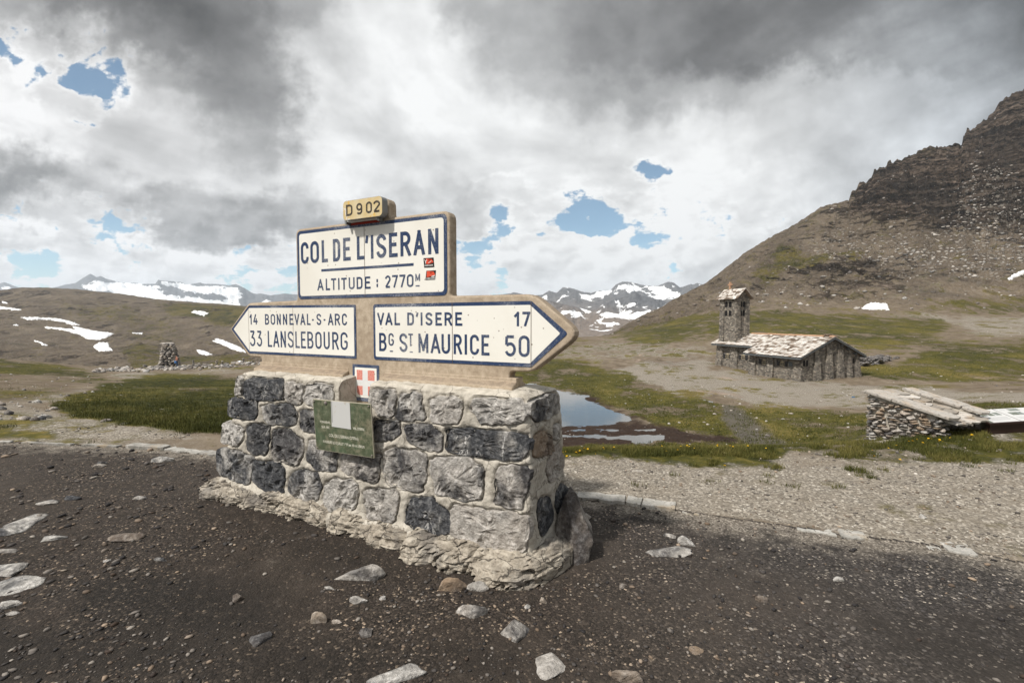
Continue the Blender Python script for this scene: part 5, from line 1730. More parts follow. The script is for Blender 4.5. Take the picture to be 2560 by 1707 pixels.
sh = MB()
plate(sh, round_poly([(-1.536, .884), (-1.275, .884), (-1.275, 1.158), (-1.536, 1.158)], [.02, .02, .006, .006]), YF - .004, YF + .004, 0)
plate(sh, round_poly([(-1.512, .912), (-1.296, .912), (-1.296, 1.135), (-1.512, 1.135)], [.02, .02, .006, .006]), YF - .0052, YF - .0038, 1)
for (a, b, c_, d) in ((-1.492, -1.434, 1.042, 1.117), (-1.382, -1.316, 1.042, 1.117), (-1.492, -1.434, .930, .998), (-1.382, -1.316, .930, .998)):
    rad = [.0] * 4
    if c_ < 1:
        rad = [.03, .0, 0, 0] if a < -1.45 else [0, .03, 0, 0]
    plate(sh, round_poly([(a, c_), (b, c_), (b, d), (a, d)], rad), YF - .0058, YF - .0050, 2)
plate(sh, [(-1.434, .925), (-1.382, .925), (-1.382, 1.117), (-1.434, 1.117)], YF - .0058, YF - .0050, 3)
for a, b in ((-1.492, -1.434), (-1.382, -1.316)):
    plate(sh, [(a, .998), (b, .998), (b, 1.042), (a, 1.042)], YF - .0058, YF - .0050, 3)
sh.build('coat_of_arms', [m_blue, m_enamel, m_red, m_white], sign)


def text_faces(mb, s, x, z, size, y, mi, sx=1.0, cx=True, bold=0.0008):
    cu = bpy.data.curves.new('lettering', 'FONT')
    cu.body = s
    cu.size = size
    cu.offset = bold
    cu.align_x = 'CENTER' if cx else 'LEFT'
    to = bpy.data.objects.new('lettering', cu)
    COL.objects.link(to)
    dg = bpy.context.evaluated_depsgraph_get()
    me = bpy.data.meshes.new_from_object(to.evaluated_get(dg))
    mb.add([(x + v.co.x * sx, y, z + v.co.y) for v in me.vertices], [tuple(p.vertices) for p in me.polygons], mi)
    bpy.data.objects.remove(to)
    bpy.data.curves.remove(cu)
    bpy.data.meshes.remove(me)


for k_, (x0, x1, z0, z1, lab) in enumerate(((-.857, -.772, 1.845, 1.909, 'upper black and scarlet sticker with a rider figure'), (-.840, -.760, 1.761, 1.823, 'lower black and scarlet sticker'))):
    st = MB()
    sk = -.006 if k_ == 0 else .008
    W_, H_ = x1 - x0, z1 - z0
    m_ = lambda a, b: (x0 + a * W_ + sk * (b - .5), z0 + b * H_)
    ysk = YF - .0056
    plate(st, [m_(0, 0), m_(1, 0), m_(1, 1), m_(0, 1)], ysk, ysk + .001, 0)
    if k_ == 0:
        plate(st, [m_(.22, .38), m_(.45, .34), m_(.80, .86), m_(.97, .50), m_(.88, .48), m_(.80, .62), m_(.55, .36), m_(.42, .92), m_(.24, .92)][::-1], ysk - .0005, ysk - .0001, 1)
        plate(st, [m_(.06, .84), m_(.14, .70), m_(.16, .40), m_(.21, .40), m_(.22, .62), m_(.36, .80), m_(.34, .86), m_(.20, .70), m_(.10, .88)][::-1], ysk - .0009, ysk - .0006, 2)
        plate(st, [m_(.46, .44), m_(.76, .62), m_(.76, .68), m_(.46, .50)], ysk - .0009, ysk - .0006, 2)
    else:
        plate(st, [m_(.10, .30), m_(.30, .30), m_(.75, .90), m_(.98, .52), m_(.80, .42), m_(.72, .56), m_(.46, .34), m_(.38, .96), m_(.06, .96)][::-1], ysk - .0005, ysk - .0001, 1)
        plate(st, [m_(.56, .30), m_(.92, .30), m_(.92, .50), m_(.84, .50), m_(.80, .40), m_(.70, .46), m_(.60, .36)], ysk - .0009, ysk - .0006, 2)
    tz = z0 + (.14 if k_ == 0 else .08) * H_
    text_faces(st, 'KNIESCHLEIFER', (x0 + x1) / 2, tz, .0125, ysk - .0008, 2, 0.82, bold=.0004)
    so = st.build('sticker', [m_ink, m_scarlet, m_whitepaint], sign)
    so['label'] = lab

# ------------------------------------------------------------------ the green commemorative plaque, hung crooked on the stones
plq = empty('commemorative_plaque', (0, 0, 0), 0)
tag(plq, 'weathered green metal plaque hanging crooked on the stone pedestal', 'plaque')
Rm = Matrix.Rotation(ROT, 4, 'Z')
c_local = Vector((-1.387, -0.045, 0.740))
plq.matrix_world = Matrix.Translation(Vector(ORG)) @ Rm @ Matrix.Translation(c_local) @ Matrix.Rotation(math.radians(-1.0), 4, 'Y') @ Matrix.Rotation(math.radians(3), 4, 'X')
m_green, t = mat('mottled_green_plate')
P = t.obj()
nA, nB, nC = t.noise(P, 6, 5, 0.6), t.noise(P, 24, 6, 0.66), t.noise(P, 110, 4, 0.6)
bl = t.voro(P, 15, out='Color')
bs_ = t.n('ShaderNodeSeparateColor')
t.set(bs_.inputs[0], bl)
c = t.ramp(nB, [(0.3, (.050, .064, .036)), (0.5, (.105, .120, .072)), (0.70, (.20, .205, .14))])
c = t.mix(t.rng(nA, 0.5, 0.68, 0, 0.75), c, (.22, .20, .135))
c = t.mix(t.math('MULTIPLY', t.rng(bs_.outputs[0], 0.5, 0.9), 0.35), c, (.07, .125, .07))
c = add_wear(t, c, P, 90, 0.58, 0.68, (.035, .04, .025), 0.6)
t.set(t.b['Base Color'], c)
t.b['Roughness'].default_value = 0.55
m_edge, t = mat('pale_plate_edge')
t.set(t.b['Base Color'], t.mix(t.noise(t.obj(), 40, 4), (.30, .28, .20), (.46, .43, .34)))
m_paper, t = mat('blank_grey_square')
P = t.obj()
t.set(t.b['Base Color'], t.mix(t.rng(t.noise(P, 14, 4), 0.60, 0.70), (.56, .56, .545), (.42, .36, .25)))
m_gold, t = mat('faded_lettering')
P = t.obj()
t.set(t.b['Base Color'], t.mix(t.rng(t.noise(P, 60, 3), 0.42, 0.6, 0, 0.5), (.62, .60, .50), (.30, .30, .22)))
hw, hh = .278, .185
pb = MB()
plate(pb, [(-hw, -hh), (hw, -hh), (hw, hh), (-hw, hh)], -.005, .005, 1)
plate(pb, [(-hw + .004, -hh + .004), (hw - .004, -hh + .004), (hw - .004, hh - .004), (-hw + .004, hh - .004)], -.0060, -.0049, 0)
yt = -.0068
text_faces(pb, 'BONNEVAL', -.165, .018, .0235, yt, 2, .86)
text_faces(pb, 'SUR ARC', -.165, -.018, .0235, yt, 2, .86)
text_faces(pb, "VAL D'ISERE", .155, -.002, .0235, yt, 2, .86)
text_faces(pb, "COL DE L'ISERAN (2770m)", .005, -.075, .029, yt, 2, .86)
text_faces(pb, 'INAUGURE LE 10 JUILLET 1937 par Albert LEBRUN', .0, -.125, .0255, yt, 2, .72)
pb.build('plate', [m_green, m_edge, m_gold], plq)
pq = MB()
plate(pq, [(-.100, .0), (.084, -.004), (.090, hh - .001), (-.090, hh - .001)], -.0085, -.0061, 0)
plate(pq, [(-.092, .03), (-.0885, .03), (-.081, hh - .004), (-.0845, hh - .004)], -.0092, -.0086, 1)
pq.build('blank_square', [m_paper, m_metal], plq)
m_rust, t = mat('rusty_bolt')
t.set(t.b['Base Color'], t.mix(t.noise(t.obj(), 90, 3), (.10, .05, .03), (.5, .48, .46)))
t.b['Metallic'].default_value = 0.5
for bx, bz, br_ in ((-hw + .015, hh - .014, .006), (hw - .016, hh - .016, .006), (hw - .016, -hh + .016, .006), (-hw + .014, -hh + .014, .006), (-.145, hh - .018, .0125)):
    bo = MB()
    n = 8
    for (r0, y0), (r1, y1) in (((br_, -.004), (br_, -.011)), ((br_, -.011), (br_ * .5, -.015))):
        a0 = [(bx + r0 * math.cos(k_ * 2 * math.pi / n), y0, bz + r0 * math.sin(k_ * 2 * math.pi / n)) for k_ in range(n)]
        a1 = [(bx + r1 * math.cos(k_ * 2 * math.pi / n), y1, bz + r1 * math.sin(k_ * 2 * math.pi / n)) for k_ in range(n)]
        bo.add(a0 + a1, [(k_, (k_ + 1) % n, n + (k_ + 1) % n, n + k_) for k_ in range(n)] + ([tuple(range(n, 2 * n))] if r1 < br_ else []))
    bo.build('bolt', [m_rust], plq)

# ------------------------------------------------------------------ the chapel
CH_O, CH_R = Vector((45.03, 74.03, 0.0)), math.radians(17.8)
m_rubble, t = mat('grey_rubble_wall')
P = t.obj()
Pw = t.vmath('ADD', t.scale3(P, 1, 1, 1.7), t.vmath('SCALE', t.noise(P, 1.5, 3, out=1), 0.35))
cells = t.voro(Pw, 2.7, out='Color')
edge = t.voro(Pw, 2.7, 'DISTANCE_TO_EDGE')
cs = t.n('ShaderNodeSeparateColor')
t.set(cs.inputs[0], cells)
c = t.ramp(cs.outputs[0], [(0.0, (.095, .088, .078)), (0.4, (.19, .172, .148)), (0.7, (.30, .268, .225)), (1.0, (.43, .385, .32))])
c = t.mix(t.rng(cs.outputs[1], 0.72, 0.95, 0, 0.35), c, (.21, .155, .11))
c = t.mix(t.rng(edge, 0.10, 0.02, 0, 0.75), c, (.21, .19, .165))
st_ = t.noise(t.scale3(P, 0.7, 0.7, 0.16), 1.2, 5, 0.65)
c = t.mix(t.rng(st_, 0.52, 0.74, 0, 0.5), c, (.045, .040, .036))
t.set(t.b['Base Color'], c)
t.b['Roughness'].default_value = 0.95
t.set(t.b['Normal'], t.bump(t.math('ADD', t.math('MULTIPLY', t.rng(edge, 0.0, 0.14), 1.0), t.noise(P, 6, 5)), 0.9, 0.12))
m_slab, t = mat('pale_roof_slabs')
rn = t.attr('rnd')
P = t.obj()
n6 = t.noise(P, 3.5, 6, 0.65)
c = t.ramp(rn, [(0.0, (.10, .075, .055)), (0.16, (.24, .19, .15)), (0.32, (.42, .38, .34)), (0.7, (.56, .53, .49)), (1.0, (.70, .67, .63))])
c = t.mix(t.rng(n6, 0.50, 0.70, 0, 0.6), c, (.38, .26, .17))
t.set(t.b['Base Color'], c)
t.b['Roughness'].default_value = 0.8
m_fascia, t = mat('grey_painted_timber')
t.set(t.b['Base Color'], t.mix(t.noise(t.obj(), 2.5, 4), (.075, .085, .090), (.12, .13, .135)))
m_shut, t = mat('dark_shutter')
t.set(t.b['Base Color'], t.mix(t.noise(t.obj(), 5, 3), (.018, .018, .020), (.035, .034, .035)))
m_dark, t = mat('dark_opening')
t.b['Base Color'].default_value = (.012, .011, .011, 1)
m_frame, t = mat('ochre_window_frame')
t.set(t.b['Base Color'], t.mix(t.noise(t.obj(), 9, 3), (.40, .32, .19), (.52, .44, .30)))
m_glass, t = mat('window_glass')
t.b['Base Color'].default_value = (.03, .033, .038, 1)
t.b['Roughness'].default_value = 0.12
m_tile, t = mat('orange_ridge_tile')
t.set(t.b['Base Color'], t.mix(t.noise(t.obj(), 2.2, 4), (.30, .16, .09), (.50, .33, .22)))

chap = empty('chapel', CH_O, CH_R)
tag(chap, 'grey rubble stone chapel with pale slab roof, buttresses and square bell tower', 'chapel')
GB = -9.4
RX, RZ, SL = 5.75, -1.44, 0.448
rz_at = lambda x: RZ - SL * abs(x - RX)
wl = MB()
wl.prism([(0, GB), (11.8, GB), (11.8, rz_at(11.8) - .22), (RX, RZ - .25), (0, rz_at(0) - .22)], lambda a, b: (a, 0, b), lambda a, b: (a, 10.45, b))
wl.prism([(2.15, GB), (11.79, GB), (11.79, rz_at(11.79) - .22), (RX, RZ - .252), (2.15, rz_at(2.15) - .22)], lambda a, b: (a, 10.452, b), lambda a, b: (a, 21.2, b))


def butt_x(x, y0, y1, zt, p0=.42, p1=.12):
    """battered pier on a wall facing -x"""
    wl.hexa([(x - p0 - .15, y0 - .06, GB), (x + .2, y0 - .06, GB), (x + .2, y1 + .06, GB), (x - p0 - .15, y1 + .06, GB), (x - p1, y0, zt), (x + .2, y0, zt), (x + .2, y1, zt), (x - p1, y1, zt)])


def butt_y(y, x0, x1, zt0, zt1, p0=.55, p1=.12):
    """battered pier on the gable facing -y"""
    wl.hexa([(x0 - .05, y - p0 - .15, GB), (x1 + .05, y - p0 - .15, GB), (x1 + .05, y + .2, GB), (x0 - .05, y + .2, GB), (x0, y - p1, zt0), (x1, y - p1, zt1), (x1, y + .2, zt1), (x0, y + .2, zt0)])


for y0, y1 in ((.02, 1.35), (5.4, 6.65), (9.1, 10.42)):
    butt_x(0, y0, y1, rz_at(0) - .30)
for y0, y1 in ((10.46, 11.4), (15.6, 16.9), (19.6, 21.1)):
    butt_x(2.15, y0, y1, rz_at(2.15) - .30)
for x0, x1 in ((2.15, 3.2), (4.6, 5.7), (7.1, 8.1), (9.35, 9.9), (11.0, 11.78)):
    butt_y(0, x0, x1, rz_at(x0) - .34, rz_at(x1) - .34)
wl.build('wall', [m_rubble], chap)


def slab_roof(name, quads, parent, size, lift=0.05, seed=1):
    """overlapping irregular stone slabs on sloping rectangles; each: origin, along, up the slope"""
    rg = np.random.default_rng(seed)
    vs, fs, at_ = [], [], []
    for o_, du, dv in quads:
        o_, du, dv = Vector(o_), Vector(du), Vector(dv)
        lu, lv = du.length, dv.length
        eu, ev = du / lu, dv / lv
        n_ = eu.cross(ev)
        if n_.z < 0:
            n_ = -n_
        b = len(vs)
        for p in (o_, o_ + du, o_ + du + dv, o_ + dv):
            vs.append(p - n_ * .10)
            at_.append(.1)
        for p in (o_, o_ + du, o_ + du + dv, o_ + dv):
            vs.append(p - n_ * .01)
            at_.append(.1)
        for f in ((3, 2, 1, 0), (4, 5, 6, 7), (0, 1, 5, 4), (1, 2, 6, 5), (2, 3, 7, 6), (3, 0, 4, 7)):
            fs.append(tuple(b + i for i in f))
        v = -0.06
        while v < lv - .05:
            hv = size * rg.uniform(.55, .85)
            u = -0.08 - rg.uniform(0, .3)
            while u < lu + .05:
                wu = size * rg.uniform(.6, 1.5)
                u0, u1 = max(u, -.1), min(u + wu * .97, lu + .1)
                if u1 - u0 > .08:
                    v0, v1 = v - rg.uniform(0, .14) * size, min(v + hv * 1.35, lv + .05)
                    th = size * rg.uniform(.05, .13)
                    tl = rg.uniform(-.05, .05) * size
                    hb, ht = size * .16 + rg.uniform(0, .06) * size, size * .03
                    cs_ = [(u0 + rg.uniform(0, .12) * size, v0, hb + tl), ((u0 + u1) / 2 + rg.uniform(-.1, .1), v0 - rg.uniform(-.05, .12) * size, hb), (u1 - rg.uniform(0, .12) * size, v0, hb - tl),
                           (u1, v1, ht), (u0, v1, ht)]
                    b = len(vs)
                    for a_, c_, h_ in cs_:
                        vs.append(o_ + eu * a_ + ev * c_ + n_ * (h_ + lift * 0))
                    for a_, c_, h_ in cs_:
                        vs.append(o_ + eu * a_ + ev * c_ + n_ * (h_ + th))
                    col = float(np.clip(rg.beta(2.2, 1.1), 0, 1)) if rg.random() > .22 else rg.uniform(0, .22)
                    at_ += [col] * 10
                    fs += [(b + 4, b + 3, b + 2, b + 1, b), (b + 5, b + 6, b + 7, b + 8, b + 9)] + [(b + i, b + (i + 1) % 5, b + 5 + (i + 1) % 5, b + 5 + i) for i in range(5)]
                u += wu
            v += hv
    o = mesh_np(name, vs, fs, m_slab, parent, smooth=False, attrs={'rnd': at_})
    bm = bmesh.new()
    bm.from_mesh(o.data)
    bmesh.ops.recalc_face_normals(bm, faces=bm.faces[:])
    bm.to_mesh(o.data)
    bm.free()
    return o


def slope_quad(x_eave, y0, y1):
    z = rz_at(x_eave)
    return ((x_eave, y0, z), (0, y1 - y0, 0), (RX - x_eave, 0, RZ - z))


roof = slab_roof('roof', [slope_quad(-1.15, -.55, 10.9), slope_quad(1.25, 10.9, 21.7), slope_quad(12.65, -.55, 21.7)], chap, .62, seed=4)
rg_ = MB()
y = -.6
rs_ = random.Random(3)
while y < 15.8:
    l_ = rs_.uniform(.5, .9)
    z_ = RZ + .17 + rs_.uniform(0, .05)
    rg_.prism([(RX - .32, z_ - .16), (RX + .32, z_ - .16), (RX + .30, z_ - .07), (RX, z_ + .06), (RX - .30, z_ - .07)], lambda a, b: (a, y, b), lambda a, b: (a, y + l_ - .03, b))
    y += l_
rg_.build('ridge', [m_tile], roof)
rb_ = MB()
rb_.box((RX - .45, .2, RZ + .15), (RX + .35, 1.1, RZ + .42))
rb_.build('ridge_stone', [m_slab], roof, bevel=.06)
fa = MB()


def bargeboard(x_e, y0, y1):
    ze = rz_at(x_e)
    s = 1 if x_e < RX else -1
    fa.hexa([(x_e - s * .06, y0, ze - .28), (RX, y0, RZ - .32), (RX, y1, RZ - .32), (x_e - s * .06, y1, ze - .28), (x_e - s * .06, y0, ze - .06), (RX, y0, RZ - .06), (RX, y1, RZ - .06), (x_e - s * .06, y1, ze - .06)])


bargeboard(-1.15, -.62, -.50)
bargeboard(12.65, -.622, -.502)
for xe, y0, y1 in ((-1.15, -.498, 10.9), (1.25, 10.9, 21.7), (12.65, -.50, 21.7)):
    s = 1 if xe < RX else -1
    ze = rz_at(xe)
    fa.box((min(xe - s * .07, xe + s * .06), y0, ze - .30), (max(xe - s * .07, xe + s * .06), y1, ze - .03))
for xb in (9.0, 10.6, 7.6, 3.4):
    zb = rz_at(xb) - .45
    fa.box((xb - .14, -.49, zb - .16), (xb + .14, .3, zb + .06))
fa.build('fascia', [m_fascia], chap)


def arch(y0, y1, z0, z1, n=6):
    r_ = (y1 - y0) / 2
    cy = (y0 + y1) / 2
    return [(y0, z0), (y1, z0)] + [(cy + r_ * math.cos(math.pi * k / n), z1 - r_ * .9 + r_ * .9 * math.sin(math.pi * k / n)) for k in range(n + 1)]


def window_x(x, y0, y1, z0, z1, par, shutters=True):
    a = arch(y0, y1, z0, z1)
    fr = MB()
    fr.prism(a, lambda p, q_: (x - .05, p, q_), lambda p, q_: (x + .1, p, q_))
    o = fr.build('window', [m_frame], par)
    gl = MB()
    g_ = .07
    mid, zm = (y0 + y1) / 2, (z0 + z1) / 2
    for ya, yb in ((y0 + g_, mid - .03), (mid + .03, y1 - g_)):
        for za, zb in ((z0 + g_, zm - .03), (zm + .03, z1 - g_ - .12)):
            gl.box((x - .062, ya, za), (x - .04, yb, zb))
    gl.build('pane', [m_glass], o)
    if shutters:
        for s, e in ((1, y1), (-1, y0)):
            w_ = (y1 - y0) * .62
            ya, yb = (e + .05, e + .05 + w_) if s > 0 else (e - .05 - w_, e - .05)
            lo, hi = z1 + .10, z1 - .16
            sh_ = MB()
            zi, zo = (hi + .05, lo) if s > 0 else (lo, hi + .05)
            sh_.prism([(ya, z0 - .05), (yb, z0 - .05), (yb, zo), ((ya + yb) / 2, (zi + zo) / 2 - .18), (ya, zi)], lambda p, q_: (x - .12, p, q_), lambda p, q_: (x - .05, p, q_))
            sh_.build('shutter', [m_shut], o)


for x, y0, y1, z0, z1 in ((0, 7.0, 7.85, -6.22, -5.42), (0, 3.35, 4.2, -6.15, -5.38), (2.15, 17.85, 18.75, -6.08, -5.24), (2.15, 13.9, 14.8, -5.97, -5.15)):
    window_x(x, y0, y1, z0, z1, chap)
for x0, x1, z0, z1 in ((.02, .42, -5.9, -4.95), (.62, 1.0, -5.9, -4.95), (9.95, 10.3, -5.7, -4.9), (10.5, 10.82, -5.7, -4.9)):
    wb = MB()
    wb.prism(arch(x0, x1, z0, z1), lambda a, b: (a, -.035, b), lambda a, b: (a, .1, b))
    wb.build('window', [m_dark], chap)
sb_ = MB()
sb_.box((-.06, 1.9, -6.1), (.05, 2.55, -5.45))
sb_.build('wall_plate', [m_fascia], chap)

TX0, TX1, TY0, TY1, TZ = 2.1, 5.25, 16.3, 20.6, 5.50
tw = MB()
tw.box((TX0 + .16, TY0 + .16, GB), (TX1 - .16, TY1 - .16, TZ))
for x0, x1, y0, y1 in ((TX0, TX0 + 1.0, TY0, TY0 + 1.05), (TX1 - 1.0, TX1, TY0, TY0 + 1.05), (TX0, TX0 + 1.0, TY1 - 1.05, TY1), (TX1 - 1.0, TX1, TY1 - 1.05, TY1)):
    tw.hexa([(x0 - .14, y0 - .14, GB), (x1 + .14, y0 - .14, GB), (x1 + .14, y1 + .14, GB), (x0 - .14, y1 + .14, GB), (x0, y0, TZ + .02), (x1, y0, TZ + .02), (x1, y1, TZ + .02), (x0, y1, TZ + .02)])
TXM, TRZ = (TX0 + TX1) / 2, 7.10
for yy in (TY0 + .17, TY1 - .47):
    tw.prism([(TX0 + .1, TZ), (TX1 - .1, TZ), (TXM, TRZ - .18)], lambda a, b: (a, yy, b), lambda a, b: (a, yy + .3, b))
tower = tw.build('bell_tower', [m_rubble], chap)
ts = (TRZ - TZ) / (TXM - TX0)
eo = .34
slab_roof('tower_roof', [((TX0 - eo, TY0 - .55, TZ - eo * ts), (0, TY1 - TY0 + 1.1, 0), (TXM - TX0 + eo, 0, TRZ - TZ + eo * ts)),
                         ((TX1 + eo, TY0 - .55, TZ - eo * ts), (0, TY1 - TY0 + 1.1, 0), (TXM - TX1 - eo, 0, TRZ - TZ + eo * ts))], tower, .5, seed=9)
cx_ = MB()
cz = TRZ + .1
cyc = TY1 - .9
cx_.box((TXM - .16, cyc - .16, cz - .2), (TXM + .16, cyc + .16, cz + 1.35))
cx_.box((TXM - .15, cyc - .52, cz + .72), (TXM + .15, cyc + .52, cz + 1.0))
cx_.build('cross', [m_tile], tower, bevel=.03)
for zz in (3.05, 5.05 - .35):
    for yc in (TY0 + 1.72, TY0 + 2.72):
        wb = MB()
        wb.prism(arch(yc - .31, yc + .31, zz - 1.05, zz), lambda p, q_: (TX0 + .10, p, q_), lambda p, q_: (TX0 + .4, p, q_))
        wb.build('belfry_window', [m_dark], tower)
    for xc in (TX0 + 1.2, TX0 + 1.95):
        wb = MB()
        wb.prism(arch(xc - .27, xc + .27, zz - 1.05, zz), lambda p, q_: (p, TY0 + .10, q_), lambda p, q_: (p, TY0 + .4, q_))
        wb.build('belfry_window', [m_dark], tower)


# ------------------------------------------------------------------ loose rock heaps (too many to count)
def rock_field(name, places, m, kind='stuff', sub=2, seed=1, facets=8, keep=.7):
    """places: (x, y, z, sx, sy, sz, rot, tone, warm)"""
    protos = [rock((1, 1, 1), seed * 13 + k_, sub, facets=facets, rough=.12, keep=keep) for k_ in range(7)]
    V, Fc, T_, W_, R_ = [], [], [], [], []
    base = 0
    for i, (x, y, z, sx, sy, sz, a, tn_, wm) in enumerate(places):
        v, f = protos[i % 7]
        ca, sa2 = math.cos(a), math.sin(a)
        vx, vy, vz_ = v[:, 0] * sx, v[:, 1] * sy, v[:, 2] * sz
        V.append(np.column_stack([x + vx * ca - vy * sa2, y + vx * sa2 + vy * ca, z + vz_]))
        Fc.append(f + base)
        base += len(v)
        T_.append(np.full(len(v), tn_))
        W_.append(np.full(len(v), wm))
        R_.append(np.full(len(v), (i * .377) % 1))
    o = mesh_np(name, np.concatenate(V), np.concatenate(Fc), m, smooth=False, attrs={'tone': np.concatenate(T_), 'warm': np.concatenate(W_), 'rnd': np.concatenate(R_)})
    return tag(o, kind=kind) if kind else o


rq = random.Random(8)
pl = []
for _ in range(170):
    px, py = rq.uniform(2146, 2222), 0
    fx = (px - 2146) / 76
    py = rq.uniform(884 + 4 * fx, 930 - 26 * fx)
    h = land_hit(px, 915 - 20 * fx, 76 + 6 * fx)
    s = rq.uniform(.35, .95)
    zz_ = h.z + rq.uniform(-.1, 1.3) * (1 - fx * .7)
    pl.append((h.x + rq.uniform(-.8, .8), h.y + rq.uniform(-2, 2), zz_, s * 1.5, s * 1.2, s * .7, rq.uniform(0, 3), rq.uniform(0, .12), .15))
tag(rock_field('rubble', pl, m_stone, seed=2), 'heap of dark broken rock banked against the right end of the chapel', 'rubble')

# ------------------------------------------------------------------ cairn tower, person, row of small cairns
base = land_hit(424, 920, 40)
sc_px = base.y / F
ct = empty('cairn_tower', base, math.radians(24))
tag(ct, 'tapering square tower of dry stacked stones standing above the stony ridge on the left', 'cairn')
pl = []
Hc = 60 * sc_px
courses = 15
for k_ in range(courses):
    f = k_ / (courses - 1)
    half = (23.0 * (1 - f) + 12.0 * f) * sc_px * .92
    hz_ = Hc / courses
    zc_ = hz_ * (k_ + .5)
    for side in range(4):
        u = -half
        while u < half - .05:
            l_ = rq.uniform(.3, .8)
            l_ = min(l_, half - u)
            cx0 = u + l_ / 2
            off_ = half - .16 + rq.uniform(-.06, .08)
            x, y = [(cx0, -off_), (off_, cx0), (-cx0, off_), (-off_, -cx0)][side]
            pl.append((x, y, zc_ + rq.uniform(-.03, .03), (l_ if side % 2 == 0 else .5) * 1.15, (.5 if side % 2 == 0 else l_) * 1.15, hz_ * 1.3, 0, rq.uniform(.1, .75), rq.uniform(.1, .55)))
            u += l_
for _ in range(8):
    pl.append((rq.uniform(-.5, .5), rq.uniform(-.5, .5), Hc + .05, .9, .8, .3, rq.uniform(0, 3), .8, .2))
o = rock_field('stonework', pl, m_stone, kind=None, seed=3)
o.parent = ct
core = MB()
core.hexa([(-23 * sc_px * .7, -23 * sc_px * .7, -.4), (23 * sc_px * .7, -23 * sc_px * .7, -.4), (23 * sc_px * .7, 23 * sc_px * .7, -.4), (-23 * sc_px * .7, 23 * sc_px * .7, -.4),
           (-12 * sc_px * .8, -12 * sc_px * .8, Hc), (12 * sc_px * .8, -12 * sc_px * .8, Hc), (12 * sc_px * .8, 12 * sc_px * .8, Hc), (-12 * sc_px * .8, 12 * sc_px * .8, Hc)])
core.build('core', [m_stone], ct)

m_skin, t = mat('skin')
t.b['Base Color'].default_value = (.42, .25, .17, 1)
m_top, t = mat('rust_pink_top')
t.set(t.b['Base Color'], t.mix(t.noise(t.obj(), 9, 3), (.30, .13, .09), (.40, .19, .14)))
m_jean, t = mat('blue_jeans')
t.set(t.b['Base Color'], t.mix(t.noise(t.obj(), 12, 3), (.035, .06, .12), (.06, .10, .18)))
m_hair, t = mat('dark_hair')
t.b['Base Color'].default_value = (.05, .028, .018, 1)
m_bag, t = mat('blue_bag')
t.b['Base Color'].default_value = (.06, .16, .36, 1)


def skin_mesh(verts, edges, radii, name):
    me = bpy.data.meshes.new(name)
    me.from_pydata(verts, edges, [])
    o = bpy.data.objects.new(name, me)
    COL.objects.link(o)
    md = o.modifiers.new('skin', 'SKIN')
    for sv_, r_ in zip(me.skin_vertices[0].data, radii):
        sv_.radius = (r_, r_)
    me.skin_vertices[0].data[0].use_root = True
    ss = o.modifiers.new('sub', 'SUBSURF')
    ss.levels = ss.render_levels = 1
    dg = bpy.context.evaluated_depsgraph_get()
    nm = bpy.data.meshes.new_from_object(o.evaluated_get(dg))
    bpy.data.objects.remove(o)
    bpy.data.meshes.remove(me)
    return nm


J = [((0, 0, .93), .125), ((0, -.01, 1.15), .115), ((0, -.02, 1.36), .13), ((0, -.01, 1.47), .055), ((0, -.03, 1.56), .085), ((0, -.035, 1.66), .09),
     ((.18, -.02, 1.38), .055), ((.30, -.05, 1.14), .042), ((.24, -.22, 1.02), .035), ((.20, -.30, 1.00), .032),
     ((-.18, -.02, 1.38), .055), ((-.28, .00, 1.13), .042), ((-.26, -.12, .92), .034), ((-.25, -.17, .84), .03),
     ((.09, 0, .86), .095), ((.12, -.02, .48), .062), ((.13, .02, .09), .045), ((.13, -.13, .04), .035),
     ((-.09, 0, .86), .095), ((-.11, .03, .48), .062), ((-.14, .10, .09), .045), ((-.14, -.05, .04), .035)]
ED = [(0, 1), (1, 2), (2, 3), (3, 4), (4, 5), (2, 6), (6, 7), (7, 8), (8, 9), (2, 10), (10, 11), (11, 12), (12, 13), (0, 14), (14, 15), (15, 16), (16, 17), (0, 18), (18, 19), (19, 20), (20, 21)]
nm = skin_mesh([p for p, _ in J], ED, [r_ for _, r_ in J], 'person')
for m_ in (m_skin, m_top, m_jean, m_hair):
    nm.materials.append(m_)
for p in nm.polygons:
    cz_, cxp = p.center.z, abs(p.center.x)
    p.use_smooth = True
    if cz_ < .06:
        p.material_index = 3
    elif cz_ < .98 and cxp < .235:
        p.material_index = 2
    elif cz_ > 1.08 and cz_ < 1.47:
        p.material_index = 1
    elif cz_ > 1.62 or (cz_ > 1.5 and p.center.y > 0.01):
        p.material_index = 3
person = bpy.data.objects.new('person', nm)
COL.objects.link(person)
pq_ = Vector((-43.0, 61.4))
person.location = (pq_.x, pq_.y, height_at(pq_.x, pq_.y))
person.rotation_euler = (0, 0, math.radians(-35))
tag(person, 'person in a rust pink top and blue jeans standing beside the cairn tower', 'person')
bg = MB()
bg.prism(round_poly([(-.15, 0), (.15, 0), (.13, .30), (-.13, .30)], [.05, .05, .04, .04]), lambda a, b: (a, -.07, b), lambda a, b: (a, .07, b))
bag = bg.build('bag', [m_bag], None, bevel=.02)
bag.location = person.matrix_basis @ Vector((.27, -.26, .72))
bag.rotation_euler = (0, 0, math.radians(-20))
tag(bag, 'blue bag held at the hip of the person by the cairn tower', 'bag')

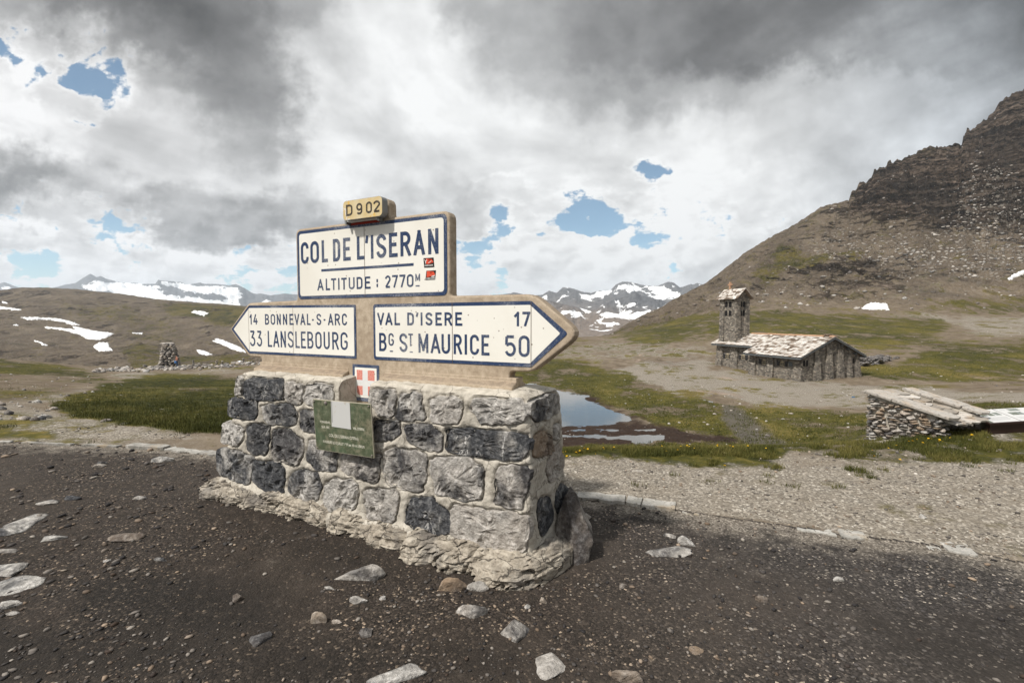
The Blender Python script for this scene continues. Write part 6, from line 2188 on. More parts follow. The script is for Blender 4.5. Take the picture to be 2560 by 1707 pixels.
pl = []
RIDGE_ROW = [(240, 929), (300, 926), (352, 925), (400, 923), (470, 919), (540, 916), (600, 911), (660, 906)]
for _ in range(300):
    px = rq.uniform(240, 660)
    py = pwl(px, RIDGE_ROW) + rq.gauss(0, 2.6)
    h = land_hit(px, py, 30)
    s = rq.uniform(.22, .7) * (1.3 if rq.random() < .15 else 1)
    pl.append((h.x, h.y, h.z + .1 * s, s * 1.3, s, s * .75, rq.uniform(0, 3), rq.uniform(.1, .7), rq.uniform(0, .5)))
tag(rock_field('rubble', pl, m_stone, seed=4), 'low row of tumbled stones along the ridge on the left', 'rubble')
for (px, py, hpx, lab) in ((483, 918, 17, 'slim stack of stones right of the person'), (543, 913, 13, 'leaning little stone stack midway along the rubble row'),
                           (556, 913, 11, 'squat little stone stack right of the leaning one'), (609, 909, 13, 'dark stone stack at the snow scrap by the pedestal'),
                           (296, 927, 10, 'broad low stone stack at the left of the rubble row'), (630, 910, 8, 'small stone pile nearest the pedestal on the rubble row')):
    h = land_hit(px, py, 30)
    s = h.y / F
    pl = []
    zc_ = -.05
    k_ = 0
    while zc_ < hpx * s:
        w_ = s * (9 - 4.5 * zc_ / (hpx * s)) * rq.uniform(.8, 1.15)
        hh_ = hpx * s / 3.6
        pl.append((rq.uniform(-.06, .06), rq.uniform(-.05, .05), zc_ + hh_ / 2, w_, w_ * .9, hh_ * 1.25, rq.uniform(0, 3), rq.uniform(.05, .5), rq.uniform(.1, .4)))
        zc_ += hh_
    o = rock_field('small_cairn', pl, m_stone, kind=None, seed=20 + int(px))
    o.location = h
    tag(o, lab, 'cairn', 'small cairns along the ridge')

# ------------------------------------------------------------------ the little stone hut and the information desk beside the road
A_ = Vector((4.95, 6.60, .46))
ea = Vector((.92, .43, -.02))
eb = Vector((.60, -.80, -.27)).normalized() * .80
hut = empty('stone_hut', (A_.x, A_.y, 0), 0)
tag(hut, 'small dry stone hut with a sloping slab roof on the grassy edge', 'hut')
T = lambda u, v, z=None: (ea.x * u + eb.x * v, ea.y * u + eb.y * v, (A_.z + ea.z * u + eb.z * v) if z is None else z)
wb = MB()
dn = -.75
for u0, u1 in ((0.02, .17), (.84, .98)):
    wb.hexa([T(u0, 0, dn), T(u1, 0, dn), T(u1, .93, dn), T(u0, .93, dn), T(u0, 0), T(u1, 0), T(u1, .93), T(u0, .93)])
wb.hexa([T(.17, .02, dn), T(.84, .02, dn), T(.84, .16, dn), T(.17, .16, dn), (T(.17, .02)[0], T(.17, .02)[1], A_.z - .14), (T(.84, .02)[0], T(.84, .02)[1], A_.z - .14), (T(.84, .16)[0], T(.84, .16)[1], A_.z - .18), (T(.17, .16)[0], T(.17, .16)[1], A_.z - .18)])
wb.build('wall', [m_mortar], hut)
pl = []
n_a = Vector((ea.x, ea.y, 0)).normalized()
n_b = Vector((eb.x, eb.y, 0)).normalized()
ang_b = math.atan2(eb.y, eb.x)
ang_a = math.atan2(ea.y, ea.x)
for (uu, vv_rng, ang) in (('L', 1, ang_b), ('E', 1, ang_a)):
    z = dn + .03
    while z < .45:
        hh_ = rq.uniform(.022, .06)
        v = -0.01
        lim = .95 if uu == 'L' else .2
        while v < lim:
            l_ = rq.uniform(.07, .20)
            vm = v + l_ / 2
            if uu == 'L':
                x, y, ztop = T(.0, vm)
            else:
                x, y, ztop = T(vm, -.012)
            if z + hh_ / 2 < ztop - .03:
                Lm = l_ * (eb.length if uu == 'L' else 1.0)
                pl.append((x, y, z + hh_ / 2, Lm * 1.5, .15, hh_ * 1.55, ang + rq.uniform(-.08, .08), rq.uniform(.25, .7), rq.choice([.05, .2, .5, .9])))
            v += l_
        z += hh_ * .93
for v in (.98,):
    z = -.45
    while z < .2:
        for u in (.06, .14):
            x, y, zt = T(u, v)
            if z < zt - .03:
                pl.append((x, y, z, .14, .12, .07, ang_a, rq.uniform(.2, .8), rq.choice([.1, .4, .9])))
        z += .06
o = rock_field('stonework', pl, m_stone, kind=None, seed=6, sub=3, facets=22, keep=.56)
o.parent = hut
m_lauze, t = mat('hut_slabs')
P = t.obj()
rn = t.attr('rnd')
c = t.mix(rn, (.26, .23, .195), (.54, .51, .47))
c = t.mix(t.rng(t.noise(P, 6, 5), 0.45, 0.7, 0, .6), c, (.40, .30, .20))
c = t.mix(t.rng(t.noise(P, 30, 5), 0.52, 0.68, 0, .6), c, (.12, .11, .10))
t.set(t.b['Base Color'], c)
t.set(t.b['Normal'], t.bump(t.noise(t.scale3(P, 1, 1, 5), 14, 6, .65), .8, .02))
nr3 = Vector(ea).cross(Vector(eb)).normalized()
if nr3.z < 0:
    nr3 = -nr3


def slab3(mb, pts, th, lift):
    lo = [Vector(T(u, v)) + nr3 * (lift + dz_) for u, v, dz_ in pts]
    up = [p + nr3 * th for p in lo]
    n = len(lo)
    mb.add([tuple(p) for p in lo + up], [tuple(reversed(range(n))), tuple(range(n, 2 * n))] + [(i, (i + 1) % n, n + (i + 1) % n, n + i) for i in range(n)])


for (u0, u1, vs_) in ((-.06, .24, ((-.06, .34), (.345, 1.10))), (.82, 1.08, ((-.04, .42), (.425, .80), (.805, 1.06)))):
    mb = MB()
    for v0, v1 in vs_:
        j = lambda s=.02: rq.uniform(-s, s)
        slab3(mb, [(u0 + j(), v0, 0), (u1 + j(), v0 + j(.01), 0), (u1 + j(), (v0 + v1) / 2, j(.006)), (u1 + j(), v1 + j(.01), 0), ((u0 + u1) / 2, v1 + (.04 if v1 > 1 else 0), 0), (u0 + j(), v1 + j(.01), 0), (u0 + j(), (v0 + v1) / 2, 0)], .038, .004)
    o = mb.build('coping', [m_lauze], hut, bevel=.008)
    a = o.data.attributes.new('rnd', 'FLOAT', 'POINT')
    a.data.foreach_set('value', np.full(len(o.data.vertices), .55, np.float32))
mb = MB()
vals = []
v = 1.16
row = 0
while v > .02:
    u = .17 - rq.uniform(0, .08)
    while u < .86:
        w_ = rq.uniform(.16, .36)
        l_ = rq.uniform(.26, .36)
        j = lambda s=.018: rq.uniform(-s, s)
        slab3(mb, [(u + j(), v - l_, .0), (u + w_ + j(), v - l_, 0), (u + w_ + j(), v + j(.03), .02 + j()), (u + w_ * .5, v + .03 + j(.03), .025), (u + j(), v + j(.03), .02 + j())], rq.uniform(.016, .032), -.085 + row * .004)
        vals += [rq.random()] * 10
        u += w_ * .93
    v -= rq.uniform(.13, .18)
    row += 1
o = mb.build('roof', [m_lauze], hut)
a = o.data.attributes.new('rnd', 'FLOAT', 'POINT')
a.data.foreach_set('value', np.array(vals, np.float32))

m_brown, t = mat('dark_brown_metal')
t.set(t.b['Base Color'], t.mix(t.noise(t.obj(), 12, 4), (.022, .011, .009), (.035, .018, .014)))
t.b['Roughness'].default_value = 0.5
m_print, t = mat('printed_panel')
P = t.obj()
t.set(t.b['Base Color'], t.mix(t.noise(P, 5, 4), (.60, .60, .59), (.70, .70, .685)))
t.b['Roughness'].default_value = 0.35
m_photo, t = mat('printed_pictures')
P = t.obj()
t.set(t.b['Base Color'], t.ramp(t.noise(P, 16, 5, .7), [(0.3, (.05, .055, .04)), (0.5, (.16, .18, .14)), (0.7, (.34, .37, .42))]))
m_text, t = mat('printed_text')
t.set(t.b['Base Color'], t.mix(t.noise(t.obj(), 60, 3), (.30, .30, .30), (.5, .5, .5)))
P0 = Vector((6.15, 6.12, 0))
e1, e2 = Vector((.975, .22, 0)), Vector((.43, .90, 0))
gz = height_at(6.3, 6.4)
desk = empty('information_desk', (P0.x, P0.y, 0), 0)
tag(desk, 'low dark brown information desk with a white printed top, cut by the picture edge', 'information board')
S = lambda a, b, z: (e1.x * a + e2.x * b, e1.y * a + e2.y * b, z)
zt = lambda b: .150 + .018 * b
bx = MB()
bx.hexa([S(.02, .03, -.5), S(1.5, .03, -.5), S(1.5, .72, -.5), S(.02, .72, -.5), S(.02, .03, .118), S(1.5, .03, .118), S(1.5, .72, .130), S(.02, .72, .130)])
bx.build('box', [m_brown], desk, bevel=.004)
tp = MB()
tp.hexa([S(0, 0, zt(0) - .03), S(1.55, 0, zt(0) - .03), S(1.55, .87, zt(.87) - .03), S(0, .87, zt(.87) - .03), S(0, 0, zt(0)), S(1.55, 0, zt(0)), S(1.55, .87, zt(.87)), S(0, .87, zt(.87))])
tp.build('top', [m_brown], desk, bevel=.004)
pp = MB()


def inlay(a0, a1, b0, b1, lift, mi):
    pp.hexa([S(a0, b0, zt(b0) + lift - .0012), S(a1, b0, zt(b0) + lift - .0012), S(a1, b1, zt(b1) + lift - .0012), S(a0, b1, zt(b1) + lift - .0012), S(a0, b0, zt(b0) + lift), S(a1, b0, zt(b0) + lift), S(a1, b1, zt(b1) + lift), S(a0, b1, zt(b1) + lift)], mi)


inlay(.035, .56, .03, .85, .002, 0)
inlay(.575, 1.52, .03, .85, .002, 0)
inlay(.035, .085, .03, .85, .0035, 1)
for a0, a1, b0, b1 in ((.13, .24, .42, .60), (.26, .37, .42, .60), (.40, .50, .44, .62), (.68, .92, .40, .58), (.80, 1.0, .66, .80), (1.05, 1.3, .30, .5)):
    inlay(a0, a1, b0, b1, .0035, 1)
for a0, a1, b in ((.12, .5, .30), (.12, .48, .25), (.12, .5, .20), (.12, .46, .15), (.64, .95, .25), (.64, .9, .20), (.64, .97, .15), (.12, .4, .72), (.64, .74, .74)):
    inlay(a0, a1, b, b + .015, .0033, 2)
pp.build('printed_panel', [m_print, m_photo, m_text], desk)
kn = MB()
kn.box(S(.30, .0, .03), (S(.30, 0, 0)[0] + .05, S(.30, 0, 0)[1] + .03, .042))

# ------------------------------------------------------------------ kerb stones let into the ground
m_kerb, t = mat('kerb_stone')
P = t.pos()
rn = t.attr('rnd')
c = t.mix(t.rng(t.noise(P, 9, 6, .65), .35, .7), t.mix(rn, (.20, .19, .17), (.34, .33, .30)), t.mix(rn, (.36, .34, .31), (.48, .46, .42)))
c = t.mix(t.rng(t.noise(P, 4, 5), .55, .68, 0, .7), c, (.30, .235, .155))
c = t.mix(t.rng(t.noise(P, 55, 4), .56, .68, 0, .7), c, (.07, .062, .055))
t.set(t.b['Base Color'], c)
t.set(t.b['Normal'], t.bump(t.noise(P, 30, 6, .65), .7, .012))
kb = MB()
kv = []
for (p0, p1, top, wd) in ((1412, 1438, .020, .13), (1441, 1562, .030, .15), (1565, 1602, .028, .15), (1605, 1688, .028, .15), (1706, 1748, .012, .12), (1992, 2090, .010, .09),
                          (2100, 2168, .014, .12), (2318, 2352, .006, .10), (2366, 2440, .014, .15),
                          (318, 412, .022, .12), (420, 500, .010, .10), (504, 548, .016, .12), (210, 300, .008, .06), (60, 180, .006, .05), (-160, 30, .006, .05)):
    q0, q1 = ground_point(p0, np.interp(p0, [-900, 0, 314, 414, 536, 1310, 1426, 1560, 1687, 1900, 2095, 2300, 2560, 3000], [1088, 1102, 1115, 1121, 1137, 1232, 1245, 1259, 1277, 1309, 1338, 1366, 1404, 1480])), \
        ground_point(p1, np.interp(p1, [-900, 0, 314, 414, 536, 1310, 1426, 1560, 1687, 1900, 2095, 2300, 2560, 3000], [1088, 1102, 1115, 1121, 1137, 1232, 1245, 1259, 1277, 1309, 1338, 1366, 1404, 1480]))
    d = (q1 - q0).normalized()
    nrm = Vector((-d.y, d.x, 0))
    rr_ = random.Random(p0)
    j = lambda s=.018: rr_.uniform(-s, s)
    n = 7
    lo = [q0 + d * ((q1 - q0).length * k_ / n) + nrm * (-.03 + j()) for k_ in range(n + 1)]
    hi = [q0 + d * ((q1 - q0).length * k_ / n) + nrm * (wd - .03 + j()) for k_ in range(n + 1)]
    ring = lo + hi[::-1]
    N = len(ring)
    b0 = len(kb.v)
    kb.add([(p.x, p.y, -.08) for p in ring] + [(p.x, p.y, top + j(.003)) for p in ring], [tuple(reversed(range(N))), tuple(range(N, 2 * N))] + [(i, (i + 1) % N, N + (i + 1) % N, N + i) for i in range(N)])
    kv += [rr_.random()] * (2 * N)
o = kb.build('kerb', [m_kerb], None, bevel=.006)
a = o.data.attributes.new('rnd', 'FLOAT', 'POINT')
a.data.foreach_set('value', np.array(kv, np.float32))
tag(o, kind='structure')

# ------------------------------------------------------------------ loose stones one can point to
# picture x, y, width, height over width (seen), tone, warm, flatness, label
LOOSE = [
    (50, 1309, 104, .62, .40, .05, .10, 'broad flat grey slab at the left edge, farthest of the big slabs there'),
    (129, 1345, 58, .40, .52, .0, .16, 'pale blue-grey shard lying alone just right of the edge slabs'),
    (24, 1378, 64, .30, .50, .15, .20, 'narrow tilted pale slab at the left edge above the ragged slab'),
    (34, 1418, 88, .46, .52, .05, .18, 'ragged pale grey slab at the left edge, second from the bottom'),
    (36, 1459, 92, .60, .32, .0, .14, 'largest dark grey slab at the left edge below the ragged one'),
    (20, 1511, 54, .50, .30, .05, .22, 'rounded grey slab at the left edge near the bottom'),
    (29, 1533, 27, .40, .56, .1, .3, 'small pale chip just below the rounded edge slab'),
    (255, 1152, 36, .32, .30, .05, .3, 'dark flat stone near the kerb on the left, upper of a pair'),
    (248, 1162, 32, .30, .45, .3, .3, 'tan flat stone tucked under the dark one near the left kerb'),
    (407, 1145, 50, .32, .36, .02, .3, 'slate wedge lying between the left kerb and the pedestal'),
    (319, 1341, 76, .34, .22, .45, .16, 'thin brown slate splinter left of the pedestal foot'),
    (124, 1254, 44, .38, .38, .1, .2, 'grey flat stone midway up the left ground'),
    (182, 1244, 54, .26, .22, .0, .2, 'long dark slate sliver beside the grey flat stone'),
    (345, 1243, 38, .34, .48, .05, .3, 'pale grey lump left of the pedestal, farther than the splinter'),
    (106, 1285, 28, .42, .42, .12, .3, 'small grey stone just above the broad edge slab'),
    (266, 1402, 15, .75, .62, .0, .5, 'small white pebble in the middle of the left dirt'),
    (404, 1396, 28, .50, .50, .05, .4, 'pale angular chip in the dirt left of the pedestal middle'),
    (595, 1489, 36, .72, .18, .7, .4, 'brown stone half sunk in dark earth below the pedestal'),
    (650, 1598, 50, .78, .28, .12, .22, 'grey flat stone half buried low on the left'),
    (793, 1540, 40, .80, .62, .62, .75, 'round pinkish tan stone sitting on the dark earth'),
    (843, 1547, 22, .80, .48, .55, .6, 'small tan stone right of the round pinkish one'),
    (898, 1426, 96, .54, .56, .18, .42, 'large pale flat-topped stone in front of the pedestal'),
    (822, 1465, 30, .50, .50, .06, .4, 'small grey chip left of the large flat-topped stone'),
    (893, 1498, 40, .52, .72, .06, .45, 'pale whitish stone below the large flat-topped one'),
    (957, 1492, 18, .72, .80, .0, .6, 'white pebble right of the pale whitish stone'),
    (917, 1577, 34, .82, .44, .18, .5, 'dull grey rounded stone below the white pebble'),
    (1130, 1461, 64, .58, .26, .95, .55, 'angular rusty brown rock near the pedestal corner'),
    (1197, 1463, 46, .58, .80, .18, .5, 'cream coloured stone beside the rusty brown rock'),
    (1184, 1519, 66, .66, .64, .25, .5, 'blocky pale stone below the cream coloured one'),
    (1284, 1568, 72, 1.05, .40, .12, .5, 'greenish grey rock standing steeply below the pedestal corner'),
    (1380, 1666, 82, .80, .74, .14, .22, 'pale flat stone with a notched corner near the bottom edge'),
    (998, 1684, 120, .46, .60, .0, .25, 'big pale grey slab cut by the bottom edge'),
    (1568, 1697, 62, .50, .20, .5, .6, 'rounded brown cobble cut by the bottom edge'),
    (1357, 1494, 17, 1.3, .60, .6, .6, 'small upright tan chip by the pedestal corner'),
    (1318, 1510, 15, 1.0, .82, .0, .7, 'tiny white stone left of the upright tan chip'),
    (1717, 1346, 36, .80, .84, .0, .8, 'white wedge of stone standing on the dark gravel'),
    (1678, 1379, 98, .34, .42, .12, .08, 'long flat slab flush with the gravel below the white wedge'),
    (1670, 1335, 30, .45, .46, .15, .3, 'grey stone left of the white wedge'),
    (1461, 1291, 32, .52, .46, .3, .5, 'tan grey stone in the shade behind the pedestal'),
    (1905, 1500, 28, .72, .24, .55, .5, 'round brown pebble alone on the right-hand gravel'),
    (2305, 1294, 19, .85, .72, .0, .6, 'pale stone alone on the light gravel far right'),
    (2094, 1445, 30, .55, .56, .02, .3, 'pale grey chip on the dark gravel at the right'),
    (1741, 1620, 28, 1.0, .26, .9, .5, 'brown chip on the gravel low right of centre'),
    (1560, 1462, 22, .6, .4, .4, .5, 'small brownish chip on the gravel right of the upright tan chip'),
]
for i, (px, py, wpx, asp, tone_, warm_, flat, lab) in enumerate(LOOSE):
    g_ = ground_point(px, py + wpx * asp * .35)
    s = (g_.y * CP + EYE * SP) / F
    W_ = wpx * s
    # a lying stone shows its depth foreshortened by the view angle
    sin_v = EYE / math.hypot(g_.y, EYE)
    hgt_ = max(.012, W_ * flat)
    dep_ = max(W_ * .35, min(W_ * 1.5, (wpx * asp * s - hgt_ * .8) / max(sin_v, .15)))
    c_ = ground_point(px, py + wpx * asp * .5)
    loc = Vector((g_.x, c_.y + dep_ * .5, 0))
    loc.z = height_at(loc.x, loc.y) + hgt_ * .02
    loc.x = (px - CX) / F * (loc.y * CP + EYE * SP)
    rzv = random.Random(i * 7).uniform(-.35, .35)
    o = rock_obj('loose_stone', loc, (W_ * 1.34, dep_ * 1.3, hgt_ * 1.7), 100 + i * 3, m_stone, None, rzv * (.4 if asp < .4 else 1), tone_, warm_, sub=4, facets=11, rough=.09, strata=.04 if flat < .3 else 0.0, keep=.66)
    tag(o, lab, 'stone', 'loose stones on the car park')

# ------------------------------------------------------------------ gravel lying on the ground (stuff)
rg = np.random.default_rng(77)


def scatter(mask, n, power=1.0):
    """random points on the cells of the land, evenly over what the picture shows"""
    area = np.abs((PXg[1:, 1:] - PXg[:-1, :-1]) * (PYg[:-1, :-1] - PYg[1:, 1:]))
    wgt = np.where(mask[:-1, :-1] & np.isfinite(area) & (PXg[:-1, :-1] > -160) & (PXg[:-1, :-1] < 2720) & (PYg[:-1, :-1] < 1800), area, 0) ** power
    cum = np.cumsum(wgt.ravel())
    k_ = np.searchsorted(cum, rg.random(n) * cum[-1])
    i, j = np.unravel_index(np.clip(k_, 0, wgt.size - 1), wgt.shape)
    a, b = rg.random(n), rg.random(n)
    lerp = lambda G: (G[i, j] * (1 - a) + G[i + 1, j] * a) * (1 - b) + (G[i, j + 1] * (1 - a) + G[i + 1, j + 1] * a) * b
    return lerp(GX), lerp(GY), lerp(GZ), i, j


def pebbles(name, mask, n, smin, smax, m, tone_lo, tone_hi, seed):
    x, y, z, i, j = scatter(mask, n)
    d = np.hypot(x, y)
    clump = fbm(x / .8, y / .8, octs=4, seed=seed)
    ok = rg.random(n) < np.clip(.55 + 1.5 * clump - .5 * at['damp_shade'][i, j], .06, 1)
    x, y, z, d = x[ok], y[ok], z[ok], d[ok]
    n = len(x)
    size = smin + (smax - smin) * rg.random(n) ** 6
    size *= np.clip(d / 3.0, .7, 2.6)
    prot = [rock((1, 1, .7), seed * 31 + k_, 1, facets=7, rough=.12, keep=.7) for k_ in range(9)]
    pv = np.stack([p[0] for p in prot])
    pf = prot[0][1]
    nv = pv.shape[1]
    pick = rg.integers(0, 9, n)
    a = rg.random(n) * 6.28
    v = pv[pick] * size[:, None, None] * np.stack([rg.uniform(.8, 1.7, n), rg.uniform(.7, 1.2, n), rg.uniform(.5, 1.0, n)], -1)[:, None, :]
    vx = v[..., 0] * np.cos(a)[:, None] - v[..., 1] * np.sin(a)[:, None] + x[:, None]
    vy = v[..., 0] * np.sin(a)[:, None] + v[..., 1] * np.cos(a)[:, None] + y[:, None]
    vz_ = v[..., 2] + (z + size * .12)[:, None]
    V = np.stack([vx, vy, vz_], -1).reshape(-1, 3)
    Fq = (pf[None] + (np.arange(n) * nv)[:, None, None]).reshape(-1, 3)
    tone_ = tone_lo + (tone_hi - tone_lo) * rg.random(n) ** 1.7
    warm_ = np.where(rg.random(n) < .30, rg.uniform(.3, 1.0, n), .1)
    o = mesh_np(name, V, Fq, m, smooth=False, attrs={'tone': np.repeat(tone_, nv), 'warm': np.repeat(warm_, nv), 'rnd': np.repeat(rg.random(n), nv)})
    return tag(o, kind='stuff')


m_peb, t = mat('pebble')
tone, warm, rnd = t.attr('tone'), t.attr('warm'), t.attr('rnd')
c = t.ramp(tone, [(0.0, (.022, .021, .022)), (0.35, (.06, .056, .054)), (0.65, (.17, .155, .14)), (0.9, (.36, .33, .29)), (1.0, (.62, .59, .54))])
c = t.mix(t.math('MULTIPLY', warm, .8), c, t.mix(tone, (.05, .032, .022), (.42, .30, .20)))
t.set(t.b['Base Color'], c)
t.b['Roughness'].default_value = 0.8
road_m = inside_road & (DEP > 1.2) & (RR < 9) & (np.abs(pcol)[None, :] < 4000)
tag(pebbles('gravel', road_m, 17000, .004, .036, m_peb, .0, .80, 3), 'loose chippings over the dark car park', 'gravel')
verge_m = (~inside_road) & (RR < 9) & (at['pale'] > .4)
tag(pebbles('gravel', verge_m, 8000, .004, .020, m_peb, .3, 1.0, 5), 'pale chippings over the light verge', 'gravel')

# ------------------------------------------------------------------ grass (stuff) and dandelions
m_grass, t = mat('grass_blade')
rnd, tipv = t.attr('rnd'), t.attr('tip')
c = t.mix(rnd, (.030, .040, .008), (.095, .095, .022))
c = t.mix(t.math('MULTIPLY', tipv, t.rng(rnd, .55, 1.0, .15, .8)), c, (.20, .165, .055))
t.set(t.b['Base Color'], c)
t.b['Roughness'].default_value = 0.7
t.b['Specular IOR Level'].default_value = 0.15


def blades(name, x, y, z, per, h_lo, h_hi, wid, spread, seed, tone_shift=0.0):
    r2 = np.random.default_rng(seed)
    n0 = len(x)
    n = n0 * per
    d = np.repeat(np.hypot(x, y), per)
    th = r2.random(n) * 6.283
    rad = np.repeat(spread, per) * np.sqrt(r2.random(n)) if np.ndim(spread) else spread * np.sqrt(r2.random(n))
    bx_, by_ = np.repeat(x, per) + rad * np.cos(th), np.repeat(y, per) + rad * np.sin(th)
    bz_ = np.repeat(z, per)
    h = (h_lo + (h_hi - h_lo) * r2.random(n)) * np.repeat(r2.uniform(.5, 1.25, n0), per)
    ln = r2.uniform(.15, .75, n) * h
    la = r2.random(n) * 6.283
    fa_ = r2.random(n) * 6.283
    w_ = wid * r2.uniform(.6, 1.4, n)
    cx0, sx0 = np.cos(fa_) * w_ / 2, np.sin(fa_) * w_ / 2
    V = np.zeros((n, 5, 3))
    V[:, 0] = np.stack([bx_ - cx0, by_ - sx0, bz_ - .012], -1)
    V[:, 1] = np.stack([bx_ + cx0, by_ + sx0, bz_ - .012], -1)
    mx, my = bx_ + np.cos(la) * ln * .35, by_ + np.sin(la) * ln * .35
    V[:, 2] = np.stack([mx - cx0 * .75, my - sx0 * .75, bz_ + h * .58], -1)
    V[:, 3] = np.stack([mx + cx0 * .75, my + sx0 * .75, bz_ + h * .58], -1)
    V[:, 4] = np.stack([bx_ + np.cos(la) * ln, by_ + np.sin(la) * ln, bz_ + h], -1)
    b = (np.arange(n) * 5)[:, None]
    Fq = np.concatenate([b + np.array([[0, 1, 3]]), b + np.array([[0, 3, 2]]), b + np.array([[2, 3, 4]])])
    rn_ = np.clip(np.repeat(r2.random(n0) * .55 + .18 + .75 * fbm(np.asarray(x) / (.4 + .05 * np.hypot(x, y)), np.asarray(y) / (.4 + .05 * np.hypot(x, y)), octs=3, seed=seed + 60), per) + r2.uniform(0, .25, n) + tone_shift, 0, 1)
    o = mesh_np(name, V.reshape(-1, 3), Fq, m_grass, smooth=False, attrs={'rnd': np.repeat(rn_, 5), 'tip': np.tile([0, 0, .55, .55, 1.0], n)})
    return tag(o, kind='stuff')


dense = at['grass'] + .42 * fbm(GX / .45, GY / .45, octs=4, seed=91) + .2 * fbm(GX / 1.7, GY / 1.7, octs=3, seed=93)
mk = (~inside_road) & (DEP > 4.2) & (DEP < 9.5) & (dense > .64) & (pcol[None, :] > 1250)
x, y, z, i, j = scatter(mk, 8500)
tag(blades('grass', x, y, z, 7, .018, .062, .0042, .035, 1, .05), 'short grass along the edge above the pond', 'grass')
mk = (~inside_road) & (DEP > 5.4) & (DEP < 78) & (dense > .58) & (pcol[None, :] < 700) & (at['pale'] < .5)
x, y, z, i, j = scatter(mk, 12000)
dd = np.hypot(x, y)
o = blades('grass', x, y, z, 6, .03, .085, .0055, .05 + dd * .006, 2, -.12)
tag(o, 'short turf of the left-hand meadow', 'grass')
mk = (DEP > 30) & (DEP < 130) & (dense > .68) & (pcol[None, :] > 1300)
x, y, z, i, j = scatter(mk, 9000)
tag(blades('grass', x, y, z, 5, .06, .20, .035, .30, 3, -.05), 'grass tufts of the basin and chapel meadow', 'grass')
# separate tufts in the light gravel
mk_pts = [(1775, 1205), (1918, 1188), (1983, 1220), (2095, 1222), (2208, 1175), (2150, 1190), (1920, 1208), (2513, 1180), (2517, 1158), (1585, 1219), (2300, 1150), (2420, 1168)]
tx, ty, tz, sp_ = [], [], [], []
for i, (px, py) in enumerate(mk_pts):
    g_ = ground_point(px, py)
    for _ in range(10):
        tx.append(g_.x + rg.normal() * .035)
        ty.append(g_.y + rg.normal() * .03)
        tz.append(height_at(g_.x, g_.y))
tag(blades('grass', np.array(tx), np.array(ty), np.array(tz), 6, .015, .05, .004, .03, 4, .0), 'small green tufts sprouting from the light gravel', 'grass')

m_petal, t = mat('yellow_petal')
t.b['Base Color'].default_value = (.72, .46, .02, 1)
m_stem, t = mat('green_stem')
t.b['Base Color'].default_value = (.06, .08, .02, 1)


def dandelion():
    fl = MB()
    fl.hexa([(-.0012, -.0012, -.01), (.0012, -.0012, -.01), (.0012, .0012, -.01), (-.0012, .0012, -.01), (-.001, -.001, .060), (.001, -.001, .060), (.001, .001, .060), (-.001, .001, .060)], 0)
    st = fl.build('dandelion', [m_stem])
    hd = MB()
    for k_ in range(14):
        a = k_ * 2 * math.pi / 14
        for (r_, z0, z1, aa) in ((.013, .060, .063, 0), (.009, .061, .068, .2)):
            c0, s0 = math.cos(a + aa), math.sin(a + aa)
            hd.add([(0, 0, z0 - .002), (r_ * math.cos(a + aa - .2), r_ * math.sin(a + aa - .2), z1), (r_ * 1.08 * c0, r_ * 1.08 * s0, z1 + .001), (r_ * math.cos(a + aa + .2), r_ * math.sin(a + aa + .2), z1)], [(0, 1, 2, 3)])
    hd.build('flower_head', [m_petal], st)
    return st


FL1 = z6((190, 985), (235, 1020), (215, 975), (310, 1000), (320, 1005), (360, 975), (405, 960), (430, 950), (575, 945), (590, 945), (510, 1000), (690, 940), (1145, 930), (1200, 970), (1315, 972), (1350, 900), (1410, 885), (1435, 888), (1470, 945), (1680, 885), (1700, 885), (1830, 900), (1845, 895), (1765, 1135), (2000, 930), (2170, 942))
FL2 = [(2100 + x / 5.113, 900 + y / 5.113) for x, y in ((395, 1160), (445, 1245), (625, 1125), (740, 1098), (870, 1053), (910, 1055), (995, 1030), (1045, 1075), (1145, 1018), (1178, 1005), (1250, 1022), (1280, 1048), (1310, 1040), (1430, 990), (1590, 995), (1690, 970), (755, 1292))]
src = dandelion()
first = True
for pts_, lab in ((FL1, 'yellow dandelion in the grass edge above the pond'), (FL2, 'yellow dandelion in the grass in front of the stone hut')):
    for px, py in pts_:
        h = land_hit(px, py + 8, 3.0)
        if h.y > 12:
            h = ground_point(px, py + 10, -.03)
            h.z = height_at(h.x, h.y)
        if first:
            o = src
            first = False
        else:
            o = src.copy()
            COL.objects.link(o)
            for ch in src.children:
                c2_ = ch.copy()
                COL.objects.link(c2_)
                c2_.parent = o
        o.location = h
        k_ = rg.uniform(.55, .95)
        o.scale = (k_ * 1.1, k_ * 1.1, k_)
        o.rotation_euler = (rg.uniform(-.5, .1), rg.uniform(-.25, .25), rg.uniform(0, 6))
        tag(o, lab, 'flower', 'dandelions above the pond' if pts_ is FL1 else 'dandelions by the stone hut')

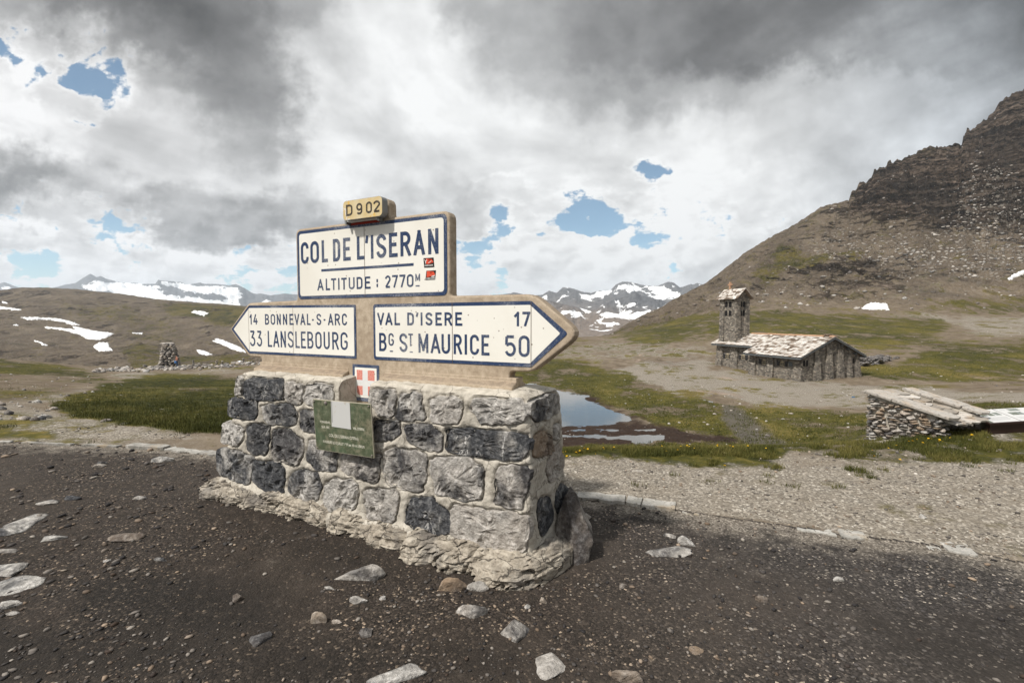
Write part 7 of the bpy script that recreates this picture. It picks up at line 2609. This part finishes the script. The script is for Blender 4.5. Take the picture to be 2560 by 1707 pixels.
# boulders on the scree and stones on the pastures (beyond counting)
scr_w = at['scree'] + .5 * fbm(GX / 18, GY / 18, octs=3, seed=95)
for msk, n_, s0_, s1_, t0_, t1_, lab in (
        ((DEP > 185) & (DEP < Dk[6][None, :] * .985) & (pcol[None, :] > 1500) & (scr_w > .30), 900, .8, 2.6, .30, .85, 'pale blocks strewn over the scree of the rocky mountain'),
        ((DEP > 185) & (DEP < Dk[6][None, :] * .985) & (pcol[None, :] > 1500), 520, .6, 2.8, .05, .5, 'dark blocks strewn over the rocky mountain'),
        ((DEP > 26) & (DEP < 150) & (pcol[None, :] > 1420) & (pm < .15) & (at['mud'] < .3), 520, .10, .42, .35, .95, 'pale stones scattered over the meadow round the chapel'),
        ((DEP > 7) & (DEP < 60) & (pcol[None, :] < 620) & (at['grass'] < .7), 260, .04, .22, .2, .85, 'stones scattered along the left-hand path')):
    x, y, z, i, j = scatter(msk, n_)
    pl = []
    for a, b, c_ in zip(x, y, z):
        s = s0_ + (s1_ - s0_) * rg.random() ** 3
        pl.append((a, b, c_ + s * .08, s * rg.uniform(.9, 1.7), s * rg.uniform(.8, 1.2), s * rg.uniform(.45, .8), rg.uniform(0, 3), rg.uniform(t0_, t1_), rg.uniform(0, .45)))
    tag(rock_field('rubble', pl, m_stone, seed=int(n_), sub=1), lab, 'rubble')

# scrap of blue litter on the gravel shore
lit = land_hit(2133, 994, 30)
v, f = rock((.38, .22, .16), 901, 2, facets=6, rough=.35)
m_litter, t = mat('blue_plastic')
t.b['Base Color'].default_value = (.03, .14, .30, 1)
t.b['Roughness'].default_value = .4
o = mesh_np('litter', v, f, m_litter, smooth=False)
o.location = lit + Vector((0, 0, .05))
tag(o, 'crumpled scrap of blue plastic on the gravel between chapel and hut', 'litter')

# ------------------------------------------------------------------ the air
m_air, t = None, None
m_air = bpy.data.materials.new('air')
m_air.use_nodes = True
t = NT(m_air.node_tree)
vo = t.n('ShaderNodeVolumePrincipled')
vo.inputs['Color'].default_value = (.80, .88, .97, 1)
vo.inputs['Density'].default_value = 0.00010
vo.inputs['Anisotropy'].default_value = 0.2
out = t.n('ShaderNodeOutputMaterial')
t.set(out.inputs['Volume'], vo.outputs[0])
hb = MB()
hb.box((-9000, -1400, -760), (9000, 7300, 520))
o = hb.build('haze', [m_air])
tag(o, kind='stuff')
